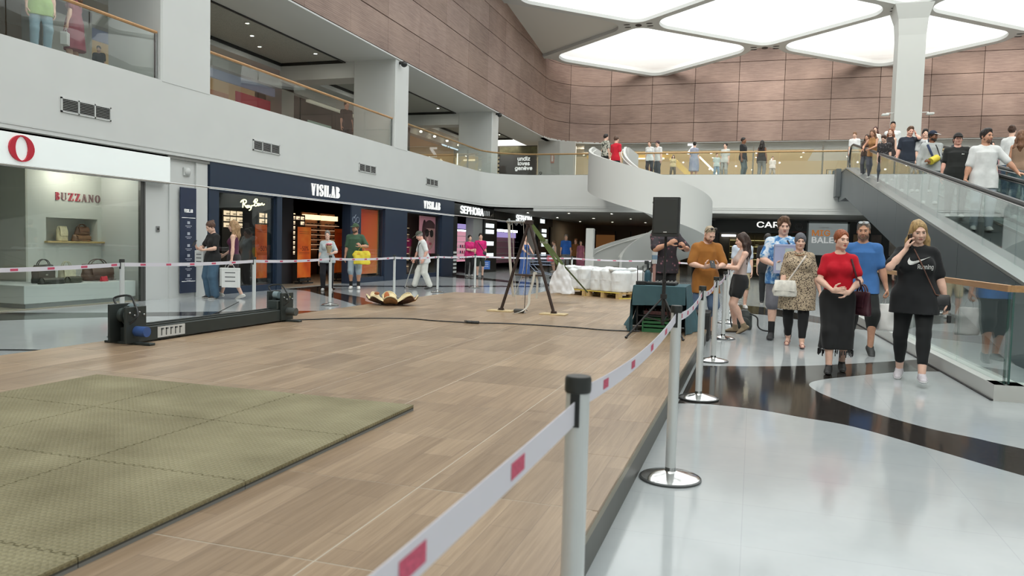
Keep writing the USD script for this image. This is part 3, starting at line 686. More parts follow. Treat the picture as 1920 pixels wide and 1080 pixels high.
ws.add('floor_slab', cat(box(-21, -11.86, -9, 62, 4.25, 4.5), box(-11.9, 15, 34.3, 62, 4.25, 4.5)), M((176, 172, 164), 0.3), False)
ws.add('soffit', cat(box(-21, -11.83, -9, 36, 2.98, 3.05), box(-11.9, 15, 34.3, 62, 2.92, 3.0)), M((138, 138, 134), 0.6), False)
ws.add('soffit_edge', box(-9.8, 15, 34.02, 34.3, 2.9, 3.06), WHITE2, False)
# balcony balustrade: glass panes, each a part, and the rail
bal = Thing('glass_balustrade', 'glass balcony balustrade with a thin golden rail along the upper floor', 'balustrade', (-11.8, 34, 4.5))
pp = path_band(0.10); seg = np.r_[0, np.cumsum(np.linalg.norm(np.diff(pp, axis=0), axis=1))]
def at_len(s_): return np.array([np.interp(s_, seg, pp[:, 0]), np.interp(s_, seg, pp[:, 1])])
colY = [(12.98, 14.48), (23.7, 24.72), (34.0, 34.9)]
gap = lambda y: any(a-0.02 < y < b+0.02 for a, b in colY[:2])
L = 0.0; runs = []
rail_runs = [(3.0, 12.95), (14.5, 23.68), (24.74, None)]
RAILG = M((160, 128, 84), 0.4, metal=0.3)
for a, b in rail_runs:
    s0 = a-3.0; s1 = (b-3.0) if b else seg[-1]
    n = int(round((s1-s0)/1.75)); ed = np.linspace(s0, s1, n+1)
    for i in range(n):
        ss = np.linspace(ed[i]+.012, ed[i+1]-.012, 6 if 28 < ed[i+1] < 35 else 2); q = np.array([[*at_len(x), 5.02] for x in ss])
        bal.add('glass_pane', ribbon(q, [0, 0, 1.0], 0.47, 0.016), GLASSM, False)
    q = np.array([[*at_len(x), 5.51] for x in np.arange(s0, s1, 0.5)]+[[*at_len(s1), 5.51]])
    bal.add('hand_rail', tube(q, 0.035, 8), WOODRAIL if b else RAILG, 30, label='golden wooden hand rail' if b else None)
    bal.add('base_shoe', ribbon(q*[1, 1, 0]+[0, 0, 4.55], [0, 0, 1.0], 0.02, 0.04), STEEL, False)
for yy in (12.93, 23.66): bal.add('post', box(-11.92, -11.88, yy-.02, yy+.02, 4.5, 5.5), STEEL, False)
# columns of the gallery
for i, (a, b) in enumerate(colY):
    x0 = -11.79 if i < 2 else -11.9; deep = (-13.2, -13.4, -13.6)[i]
    solo('wall_column', box(deep, x0, a, b, 4.5, 7.55, 0.03), WHITE, kind='structure')
    solo('wall_beam', box(-16.4, deep+.02, a+.05, b-.05, 6.95, 7.5), WHITE, kind='structure')
# gallery ceiling: white border, dark recessed mesh panels with small lamps
solo('ceiling_gallery', cat(box(-13.75, -11.76, -9, 46, 7.5, 7.545), box(-21, -16.35, -9, 46, 7.3, 7.9)), WHITE2, kind='structure')
meshm = M((170, 172, 166), 0.7, noise=0.18, nscale=40)
for a, b in ((-8, 13.0), (14.5, 23.75), (24.7, 34.05), (34.9, 43)):
    g = Thing('ceiling_panel', 'dark perforated ceiling field over the gallery', None, (-15, (a+b)/2, 7.5), kind='structure')
    g.add('mesh_field', box(-16.35, -13.75, a, b, 7.56, 7.6), meshm, False)
    g.add('rim', cat(box(-13.80, -13.75, a, b, 7.46, 7.56), box(-16.35, -16.30, a, b, 7.46, 7.56), box(-16.35, -13.75, b-.05, b, 7.46, 7.56)), DARK, False)
DL = glow((255, 250, 235), 220.0)
for (a, b) in ((14.9, 23.3), (25.3, 33.6), (35.4, 42)):
    for i in range(7):
        x, y = -14.2-(i % 3)*0.75+NB.uniform(-.1, .1), a+(b-a)*(i+.5)/7
        d = Thing('ceiling_light', 'small round downlight in the dark gallery ceiling', 'ceiling light', (x, y, 7.55), group='downlights in the gallery ceiling')
        d.add('trim_ring', lathe([(.05, 0), (.085, 0), (.085, .012), (.05, .012)], 14, (x, y, 7.545)), WHITE2, 30); d.add('lamp', lathe([(0.001, 0), (.05, 0)], 14, (x, y, 7.552)), DL, False)
# brown panelled wall: left, rounded corner, back
bw = Thing('wall_brown', 'brown panelled upper wall wrapping the left and the back of the hall', None, kind='structure')
BZ, PH, PW = 7.55, 1.12, 2.45; BX, BY, BR = -11.75, 45.8, 3.2
bw.add('backing', cat(box(BX-.35, BX-.05, -9, BY-BR, BZ+.01, 18.2), box(BX+BR, 15, BY+.05, BY+.35, BZ+.01, 14.6)), M((70, 56, 50), .8), False)
arc = np.array([(BX+BR-(BR)*math.cos(a), BY-BR+(BR)*math.sin(a)) for a in np.linspace(0, math.pi/2, 17)])
arcb = np.array([(BX+BR-(BR+.06)*math.cos(a), BY-BR+(BR+.06)*math.sin(a)) for a in np.linspace(0, math.pi/2, 17)])
bw.add('backing', ribbon(np.c_[arcb, np.full(17, (BZ+14.6)/2)], [0, 0, 1.0], (14.6-BZ)/2, .05), M((70, 56, 50), .8), False)
J = 0.012
nrow = 6
for r in range(nrow):
    z0, z1 = BZ+r*PH+J, BZ+(r+1)*PH-J
    y = BY-BR
    while y > 8:
        if r < 6: bw.add('wall_panel', box(BX-.05, BX+rng.uniform(-.003, .003), y-PW+.003, y-.003, z0, z1, .004), BROWN[rng.randrange(3)], False)
        y -= PW
    for s in range(2):
        aa = np.linspace(s*math.pi/4+.005, (s+1)*math.pi/4-.005, 9)
        q = np.array([(BX+BR-(BR+.02)*math.cos(a), BY-BR+(BR+.02)*math.sin(a), (z0+z1)/2) for a in aa])
        bw.add('wall_panel', ribbon(q, [0, 0, 1.0], (z1-z0)/2, .04), BROWN[rng.randrange(3)], 30)
    x = BX+BR
    while x < 14.5:
        if r < 6: bw.add('wall_panel', box(x+J, x+PW-J, BY-rng.uniform(-.003, .003), BY+.05, z0, z1, .006), BROWN[rng.randrange(3)], False)
        x += PW
bw.add('lower_edge', box(BX+BR, 15, BY+.06, BY+.3, BZ-.05, BZ+.01), WHITE2, False)
solo('wall_upper_left', box(BX-.9, BX-.4, -9, 62, 7.8, 18.5), WHITE2, kind='structure')
# soffit of the upper back gallery and its corner piece
solo('ceiling_back', cat(box(-21, 15, BY+.12, 62, 7.5, 7.9), prism(Polygon([(BX-.3, BY-BR), *[tuple(q) for q in arc], (BX+BR, BY+.3), (BX-.3, BY+.3)]).buffer(0), 7.5, 7.6)), WHITE2, kind='structure')
# enclosing walls outside the picture
solo('wall_right', box(15, 15.3, -9, 62, 0, 19), WHITE2, kind='structure')
solo('wall_rear', box(-21, 15, -9.3, -9, 0, 19), WHITE2, kind='structure')
solo('wall_far', box(-21, 15.3, 61, 61.3, 0, 8), M((60, 56, 52), .7), kind='structure')
solo('wall_left', box(-21.3, -21, -9.3, 62, 0, 8), M((150, 148, 142), .7), kind='structure')

# ------------------------------------------------------------------ roof: sloping lattice of white beams, a rounded diamond pane in each cell
def zr(y): return 12.7+0.118*(35-y)
HX, HY, CX, CY = 6.0, 3.85, 0.1, 38.35
rf = Thing('ceiling_skylight', 'skylight roof of white beams with rounded diamond panes', None, (0, 20, 14), kind='structure')
holes = []; RFM = M((196, 198, 197), 0.55)
for b in range(-13, 2):
    for a in range(-3, 4):
        if (a+b) % 2: continue
        c = (CX+HX*a, CY+HY*b); rh = Polygon([(c[0]-HX, c[1]), (c[0], c[1]-HY), (c[0]+HX, c[1]), (c[0], c[1]+HY)])
        h = rh.buffer(-0.16, join_style=2).buffer(-0.85).buffer(0.85, 10)
        holes.append((a, b, h))
union = unary_union([h.buffer(0.30) for _, _, h in holes]); outer = unary_union([Polygon(g.exterior) for g in getattr(union, 'geoms', [union])])
outer = outer.buffer(0.9).buffer(-0.9)
plate = outer.difference(unary_union([h for _, _, h in holes])).intersection(sbox(BX-.02, -9, 15, BY+.02))
v, f = prism(plate, 0, 0.34); t = trimesh.Trimesh(v, f); v = np.asarray(t.vertices); v[:, 2] += zr(v[:, 1]); rf.add('beam_lattice', (v, t.faces), RFM, 30)
PANE = _mk('skypane', {'t': ('transparent_bsdf', {'color': (0.95, 0.97, 0.97)}), 'd': ('translucent_bsdf', {'color': (0.86, 0.88, 0.88)}), 'm': ('mix_closure', {'fac': 0.68})},
           [('t.BSDF', 'm.closure1'), ('d.BSDF', 'm.closure2')], 'm.closure')      # milky cushion foil: part clear, part diffusing
PANEW = M((205, 203, 198), 0.6)
for a, b, h in holes:
    g = h.buffer(0.03).intersection(sbox(BX, -9, 15, BY))
    if g.is_empty or g.area < .05: continue
    v, f = trimesh.creation.triangulate_polygon(g, engine='earcut'); v = np.c_[v, np.full(len(v), .16)]; v[:, 2] += zr(v[:, 1]); closed = a == -2 and b in (0, -1, -2)
    rf.add('closed_panel' if closed else 'skylight_pane', (v, f), PANEW if closed else PANE, False, label='opaque white infill panel' if closed else None)
for (x, y) in ((CX-6, CY), (CX, CY+HY), (CX+6, CY), (CX+12, CY+HY), (CX, CY-HY)):
    for dx, dy, rx, ry in ((0, 0, .16, .16), (.55, .16, .16, .05), (-.55, .16, .16, .05), (.55, -.16, .16, .05), (-.55, -.16, .16, .05)):
        e = lathe([(1, -.012), (1, 0.01)], 14); v = e[0]*[rx, ry, 1]; v = np.vstack([v, [0, 0, -.012]]); n_ = 14
        f = np.vstack([e[1], [[len(v)-1, (k+1) % n_, k] for k in range(n_)]]); v = v+[x+dx, y+dy, 0]; v[:, 2] += zr(v[:, 1]); rf.add('recessed_spot', (v, f), DARK, False)
solo('ceiling_cap', cat(box(BX, 15, 43.2, 46.2, 14.3, 14.5)), M((120, 116, 112), .8), kind='structure')
# tall column under the roof
col = Thing('wall_tall_column', 'tall white square column rising from the gallery to the skylight', None, (6.25, 38.3, 4.5), kind='structure')
def sq(z, a): return [(6.25+sx*a, 38.3+sy*a, z) for sx, sy in ((-1, -1), (1, -1), (1, 1), (-1, 1))]
lv = [sq(4.5, .55), sq(11.0, .55), sq(11.7, .6), sq(zr(38.3)+.02, .78)]
v = np.array(lv).reshape(-1, 3); f = [[i*4+k, i*4+(k+1) % 4, (i+1)*4+(k+1) % 4, (i+1)*4+k] for i in range(3) for k in range(4)]
col.add('shaft', mv((v, f)), M((190, 192, 189), .6), False)
for sx in (-1, 1):
    d = Thing('floodlight', f'small white floodlight bracketed on the {"left" if sx < 0 else "right"} side of the tall white column', 'floodlight', (6.25+sx*.55, 37.8, 7.6))
    d.add('bracket', box(6.25+sx*.55, 6.25+sx*.85, 37.95, 38.0, 7.63, 7.66), WHITE2, False); d.add('head', box(6.25+sx*.75, 6.25+sx*1.05, 37.75, 38.05, 7.52, 7.6, .02), WHITE, False)
for i, (yy, zz) in enumerate(((23.95, 7.4), (34.2, 7.4))):
    d = Thing('security_camera', ('black dome camera on the second gallery column from the front', 'black dome camera on the far gallery column beside the rounded brown corner')[i], 'camera', (-11.62, yy, zz))
    d.add('dome', ellipsoid((-11.62, yy, zz-.03), (.11, .11, .1), 2), BLACKGLOSS, True); d.add('mount', cyl((-11.80, yy, zz+.02), (-11.62, yy, zz+.02), .05), DARK, 30)
# vent grilles in the white band
for i, y0 in enumerate((10.57, 16.0, 21.26, 26.35)):
    y1 = y0+1.1; lab = ('louvred vent grille over the shoe shop sign, nearest of the row', 'louvred vent grille above the start of the navy shop sign', 'louvred vent grille above the middle of the navy sign', 'small far vent grille above the second navy sign')[i].replace('shoe', 'bag')
    g = Thing('vent_grille', lab, 'vent', (-11.8, (y0+y1)/2, 3.62))
    g.add('frame', cat(box(-11.81, -11.775, y0, y1, 3.49, 3.515), box(-11.81, -11.775, y0, y1, 3.725, 3.75), *[box(-11.81, -11.775, y, y+.028, 3.49, 3.75) for y in (y0, y0+.357, y0+.715, y1-.028)]), WHITE2, False)
    g.add('backing', box(-11.805, -11.798, y0, y1, 3.5, 3.74), M((52, 52, 50), .8), False)
    for k in range(7):
        z = 3.53+k*.029; g.add('slat', xf(box(-.011, .011, y0+.02, y1-.02, -.002, .002), rot([0, 1, 0], 35), (-11.785, 0, z)), M((150, 150, 148), .5), False)

# ------------------------------------------------------------------ lettering with thick and thin strokes
def serif(ch, w=0.62, th=0.17, tn=0.045):
    """one capital of height 1 as a shapely shape"""
    P = lambda *p: Polygon(p); bar = lambda x0, x1, y: sbox(x0, y, x1, y+tn); R = 0.5
    stem = lambda x, t=None: sbox(x-(t or th)/2, 0, x+(t or th)/2, 1)
    feet = lambda x, s=0.13: unary_union([bar(x-s, x+s, 0), bar(x-s, x+s, 1-tn)])
    def diag(x0, y0, x1, y1, t): return P((x0-t/2, y0), (x0+t/2, y0), (x1+t/2, y1), (x1-t/2, y1))
    ell = lambda cx, cy, a, b: affinity.scale(Point(cx, cy).buffer(1, 24), a, b)
    if ch == 'I': return unary_union([stem(.15), feet(.15)])
    if ch == 'L': return unary_union([stem(.15), feet(.15), bar(.15, w, 0), P((w, 0), (w, .3), (w-.03, .3), (w-.12, tn))])
    if ch == 'V': return unary_union([diag(.1, 1, w/2, 0, th), diag(w-.06, 1, w/2+.02, 0, tn*1.3), bar(-.04, .25, 1-tn), bar(w-.18, w+.06, 1-tn)])
    if ch == 'A': return unary_union([diag(w/2-.02, 1, .08, 0, tn*1.3), diag(w/2, 1, w-.08, 0, th), bar(.14, w-.12, .32), bar(-.03, .2, 0), bar(w-.24, w+.06, 0)])
    if ch == 'N': return unary_union([stem(.1, tn*1.3), stem(w-.06, tn*1.3), diag(.1, 1, w-.06, 0, th), bar(-.03, .2, 1-tn), bar(-.03, .23, 0), bar(w-.18, w+.07, 1-tn)])
    if ch == 'U': return unary_union([sbox(.15-th/2, .3, .15+th/2, 1), sbox(w-.1, .3, w-.1+tn*1.3, 1), ell((w+.02)/2+.01, .32, (w-.02)/2, .32).difference(ell((w+.06)/2+.02, .34, (w-.02)/2-.12, .28)).intersection(sbox(-1, -1, 2, .32)), bar(0, .3, 1-tn), bar(w-.2, w+.06, 1-tn)])
    if ch == 'Z': return unary_union([diag(w-.1, 1, .1, 0, th*1.25), bar(0, w, 1-tn), bar(0, w, 0), P((0, 1), (.03, .72), (.06, .72), (.14, 1-tn)), P((w, 0), (w, .3), (w-.03, .3), (w-.12, tn))])
    if ch == 'O': return ell(w/2+.03, .5, w/2+.03, .52).difference(ell(w/2+.03, .5, (w/2+.03)-th, .475))
    if ch == 'B':
        u = ell(.2, .755, .32, .245).difference(ell(.2, .755, .32-th, .2)).intersection(sbox(.15, 0, 1, 1)); l = ell(.2, .27, .38, .27).difference(ell(.2, .27, .38-th, .225)).intersection(sbox(.15, 0, 1, 1))
        return unary_union([stem(.15), u, l, bar(0, .25, 0), bar(0, .25, 1-tn), bar(.15, .25, .5)])
    if ch == 'S':
        t = np.linspace(0, 1, 40); pts = [(w/2+.0+(.22-.04*abs(a))*math.cos(b), .5+c) for a, b, c in [(0, 0, 0)]]
        top = [(w/2+.2*math.cos(a), .74+.22*math.sin(a)) for a in np.linspace(.35, math.pi, 14)]; mid = [(w/2-.2, .74), (w/2-.12, .6), (w/2+.12, .42), (w/2+.2, .27)]
        bot = [(w/2+.2*math.cos(a), .26+.22*math.sin(a)) for a in np.linspace(0, -math.pi+.35, 14)]
        return unary_union([LineString(top).buffer(.055), LineString(mid).buffer(.105), LineString(bot).buffer(.055), sbox(w/2+.15, .68, w/2+.2, .98), sbox(w/2-.2, .02, w/2-.15, .34)])
def serif_word(s, h, width, depth=0.03, gap=0.13, cond=0.62, th=0.17):
    """letters as separate meshes in the xy plane, total width given"""
    x = 0; out = []
    for ch in s:
        g = serif(ch, cond, th); x0, _, x1, _ = g.bounds; out.append(affinity.translate(g, x-x0, 0)); x += x1-x0+gap
    k = width/(x-gap)
    return [xf(prism(affinity.scale(g, k, h, origin=(0, 0)), 0, depth)) for g in out]

SIGNW = M((232, 238, 236), 0.4, emit=0.30)
LETW = M((240, 240, 236), 0.4, emit=0.6)
CREAM = M((214, 206, 188), 0.7, noise=.06)
WARM = glow((255, 214, 160), 2.2)
WARMB = glow((255, 226, 188), 1.3)
COOL = glow((235, 244, 255), 3.0)
X0 = -11.85
# ---- ground floor left, structure between and behind the shops
sw_ = Pieces('wall_shopfront')
sw_.add('pier', box(-13.2, -11.93, 12.56, 13.32, 0, 3.0), WHITE, False)
sw_.add('pier', box(-13.2, -11.90, 13.32, 14.5, 0, 3.0), WHITE, False)
sw_.add('pier', box(-13.2, -11.86, 14.09, 14.46, 0, 3.0), WHITE, False)
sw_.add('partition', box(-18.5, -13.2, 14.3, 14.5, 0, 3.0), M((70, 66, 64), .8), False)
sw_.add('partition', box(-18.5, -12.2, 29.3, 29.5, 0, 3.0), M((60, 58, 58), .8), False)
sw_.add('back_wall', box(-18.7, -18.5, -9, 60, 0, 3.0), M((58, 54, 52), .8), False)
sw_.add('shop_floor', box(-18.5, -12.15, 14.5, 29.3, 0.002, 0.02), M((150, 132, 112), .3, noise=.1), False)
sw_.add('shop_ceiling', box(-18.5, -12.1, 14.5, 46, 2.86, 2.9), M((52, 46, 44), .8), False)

# ---- bag shop
t = Thing('shop_sign', 'white backlit shop sign box with one big red serif letter O', 'sign', (X0, 8, 2.43))
t.add('sign_box', box(X0-.3, X0+.08, 3.0, 13.2, 2.45, 2.99), SIGNW, False)
t.add('trim', box(X0-.02, X0+.085, 3.0, 13.2, 2.425, 2.45), BRUSHED, False)
t.add('top_gap', box(X0-.3, X0+.02, 3.0, 13.2, 2.99, 3.03), M((92, 92, 88), .7), False)
t.add('letter', on_left(xf(prism(affinity.scale(serif('O', .62, .16), .46/.68, .42, origin=(0, 0)), 0, .035)), X0+.08, 9.54, 2.53), M((196, 36, 56), .4), 30, label='red letter O')
t = Thing('shop_window', 'large bag shop window with dark frame and grey sill', 'window', (X0, 9, 0))
t.add('glass_pane', box(X0-.02, X0-.008, 3.0, 12.46, 0.02, 2.42), GLASSM, False)
t.add('frame', cat(box(X0-.05, X0+.01, 12.46, 12.54, 0, 2.44)), M((70, 70, 68), .4), False)
t.add('frame', box(X0-.05, X0, 12.56, 12.60, 0, 2.44), M((90, 90, 88), .4), False)
w = Pieces('wall_display')
w.add('panel', cat(box(-13.4, -12.95, 10.87, 12.6, 1.64, 2.9), box(-13.4, -12.95, 10.87, 12.6, 0, 1.18), box(-13.4, -12.95, 10.87, 11.26, 1.18, 1.64), box(-13.4, -12.95, 12.46, 12.6, 1.18, 1.64), box(-13.4, -13.3, 11.2, 12.5, 1.15, 1.7)), M((214, 216, 210), .7), False)
w.add('side_wall', box(-14.35, -12.95, 10.83, 10.87, 0, 2.9), M((196, 196, 186), .7), False)
w.add('ceiling', box(-18.5, -11.9, 3, 12.6, 2.6, 2.66), M((200, 200, 192), .7), False)
w.add('back', box(-18.5, -16.4, 3, 12.6, 0, 2.6), M((96, 80, 66), .8), False)
w.add('shop_floor', box(-18.5, -11.95, 3, 12.6, .002, .02), M((196, 184, 164), .3), False)
sp = UsdLux.SphereLight.Define(stage, '/World/window_spot'); sp.CreateRadiusAttr(.04); sp.CreateIntensityAttr(330); sp.CreateColorAttr(Gf.Vec3f(1, .95, .84)); UsdGeom.Xformable(sp).AddTranslateOp().Set(Gf.Vec3d(-12.55, 11.45, 2.45))
sp = UsdLux.SphereLight.Define(stage, '/World/window_spot_002'); sp.CreateRadiusAttr(.04); sp.CreateIntensityAttr(270); sp.CreateColorAttr(Gf.Vec3f(1, .95, .84)); UsdGeom.Xformable(sp).AddTranslateOp().Set(Gf.Vec3d(-12.45, 12.0, 2.45))
t = Thing('wall_lettering', 'small grey and red serif shop name on the white window wall', 'sign', (-12.94, 12, 2))
for ch, m in zip('BUZZANO', serif_word('BUZZANO', .15, 1.06, .02, .22, .7, .2)): t.add('letter', on_left(m, -12.948, 11.46, 1.985), M((176, 70, 84) if ch in 'BZ' else (140, 110, 112), .5), False, label='reddish letter' if ch in 'BZ' else None)
t = Thing('display_plinth', 'low white display plinth in the bag shop window', 'plinth', (-12.4, 11, 0))
t.add('top', box(-13.0, -11.95, 9.95, 12.44, .10, .42, .006), WHITE, False); t.add('toe_kick', box(-12.95, -11.99, 10.0, 12.44, 0.02, .10), BRUSHED, False)
t.add('top', box(-16.0, -13.0, 9.95, 10.8, .10, .42, .006), WHITE, False)
t = Thing('niche_shelf', 'pale wooden shelf board under the lit wall niche', 'shelf', (-13.0, 11.9, 1.18)); t.add('board', box(-13.3, -12.86, 11.22, 12.66, 1.150, 1.185, .004), M((206, 178, 122), .5, noise=.1), False)
LEATH = lambda c: M(c, 0.45, noise=.18, nscale=14, bump=.002, bscale=70)
def handbag(label, c, size, loc, rz=90, handle=True, soft=.25, cat_='handbag', strap=None, clasp=None):
    """soft bag: bulged body, flap, piping and handles. size: width, depth, height"""
    w, d, h = size; t = Thing('handbag', label, cat_, loc, rz); t.local = True; m = LEATH(c)
    F = Field(); F.loft((0, 0, 0), np.eye(3), [(0.0, w*.5, d*.5, 0, 0), (h*.15, w*.52, d*.54, 0, 0), (h*.6, w*.49, d*.42, 0, 0), (h, w*(.5-soft*.35), d*.16, 0, 0)], .01)
    t.add('body', F.mesh(max(min(w, h)/22, .007), (), .006, 16, seed=int(w*100)), m, True)
    t.add('flap', ribbon([(0, -d*.50, h*.35), (0, -d*.47, h*.7), (0, -d*.2, h*.97)], [1, 0, 0], w*.36, .008), m, 40)
    if handle:
        for s in (-1, 1): t.add('handle', tube([(math.cos(a)*w*.26, s*d*.12, h*.92+math.sin(a)*h*.36) for a in np.linspace(math.pi, 0, 12)], .009, 8), m, 30)
    t.add('piping', tube([(x*w*.5, -d*.46*(1-.3*x*x), .012) for x in np.linspace(-1, 1, 9)], .006, 6), m, 30)
    if clasp: t.add('clasp', box(-.02, .02, -d*.53, -d*.47, h*.42, h*.5), M(clasp, .3, metal=.7), False)
    return t
handbag('black leather backpack bag with a big ring handle, left on the plinth', (62, 62, 58), (.42, .2, .34), (-12.4, 10.72, .42), 80, clasp=(200, 200, 190))
handbag('cream fabric bag between the black bag and the brown duffel', (206, 200, 172), (.34, .2, .30), (-12.5, 11.30, .42), 88)
handbag('long brown leather duffel bag lying on the white plinth', (92, 68, 58), (.72, .30, .33), (-12.45, 11.98, .42), 90, soft=.05)
handbag('small red purse leaning against the brown duffel bag', (206, 40, 58), (.19, .05, .10), (-12.12, 11.80, .42), 90, handle=False)
handbag('flat black belt bag lying at the front of the plinth', (58, 58, 52), (.5, .16, .11), (-12.1, 10.62, .42), 84, handle=False, soft=.1)
handbag('flat olive black shoulder bag lying behind the red purse side', (74, 74, 62), (.4, .16, .12), (-12.15, 11.12, .42), 96, handle=False, soft=.1)
handbag('folded cream patterned bag standing in the wall niche', (222, 212, 176), (.26, .12, .30), (-13.1, 11.74, 1.187), 95, handle=False, soft=.3)
t = handbag('brown satchel standing in the wall niche, stacked on a folded one', (112, 78, 56), (.34, .14, .16), (-13.1, 12.22, 1.325), 90)
handbag('folded brown leather bag under the satchel in the wall niche', (130, 96, 68), (.44, .18, .135), (-13.1, 12.2, 1.187), 90, handle=False, soft=0.02)
t = Thing('shelf_rack', 'dark shelf rack with warm-lit shelves at the left picture edge', 'shelf', (-15, 11, 0))
for z in (.55, 1.1, 1.65, 2.15): t.add('shelf', box(-16.3, -14.36, 11.2, 11.7, z, z+.03), M((232, 200, 150), .5, emit=.35), False)
t.add('back_panel', box(-16.3, -14.36, 11.7, 11.75, 0, 2.55), M((70, 62, 52), .8), False)
k = 0
for z in (.58, 1.13, 1.68, 2.18):
    for x in (-14.6, -15.1, -15.6):
        k += 1; handbag(f'{"dark brown" if k % 3 else "reddish"} bag, {("left", "middle", "right")[int((-14.6-x)*2+.1)]} on the {("lowest", "second", "third", "top")[int((z-.5)/.53)]} shelf of the rack', (rng.randint(50, 110), rng.randint(40, 66), rng.randint(34, 54)), (.3, .14, .22), (x, 11.42, z), 0)
# ---- pier with the navy service board
t = Thing('service_board', 'tall narrow navy board listing services on the white pier', 'sign board', (-11.84, 13.8, 1))
t.add('board', box(-11.86, -11.83, 13.58, 14.06, .10, 2.40), M((44, 54, 78), .45), False)
for m in serif_word('VISILAB', .075, .27, .004): t.add('lettering', on_left(m, -11.83, 13.68, 1.86), LETW, False)
t.add('line', cat(box(-11.83, -11.827, 13.61, 14.03, 1.74, 1.75), box(-11.83, -11.827, 13.61, 14.03, .35, .36)), LETW, False)
for z, s_ in ((1.62, 'Services'), (1.38, ''), (1.12, ''), (.90, ''), (.68, ''), (.46, '')):
    t.add('symbol', cat(box(-11.83, -11.827, 13.78, 13.86, z-.01, z+.05), box(-11.83, -11.827, 13.72, 13.92, z-.06, z-.045), box(-11.83, -11.827, 13.76, 13.88, z-.09, z-.078)), M((190, 194, 204), .5), False)
t = Thing('alarm_siren', 'small white alarm siren high on the white pier', 'alarm', (-11.84, 13.75, 2.75)); t.add('housing', ellipsoid((-11.86, 13.82, 2.75), (.06, .09, .09), 2), WHITE2, True); t.add('base', box(-11.9, -11.86, 13.72, 13.92, 2.66, 2.84, .01), WHITE2, False)
t = Thing('wall_switch', 'small grey switch plate on the white pier', 'switch', (-11.9, 13.0, 1.45)); t.add('plate', box(-11.93, -11.91, 12.96, 13.06, 1.42, 1.54, .004), BRUSHED, False); t.add('button', box(-11.912, -11.903, 12.99, 13.03, 1.46, 1.5), DARK, False)

# ---- optician: navy sign band with white serif letters
t = Thing('sign_band', 'long navy shop sign band with white serif lettering', 'sign', (X0, 22, 2.44))
t.add('band', box(X0-.25, X0+.03, 14.5, 29.3, 2.46, 3.04), NAVY, False); t.add('light_trim', box(X0-.02, X0+.035, 14.5, 29.3, 2.435, 2.462), M((214, 220, 222), .4, emit=.3), False)
for y0, w_, z_, h_ in ((18.62, 1.52, 2.57, .33), (26.22, 1.55, 2.60, .29)):
    for m in serif_word('VISILAB', h_, w_, .03, .13, .56, .20): t.add('letter', on_left(m, X0+.03, y0, z_), LETW, False, label='white serif letter')
for i, (a, b) in enumerate(((14.5, 14.84), (17.1, 17.32), (20.9, 21.55), (23.2, 24.9), (28.1, 29.3))):
    sw_.add('navy_pier', box(-12.15, X0-.0, a, b, 0, 2.45), NAVY, False, label='navy pier between the optician windows')
for i, (a, b, lab) in enumerate(((14.84, 17.1, 'optician window with the yellow neon script'), (21.55, 23.2, 'optician window filled by the tall orange poster'), (24.9, 28.1, 'optician window with the pink portrait poster'))):
    t = Thing('shop_window', lab, 'window', (X0, (a+b)/2, 0))
    t.add('glass_pane', box(X0-.1, X0-.09, a, b, .16, 2.44), GLASSM, False); t.add('sill', box(X0-.2, X0-.02, a, b, 0, .16), NAVY, False)
    t.add('frame', cat(box(X0-.12, X0-.07, a, a+.04, .16, 2.44), box(X0-.12, X0-.07, b-.04, b, .16, 2.44), box(X0-.12, X0-.07, a, b, 2.38, 2.44)), NAVY, False)
# neon script: pen strokes as glowing tubes
NEON = glow((255, 246, 190), 2.6)
t = Thing('neon_sign', 'pale yellow glowing handwritten neon sign in the shop window', 'neon sign', (-12.05, 16.3, 2.2))
strokes = [[(0, .62), (.08, .78), (.2, .86), (.3, .8), (.3, .66), (.2, .55), (.12, .5)], [(.14, .82), (.13, .5), (.11, .2)], [(.16, .52), (.26, .36), (.34, .22)], [(.42, .42), (.35, .4), (.33, .28), (.4, .22), (.44, .4), (.46, .22)],
           [(.5, .44), (.52, .28), (.58, .3), (.62, .46), (.56, .12), (.47, .02)], [(.64, .42), (.72, .46)], [(.72, .72), (.82, .98), (.92, 1.0), (.92, .84), (.8, .72), (.92, .66), (.94, .52), (.84, .42), (.74, .5)], [(.82, .96), (.78, .42)],
           [(1.04, .66), (.97, .62), (.96, .52), (1.02, .48), (1.06, .64), (1.09, .5)], [(1.14, .68), (1.15, .52), (1.16, .64), (1.22, .7), (1.25, .6), (1.28, .56), (1.36, .66)]]
for s_ in strokes:
    q = spline(s_, 5) if len(s_) > 2 else np.array(s_); t.add('tube', tube(np.c_[np.full(len(q), -12.03), 15.86+q[:, 0]*.70, 2.02+q[:, 1]*.30], .015, 6), NEON, 30)
# lit eyewear cells
def cells(label, X, Y, Z, nx, nz, w, h, gx, gz, facing='x', skip=()):
    t = Thing('eyewear_display', label, 'display', (X, Y, Z))
    t.add('back_board', box(X-.05, X-.02, Y-.06, Y+nx*(w+gx), .02, Z+nz*(h+gz)), M((52, 46, 42), .6), False)
    for j in range(nz):
        for i in range(nx):
            if (i, j) in skip: continue
            y, z = Y+i*(w+gx), Z+j*(h+gz); t.add('light_box', box(X-.02, X, y, y+w, z, z+h), WARMB, False)
            gl = cat(*[tube([(X+.03, y+w*(.34 if s < 0 else .66)+math.cos(a)*w*.13, z+h*.30+math.sin(a)*h*.16) for a in np.linspace(0, 6.283, 9)], .006, 5, True) for s in (-1, 1)])
            t.add('glasses', gl, M((48, 36, 32), .4), 30)
    return t
cells('lit grid of sunglasses boxes left in the neon sign window', -12.95, 16.42, 1.60, 3, 3, .21, .115, .05, .04)
cells('lit sunglasses boxes right in the neon sign window', -12.95, 17.9, 1.60, 2, 3, .2, .115, .07, .04)
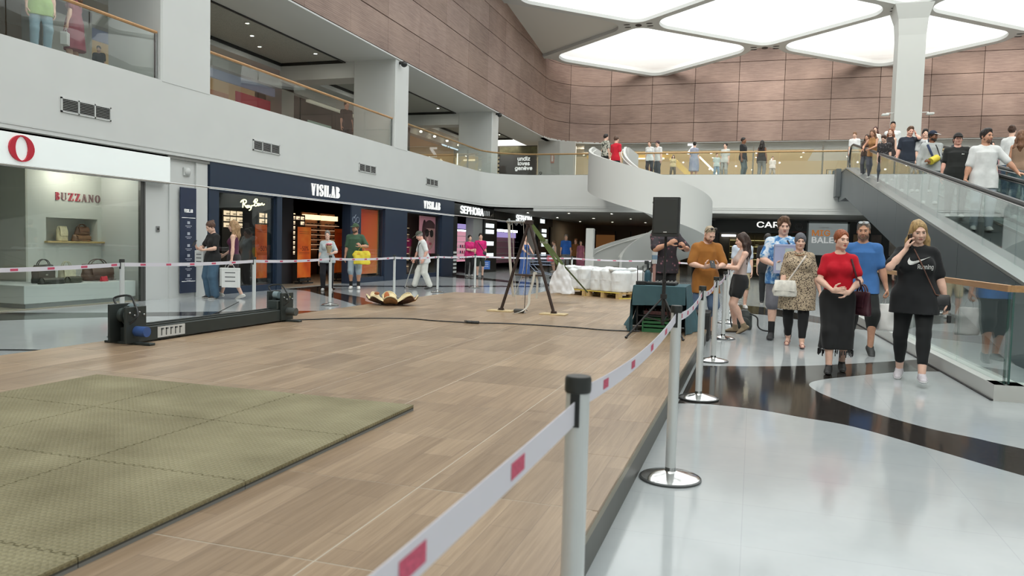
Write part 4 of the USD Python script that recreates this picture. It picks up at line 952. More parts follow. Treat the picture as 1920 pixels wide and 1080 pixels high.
cells('lit L-shaped column of sunglasses boxes at the door', -13.6, 20.4, .86, 3, 8, .17, .10, .08, .055, skip=[(1, j) for j in range(7)]+[(2, j) for j in range(6)])
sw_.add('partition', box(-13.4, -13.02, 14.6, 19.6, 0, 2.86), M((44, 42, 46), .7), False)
for i, (y0, nm) in enumerate(((22.5, 'leftmost'), (24.15, 'middle'), (25.4, 'right'))):
    t = Thing('eyewear_shelf', f'{nm} warm-lit eyewear wall shelf deep in the optician shop', 'shelf', (-15.6, y0, .9))
    t.add('back_board', box(-15.75, -15.7, y0, y0+1.05, .02, 2.32), M((120, 82, 58), .6), False); t.add('header_light', box(-15.7, -15.55, y0+.03, y0+1.02, 2.06, 2.24), WARM, False)
    for k in range(6):
        z = .95+k*.18; t.add('shelf', box(-15.7, -15.5, y0, y0+1.05, z, z+.022), M((240, 200, 160), .5, emit=.5), False)
        for q in range(4): t.add('glasses', box(-15.56, -15.5, y0+.08+q*.25, y0+.24+q*.25, z+.04, z+.085, .01), M((60, 40, 34), .4), False)
for i, (x, y, lab) in enumerate(((-12.42, 17.1-.0, ''), (-12.8, 19.5, ''), (-12.8, 21.57, ''))): pass
ORANGE = _mk('orangeprint', {'g': ('geometry', {}), 'n': ('noise_texture', dict(scale=1.6, detail=2)), 'r': ('rgb_ramp', {'ramp': [(0.3, lin((206, 70, 26))), (0.55, lin((232, 104, 30))), (0.75, lin((244, 138, 48)))]}), 'p': ('principled_bsdf', dict(roughness=.5, emission_strength=0.12))},
            [('g.position', 'n.vector'), ('n.fac', 'r.fac'), ('r.color', 'p.base_color'), ('r.color', 'p.emission_color')], 'p.BSDF')
for x, y, w_, z0, lab in ((-12.45, 17.14-.12, .66, .28, 'orange sale banner behind the glass of the neon sign window'), (-12.75, 19.42, .70, .20, 'orange sale banner on a dark foot in the middle of the shop doorway'), (-12.75, 21.5, .74, .29, 'orange sale banner behind the person holding flowers')):
    t = Thing('sale_banner', lab, 'banner', (x, y+w_/2, 0))
    t.add('sheet', box(x-.012, x, y, y+w_, z0, 1.70), ORANGE, False); t.add('foot', cat(box(x-.13, x+.13, y+.06, y+w_-.06, .02, .06), box(x-.02, x+.0, y+.1, y+.14, .06, z0), box(x-.02, x+.0, y+w_-.14, y+w_-.1, .06, z0), box(x-.05, x+.05, y+.06, y+w_-.06, .10, z0-.03)), DARK, False)
    m = text('-50%', .13, .003, True, w_*.62); t.add('lettering', on_left(m, x+.001, y+w_*.2, 1.0), M((150, 52, 22), .6), False)
    t.add('line', cat(*[box(x, x+.003, y+w_*.12, y+w_*.88, z, z+.012) for z in (.94, .90, 1.55, 1.50)]), M((160, 60, 26), .6), False)
ORP = _mk('orangegrad', {'g': ('geometry', {}), 'sx': ('separate_xyz', {}), 'mr': ('map_range', dict(from_min=21.6, from_max=23.4)), 'mz': ('map_range', dict(from_min=2.5, from_max=0.2)), 'a': ('math', {'math_type': 'add'}), 'h': ('math', {'math_type': 'multiply', 'value2': 0.5}),
     'r': ('rgb_ramp', {'ramp': [(0.15, lin((222, 74, 52))), (0.6, lin((240, 118, 66))), (0.95, lin((246, 158, 92)))]}), 'p': ('principled_bsdf', dict(roughness=.5, emission_strength=.15))},
     [('g.position', 'sx.vector'), ('sx.y', 'mr.value'), ('sx.z', 'mz.value'), ('mr.result', 'a.value1'), ('mz.result', 'a.value2'), ('a.value', 'h.value1'), ('h.value', 'r.fac'), ('r.color', 'p.base_color'), ('r.color', 'p.emission_color')], 'p.BSDF')
t = Thing('window_poster', 'tall plain red to orange poster filling an optician window', 'poster', (-12.1, 22.4, 0)); t.add('sheet', box(-12.1, -12.085, 21.72, 23.14, .26, 2.36), ORP, False); t.add('frame', cat(box(-12.12, -12.07, 21.66, 21.72, .2, 2.4), box(-12.12, -12.07, 23.1, 23.16, .2, 2.4)), M((160, 130, 90), .5), False)
t = Thing('navy_display', 'navy window panel with white outlined spectacles mark', 'sign', (-12.0, 21.2, 1)); t.add('panel', box(-11.849, -11.842, 20.95, 21.5, .2, 2.4), NAVY, False)
t.add('mark', cat(*[tube([(-11.84, 21.2+c+.09*math.cos(a), 1.98+.09*math.sin(a)) for a in np.linspace(0, 6.283, 16)], .008, 5, True) for c in (-.12, .12)]+[tube([(-11.84, 21.2, 2.14), (-11.84, 21.08, 2.02)], .008, 5)]), M((150, 160, 176), .5), 30)
t.add('lettering', cat(on_left(text('COLLECTION', .05, .003), -11.845, 21.0, 1.62), on_left(text('LUNETTES', .05, .003), -11.845, 21.0, 1.54)), M((170, 176, 190), .5), False)
# pink portrait poster (plain stand-in)
t = Thing('portrait_poster', 'pink poster of a woman wearing dark round sunglasses', 'poster', (-12.3, 28, 1))
pX = -12.12; t.add('sheet', box(pX-.02, pX, 26.55, 28.06, .9, 2.34), M((226, 150, 168), .5, emit=.1), False)
t.add('face', on_left(prism(affinity.scale(Point(0, 0).buffer(1, 16), .50, .58), 0, .004), pX, 27.5, 1.62), M((214, 158, 156), .5, noise=.08), False)
t.add('hair', on_left(prism(unary_union([affinity.scale(Point(0, 0).buffer(1, 16), .66, .5).intersection(sbox(-1, .18, 1, 1)), affinity.scale(Point(-.5, -.1).buffer(1, 16), .22, .6)]).intersection(sbox(-.93, -.8, .5, .62)), 0, .006), pX, 27.5, 1.70), M((84, 46, 56), .5), False)
t.add('sunglasses', on_left(prism(unary_union([affinity.scale(Point(-.2, 0).buffer(1, 14), .19, .15), affinity.scale(Point(.24, -.02).buffer(1, 14), .17, .15), sbox(-.5, .04, .2, .08)]), 0, .008), pX, 27.45, 1.70), M((40, 34, 38), .3), False)
t.add('lips', on_left(prism(affinity.scale(Point(0, 0).buffer(1, 12), .13, .05), 0, .006), pX, 27.6, 1.28), M((190, 70, 86), .5), False)
t = Thing('eyewear_shelf', 'warm-lit eyewear shelf in the window beside the pink poster', 'shelf', (-12.6, 25.6, .2)); t.add('back_board', box(-12.65, -12.6, 25.2, 26.3, .02, 2.3), M((150, 110, 84), .6), False)
t.add('header_light', box(-12.6, -12.5, 25.25, 26.25, 2.12, 2.28), WARM, False)
for k in range(7):
    z = .4+k*.24; t.add('shelf', box(-12.6, -12.42, 25.2, 26.3, z, z+.025), M((238, 206, 170), .5, emit=.4), False); t.add('glasses', box(-12.5, -12.44, 25.35, 26.1, z+.05, z+.1, .01), M((70, 46, 40), .4), False)
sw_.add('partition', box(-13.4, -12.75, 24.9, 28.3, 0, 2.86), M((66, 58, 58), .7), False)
# ---- cosmetics shop: black front, white lettering, black and white striped blocks
BLK = M((36, 38, 38), .3)
t = Thing('sign_band', 'black shop sign band with white condensed lettering at the rounded corner', 'sign', (X0, 32, 2.4))
t.add('band', box(X0-.25, X0+.02, 29.3, 34.4, 2.50, 3.04), BLK, False)
m = text('SEPHORA', .31, .03, True, 2.85); t.add('lettering', on_left(m, X0+.02, 29.98, 2.60), glow((240, 248, 244), 1.5), False)
STR = glow((238, 246, 244), 1.25)
for (a, b) in ((29.3, 29.75), (33.1, 34.9), (42.3, 44.6)): sw_.add('black_pier', box(-12.3, X0, a, b, 0, 2.5), BLK, False)
for k in range(6): t.add('stripe', box(X0, X0+.012, 29.36, 29.70, .1+k*.16, .18+k*.16), M((226, 230, 228), .5), False)
for (y, ww) in ((33.28, 1.1), (43.05, .95)):
    for z in (2.08, 1.80, 1.25, .70): t.add('lit_block', box(X0-.0, X0+.03, y, y+ww, z, z+.2), STR, False)
for k in range(4): t.add('lit_block', box(X0, X0+.02, 32.95+k*.22, 33.05+k*.22, 2.62, 2.84), STR, False)
t = Thing('sign_band', 'second black sign band with white lettering, under the back gallery', 'sign', (-12, 40, 2.4))
t.add('band', box(-12.2, -11.98, 34.9, 46, 2.46, 2.98), BLK, False); m = text('SEPHORA', .34, .03, True, 3.05); t.add('lettering', on_left(m, -11.98, 38.35, 2.56), glow((240, 248, 244), 1.5), False)
t.add('lit_block', box(-12, -11.97, 43.1, 44.1, 2.62, 2.86), STR, False)
cos = Thing('cosmetics_display', 'pink and violet lit cosmetics wall inside the black shop front', 'display', (-13, 32, 0))
PINKW = glow((236, 168, 186), .8); VIOW = glow((176, 160, 220), .9)
cos.add('violet_header', box(-12.75, -12.6, 29.8, 33, 1.98, 2.2), VIOW, False); cos.add('light_strip', box(-12.6, -12.55, 29.8, 33, 1.86, 1.94), COOL, False); cos.add('pink_panel', box(-12.8, -12.7, 29.8, 33, .5, 1.86), PINKW, False)
for k in range(5): cos.add('shelf', box(-12.72, -12.5, 29.8, 33, .6+k*.26, .62+k*.26), WHITE, False)
for k in range(36): cos.add('bottle', cyl((-12.56, 29.95+(k % 12)*.25, .62+.26*(k//12)), (-12.56, 29.95+(k % 12)*.25, .74+.26*(k//12)), .04, .03, 8), M([(200, 90, 120), (240, 220, 220), (90, 70, 110)][k % 3], .4), 30)
cos.add('grey_column', box(-12.3, -11.95, 31.9, 33.1, 0, 2.5), M((146, 148, 146), .6), False)
cos = Thing('cosmetics_display', 'violet and white lit cosmetics wall of the second black shop front', 'display', (-13, 39, 0))
cos.add('violet_header', box(-13.3, -13.2, 38, 42.3, 1.7, 1.98), VIOW, False); cos.add('light_strip', box(-13.2, -13.1, 37.5, 42.3, 2.0, 2.14), COOL, False); cos.add('pink_panel', box(-13.35, -13.25, 35.2, 42.3, .3, 1.7), M((150, 110, 120), .6, emit=.15), False)
for k in range(4): cos.add('shelf', box(-13.25, -13.0, 35.2, 42.3, .5+k*.32, .52+k*.32), WHITE, False)
cos.add('white_panel', box(-12.1, -12.0, 40.6, 42.2, .3, 2.4), M((196, 200, 208), .6), False)
# ---- back of the ground floor: dark hall, black boutique, hoarding
gb = Thing('wall_back_ground', 'dark ground-floor shop wall under the back gallery', None, (0, 40, 0), kind='structure')
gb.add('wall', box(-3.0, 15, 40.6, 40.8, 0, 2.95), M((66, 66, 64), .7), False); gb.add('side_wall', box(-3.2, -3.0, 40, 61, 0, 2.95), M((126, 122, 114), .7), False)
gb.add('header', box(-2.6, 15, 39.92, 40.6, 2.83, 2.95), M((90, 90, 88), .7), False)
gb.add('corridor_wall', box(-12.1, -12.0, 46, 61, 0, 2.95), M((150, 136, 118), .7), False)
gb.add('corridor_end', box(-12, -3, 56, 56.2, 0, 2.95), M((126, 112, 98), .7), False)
for i, (x, z, w_, c) in enumerate(((-11.2, 1.2, 1.4, (176, 120, 70)), (-8.6, 1.0, 1.0, (150, 50, 46)), (-6.6, 1.3, 1.6, (196, 170, 120)))):
    t = Thing('distant_display', ('amber', 'dark red', 'cream')[i]+' lit shop display at the far end of the dark corridor', 'display', (x, 55.9, z)); t.add('panel', box(x, x+w_, 55.9, 55.98, .3, z+1.0), M(c, .6, emit=.22), False); t.add('frame', cat(box(x-.06, x, 55.88, 55.98, .02, 2.5), box(x+w_, x+w_+.06, 55.88, 55.98, .02, 2.5)), DARK, False)
for i in range(12):
    x, y = -10.8+(i % 4)*2.1, 36.5+(i//4)*6.0
    d = Thing('ceiling_light', 'small round downlight in the dark ceiling under the back gallery', 'ceiling light', (x, y, 2.9), group='downlights under the back gallery'); d.add('trim_ring', lathe([(.05, 0), (.085, 0), (.085, .012), (.05, .012)], 12, (x, y, 2.905)), WHITE2, 30); d.add('lamp', lathe([(.001, 0), (.05, 0)], 12, (x, y, 2.91)), glow((255, 240, 214), 520), False)
t = Thing('sign_band', 'black boutique front with white capital letters CARA', 'sign', (0, 40, 2.5)); t.add('band', box(-1.9, 2.42, 39.85, 40.0, 2.22, 2.84), BLK, False); t.add('lettering', on_back(text('CARA', .27, .03, True, 1.45), .08, 39.85, 2.50), glow((245, 245, 240), 1.3), False)
t.add('emblem', cat(tube([(2.05+.16*math.cos(a), 39.84, 2.56+.16*math.sin(a)) for a in np.linspace(0, 6.283, 18)], .012, 5, True), tube([(2.05+.09*math.cos(a), 39.84, 2.56+.09*math.sin(a)) for a in np.linspace(0, 6.283, 14)], .01, 5, True)), M((110, 112, 112), .5), 30)
t.add('red_line', box(1.75, 2.4, 39.84, 39.85, 2.28, 2.31), M((130, 60, 58), .6), False)
t = Thing('boutique_shelves', 'yellow-lit shelf wall inside the black boutique', 'shelf', (0, 40.4, 1)); t.add('back_board', box(-1.7, 2.35, 40.5, 40.58, .1, 2.2), M((66, 58, 44), .7), False)
for k in range(5): t.add('shelf', box(-1.2, 1.2, 40.3, 40.5, .55+k*.32, .575+k*.32), M((232, 220, 150), .5, emit=.7), False)
for k in range(5): t.add('upright', box(-1.2+k*.6, -1.17+k*.6, 40.28, 40.5, .3, 2.1), M((120, 104, 66), .5), False)
for k in range(32): t.add('box_item', box(-1.1+(k % 8)*.29, -.95+(k % 8)*.29, 40.32, 40.45, .575+.32*(k//8), .70+.32*(k//8)), M([(70, 60, 50), (190, 180, 140), (110, 70, 50)][k % 3], .5), False)
t.add('header_light', box(-1.6, -.9, 40.25, 40.5, 2.02, 2.12), COOL, False)
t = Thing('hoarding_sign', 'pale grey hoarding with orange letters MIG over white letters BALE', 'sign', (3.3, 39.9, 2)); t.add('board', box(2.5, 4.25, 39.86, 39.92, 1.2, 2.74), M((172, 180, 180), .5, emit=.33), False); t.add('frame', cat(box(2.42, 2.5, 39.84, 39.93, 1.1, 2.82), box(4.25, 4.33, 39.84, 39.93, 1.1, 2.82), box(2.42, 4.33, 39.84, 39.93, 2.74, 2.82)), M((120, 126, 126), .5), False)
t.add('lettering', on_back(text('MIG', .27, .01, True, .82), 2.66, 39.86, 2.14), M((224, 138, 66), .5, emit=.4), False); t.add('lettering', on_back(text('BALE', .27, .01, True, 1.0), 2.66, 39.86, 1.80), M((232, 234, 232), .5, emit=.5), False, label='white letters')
t.add('small_print', on_back(text('ici bientôt', .07, .006), 2.98, 39.86, 2.5), M((226, 228, 226), .5), False)
for i in range(4):
    t = Thing('framed_poster', f'small dark framed poster on the back wall right of the hoarding, {("leftmost", "second", "third", "rightmost")[i]} of four', 'poster', (4.7+i*.8, 40.55, 1.6)); t.add('frame', box(4.55+i*.8, 5.1+i*.8, 40.55, 40.6, 1.2, 2.3), DARK, False); t.add('sheet', box(4.6+i*.8, 5.05+i*.8, 40.54, 40.55, 1.25, 2.25), M([(150, 120, 90), (110, 96, 90), (170, 160, 150), (90, 96, 110)][i], .6, noise=.3, nscale=3), False)
# ---- upper gallery, left: shop fronts behind the balustrade
ug = Pieces('wall_gallery')
ug.add('bulkhead', box(-17.6, -17.3, -9, 46, 7.0, 7.4), WHITE2, False); ug.add('rear', box(-20.8, -20.6, -9, 46, 4.5, 7.3), M((150, 140, 126), .7), False)
ug.add('pier', box(-18, -17.3, 25.2, 26.0, 4.5, 7.3), M((176, 176, 172), .7), False); ug.add('pier', box(-18, -17.3, 34.5, 36.5, 4.5, 7.3), M((96, 96, 92), .7), False); ug.add('pier', box(-18, -17.3, 15, 16.5, 4.5, 7.3), WHITE2, False)
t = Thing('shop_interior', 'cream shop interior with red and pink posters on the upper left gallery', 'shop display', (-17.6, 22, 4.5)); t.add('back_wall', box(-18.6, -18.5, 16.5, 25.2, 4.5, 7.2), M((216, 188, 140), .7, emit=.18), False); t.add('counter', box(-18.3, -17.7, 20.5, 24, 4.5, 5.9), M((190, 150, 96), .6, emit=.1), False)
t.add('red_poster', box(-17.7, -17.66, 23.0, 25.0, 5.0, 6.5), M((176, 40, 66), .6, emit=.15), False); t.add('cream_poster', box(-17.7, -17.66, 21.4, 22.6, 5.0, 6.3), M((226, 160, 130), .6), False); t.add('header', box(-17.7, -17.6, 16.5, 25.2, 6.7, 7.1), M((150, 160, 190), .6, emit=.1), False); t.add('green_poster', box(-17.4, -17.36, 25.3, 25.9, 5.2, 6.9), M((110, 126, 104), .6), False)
t = Thing('shop_interior', 'dark coffee boutique with a white sign board on the upper gallery', 'shop display', (-17.6, 30, 4.5)); t.add('dark_wall', box(-17.7, -17.6, 26.0, 34.5, 4.5, 7.0), M((60, 60, 60), .6), False); t.add('sign_board', box(-17.6, -17.45, 27.3, 34.5, 6.9, 7.35), M((226, 222, 204), .5, emit=.25), False)
t.add('lettering', on_left(text('NESP', .32, .02, True, 1.6), -17.45, 31.1, 6.96), M((96, 80, 56), .5), False); t.add('poster', box(-17.6, -17.55, 27.4, 29.2, 5.0, 6.2), M((170, 196, 186), .5, emit=.1), False)
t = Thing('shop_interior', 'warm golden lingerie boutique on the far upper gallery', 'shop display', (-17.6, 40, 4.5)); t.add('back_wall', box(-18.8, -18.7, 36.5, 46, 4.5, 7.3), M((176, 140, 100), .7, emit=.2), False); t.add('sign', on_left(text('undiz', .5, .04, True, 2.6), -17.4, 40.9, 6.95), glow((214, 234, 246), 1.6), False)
for y in (43.0, 44.5): t.add('light_tube', cyl((-17.2, y, 4.5), (-17.2, y, 6.7), .06, n=8), glow((244, 255, 236), 2.0), 30)
for k in range(7): t.add('spot', ellipsoid((-17.0-(k % 2)*.5, 37.2+k*.9, 7.15), (.08, .08, .06), 1), glow((255, 240, 210), 6), True)
for k in range(5): t.add('mannequin', lathe([(.02, 0), (.03, .8), (.14, .82), (.11, 1.05), (.16, 1.25), (.12, 1.38), (.04, 1.42), (.05, 1.5), (.001, 1.62)], 12, (-17.7, 38.0+k*1.05, 4.5)), M([(230, 214, 190), (226, 150, 160), (240, 236, 226)][k % 3], .6), 30)
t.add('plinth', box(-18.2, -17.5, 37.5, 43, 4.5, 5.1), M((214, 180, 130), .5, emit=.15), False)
t = Thing('exit_sign', 'small green and white exit sign hanging under the gallery ceiling', 'exit sign', (-14.5, 27.2, 7)); t.add('panel', box(-14.9, -14.3, 27.2, 27.24, 7.0, 7.3), M((110, 176, 140), .5, emit=.4), False); t.add('arrow', box(-14.84, -14.6, 27.19, 27.2, 7.07, 7.23), M((236, 240, 238), .5, emit=.4), False); t.add('hanger', box(-14.62, -14.58, 27.21, 27.23, 7.3, 7.55), WHITE2, False)
# ---- upper gallery, back
ub = Thing('wall_gallery_back', 'upper shop wall at the back of the hall behind the balustrade', None, (0, 46, 4.5), kind='structure')
ub.add('grey_panel', box(-12.5, -11.2, 44.1, 44.3, 4.5, 7.5), M((186, 186, 182), .6), False); ub.add('grey_panel', box(-11.2, -10.3, 44.3, 44.5, 4.5, 7.5), M((208, 208, 204), .6), False)
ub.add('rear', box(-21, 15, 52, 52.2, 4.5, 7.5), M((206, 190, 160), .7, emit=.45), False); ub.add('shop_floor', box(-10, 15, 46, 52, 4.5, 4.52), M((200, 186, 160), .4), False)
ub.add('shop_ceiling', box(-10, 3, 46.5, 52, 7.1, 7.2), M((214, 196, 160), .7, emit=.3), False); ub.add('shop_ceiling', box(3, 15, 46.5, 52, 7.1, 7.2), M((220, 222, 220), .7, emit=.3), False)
for i in range(14):
    x, y = -10.5+(i % 7)*2.6, 47.6+(i//7)*2.2
    d = Thing('ceiling_light', 'small round downlight inside the shop at the back of the upper gallery', 'ceiling light', (x, y, 7.08), group='downlights in the back gallery shop'); d.add('trim_ring', lathe([(.06, 0), (.095, 0), (.095, .012), (.06, .012)], 12, (x, y, 7.085)), WHITE2, 30); d.add('lamp', lathe([(.001, 0), (.06, 0)], 12, (x, y, 7.09)), glow((255, 238, 208), 160), False)
ub.add('fascia', box(-10.2, 15, 46.3, 46.5, 7.12, 7.5), M((190, 192, 188), .6), False)
t = Thing('wall_poster', 'dark wall panel with white lettering undiz loves genève', 'sign', (-13.6, 44, 6)); t.add('panel', box(-14.9, -12.55, 44.0, 44.08, 4.5, 7.25), M((84, 78, 76), .5), False); t.add('photo_strip', box(-14.9, -12.55, 43.99, 44.0, 6.7, 7.2), M((104, 100, 70), .5, noise=.5, nscale=2), False)
for s_, z, w_ in (('undiz', 6.36, .78), ('loves', 6.08, .74), ('genève', 5.80, 1.08)): t.add('lettering', on_back(text(s_, .22, .01, True, w_), -13.78+(.86-w_)/2, 43.99, z), glow((246, 246, 240), 1.2), False)
for k in range(9): t.add('clip', box(-14.98, -14.86, 43.95, 44.0, 4.7+k*.24, 4.8+k*.24), DARK, False)
t = Thing('wall_sign', 'small pinkish vertical wall sign on the grey gallery wall', 'sign', (-11.6, 44, 6.5)); t.add('panel', box(-11.72, -11.5, 44.06, 44.1, 6.2, 6.75), M((200, 150, 136), .5), False); t.add('symbol', box(-11.66, -11.56, 44.05, 44.06, 6.3, 6.65), M((236, 226, 220), .5), False)
t = Thing('fire_hydrant_ring', 'small dark ring handle on the grey gallery wall', 'fitting', (-11.9, 44, 5.6)); t.add('ring', tube([(-12.3+.07*math.cos(a), 44.06, 5.62+.07*math.sin(a)) for a in np.linspace(0, 6.283, 14)], .015, 6, True), DARK, 30); t.add('stem', box(-12.31, -12.29, 44.05, 44.1, 5.5, 5.55), DARK, False)
t = Thing('gallery_storefront', 'glazed gallery shop front with thin light tubes and gold strips', 'shop front', (-6, 46, 4.5))
for x in (-10.9, -10.45): t.add('light_tube', box(x, x+.05, 45.0, 45.05, 4.5, 7.3), glow((250, 244, 224), 1.6), False)
for x0, x1 in ((-10.0, -8.3), (-7.6, -5.4)): t.add('light_strip', box(x0, x1, 47, 47.1, 6.72, 6.80), glow((255, 232, 180), 3.0), False); t.add('gold_cove', box(x0-.2, x1+.4, 47.1, 47.5, 6.82, 7.0), M((220, 186, 120), .5, emit=.4), False)
t.add('mullion', cat(*[box(x, x+.08, 46.0, 46.08, 4.5, 7.3) for x in (-6.1, -.3, 3.4, 6.5)]+[box(-6.1, -.3, 46.0, 46.06, 6.95, 7.0)]), M((120, 116, 106), .5), False)
t.add('stair_light', tube([(-3.4, 48, 6.95), (-1.55, 48, 5.15)], .06, 6), glow((255, 240, 206), 2.4), False); t.add('gold_stair_side', ribbon([(-5.2, 48.2, 7.0), (-2.6, 48.2, 4.6)], [0, 0, 1.0], .22, .1), M((222, 196, 130), .5, emit=.45), False)
zp = Polygon([(0, 0), (.5, 0), (.5, .12), (.2, .12), (.5, .5), (.5, .62), (0, .62), (0, .5), (.28, .5), (0, .12)]); t.add('sign_letter', on_back(prism(zp, 0, .05), -3.95, 45.98, 6.86), glow((250, 250, 246), 1.5), False, label='white letter Z')
for k in range(26): t.add('spot', ellipsoid((-5+NB.uniform(0, 8.6), 47.5+NB.uniform(0, 3), 4.7+NB.uniform(0, 2.3)), (.05, .05, .05), 1), glow((255, 246, 226), 6), True)
t = Thing('clothes_rack', 'pale clothes racks and shelves in the white back gallery shop', 'rack', (4, 48, 4.5))
for k in range(4): t.add('rail', tube([(3.8+k*1.4, 47.6, 4.5), (3.8+k*1.4, 47.6, 6.1), (4.8+k*1.4, 47.6, 6.1), (4.8+k*1.4, 47.6, 4.5)], .025, 6), M((96, 96, 94), .5), 30)
for k in range(16): t.add('garment', box(3.9+(k//4)*1.4+(k % 4)*.22, 4.05+(k//4)*1.4+(k % 4)*.22, 47.45, 47.75, 5.0, 6.05, .03), M([(206, 206, 200), (150, 140, 126), (230, 226, 216), (120, 130, 136)][(k*7) % 4], .8), False)
t.add('table', box(6, 10, 48, 49, 4.5, 5.35), M((226, 222, 210), .6), False)
for i, (x0, x1, c) in enumerate(((8.5, 10.5, (214, 216, 218)), (11, 12.8, (226, 130, 170)))):
    t = Thing('display_board', ('pale grey', 'pink')[i]+' display panel in the shop at the right end of the back gallery', 'display', (x0, 46, 5)); t.add('panel', box(x0, x1, 46.2, 46.28, 4.7, 7.0), M(c, .6, emit=.1), False); t.add('frame', box(x0-.05, x1+.05, 46.22, 46.30, 4.6, 4.7), DARK, False)

# ------------------------------------------------------------------ moving walkway up to the gallery, right side
SLATE = M((84, 92, 97), 0.42, metal=0.35, noise=.05, nscale=2)
DECKM = M((158, 160, 158), 0.34, metal=0.7)
RUBBER = M((38, 40, 40), 0.45)
GL_T = glass((0.86, 0.93, 0.92), .05)
def wz(y): return min(1.08+0.171*(y-11.3), 4.55)
def walkway(label, xa, xb, ytop=31.6, yend=34.0, ylow=4.98, first=True):
    t = Thing('moving_walkway', label, 'moving walkway', ((xa+xb)/2, 20, 0))
    def side(x0, x1, name, lab=None):
        ring = [(ylow, 0.0), (11.0, 0.0), (31.28, 3.42), (yend, 3.42), (yend, 4.5), (31.6, 4.5)]
        pg = Polygon(ring); v, f = prism(pg, 0, x1-x0); v = np.c_[x0+v[:, 2], v[:, 0], v[:, 1]]; t.add(name, (v, f[:, ::-1]), SLATE, False, label=lab)
    # side cladding in sheets, so that the joints show
    ycut = [ylow, 8.2, 11.2, 14.2, 17.2, 20.2, 23.2, 26.2, 29.2, yend]
    full = Polygon([(ylow, 0.0), (11.0, 0.0), (31.28, 3.42), (yend, 3.42), (yend, 4.52), (31.65, 4.52)])
    for x0, x1 in ((xa, xa+.04), (xb-.04, xb)):
        for i in range(len(ycut)-1):
            pg = full.intersection(sbox(ycut[i]+.006, -1, ycut[i+1]-.006, 9))
            if pg.is_empty: continue
            v, f = prism(pg, 0, x1-x0); t.add('side_panel', (np.c_[x0+v[:, 2], v[:, 0], v[:, 1]], f[:, ::-1]), SLATE, False)
    core = full.buffer(-.03); v, f = prism(core, 0, xb-xa-.1); t.add('truss', (np.c_[xa+.05+v[:, 2], v[:, 0], v[:, 1]], f[:, ::-1]), M((70, 76, 80), .5), False)
    if first: t.add('end_box', box(xa-.18, xa, 33.2, 34.0, 3.6, 4.7), M((92, 98, 100), .45), False)
    for x0, x1 in ((xa, xa+.24), (xb-.24, xb)):
        q = [((x0+x1)/2, y, wz(y)+.012) for y in (ylow, 31.62, yend)]
        t.add('deck_strip', ribbon(q, [1, 0, 0], (x1-x0)/2, .05), DECKM, False)
    t.add('tread_band', ribbon([((xa+xb)/2, y, wz(y)-.03) for y in (ylow, 31.62, yend)], [1, 0, 0], (xb-xa)/2-.25, .04), M((70, 72, 72), .5, metal=.5), False)
    for k, x in enumerate((xa+.22, xb-.22)):
        ys_ = np.arange(ylow+.6, 31.9, 1.62)
        for i in range(len(ys_)-1):
            a, b = ys_[i]+.006, ys_[i+1]-.006
            v = [(x+s*.006, y, wz(y)+z) for s in (-1, 1) for y, z in ((a, .03), (b, .03), (b, .86), (a, .86))]
            f = [[0, 1, 2, 3], [7, 6, 5, 4], [0, 4, 5, 1], [1, 5, 6, 2], [2, 6, 7, 3], [3, 7, 4, 0]]; t.add('glass_pane', mv((np.array(v), f)), GL_T, False)
        # rounded newel with its own bent pane
        yn = ys_[-1]; z0 = wz(yn); aa = np.linspace(math.pi/2, -math.pi/2, 11); cyn = yn+.55
        ring = [(yn+.006, z0+.03), (yn+.006, wz(yn)+.86), (cyn, 4.55+.86)]+[(cyn+.40*math.cos(a), 4.55+.45+.41*math.sin(a)) for a in aa[1:]]
        v, f = prism(Polygon(ring).buffer(0), -.006, .006); t.add('glass_pane', (np.c_[x+v[:, 2], v[:, 0], v[:, 1]], f), GL_T, False)
        hr = [(x, y, wz(y)+.90) for y in np.linspace(ylow+.3, yn, 12)]+[(x, cyn, 4.55+.90)]+[(x, cyn+.45*math.cos(a), 4.55+.45+.45*math.sin(a)) for a in aa[1:]]
        t.add('hand_rail', tube(hr, .038, 8), RUBBER, 30, label='black rubber hand rail'); t.add('rail_guide', tube([p-np.array([0, 0, .045]) for p in np.array(hr[:13])], .018, 6), STEEL, 30)
        if k == 0:
            t.add('glass_post', box(x-.02, x+.02, 33.2, 33.25, 4.5, 5.5), STEEL, False)
    return t
walkway('slate-grey inclined moving walkway with glass sides carrying a queue of people', 3.2, 4.6)
walkway('second inclined moving walkway, mostly hidden behind the first one', 4.75, 6.15, first=False)

# ------------------------------------------------------------------ glass guard rail around the foot of the walkway
t = Thing('guard_rail', 'frameless glass guard rail with wooden hand rail on a low pale kerb', 'railing', (2.2, 8.2, 0))
K0, K1, K2 = np.array([2.21, 8.16]), np.array([1.93, 16.3]), np.array([3.12, 8.16])
def wall_seg(a, b, z0, z1, th, off=0):
    d = _n(np.append(b-a, 0))[:2]; n = np.array([d[1], -d[0]])
    if np.dot(n, np.array([3.5, 12])-a) < 0: n = -n
    p = [a+n*off, b+n*off, b+n*(off+th), a+n*(off+th)]
    return prism(Polygon(p), z0, z1)
KERB = M((206, 206, 202), .45)
t.add('kerb', wall_seg(K0, K1, 0, .155, .26), KERB, False); t.add('kerb', wall_seg(K0, K2, 0, .155, .26), M((200, 200, 195), .5), False)
t.add('kerb_foot', wall_seg(K0, K1, 0, .012, .02, -.02), DARK, False)
GL_G = glass((0.90, 0.955, 0.94), .06)
n = 5
for i in range(n):
    a, b = K0+(K1-K0)*(i/n), K0+(K1-K0)*((i+1)/n); g = (b-a)/np.linalg.norm(b-a)*.01
    t.add('glass_pane', wall_seg(a+g+[0, 0], b-g, .155, 1.03, .014, .10), GL_G, False)
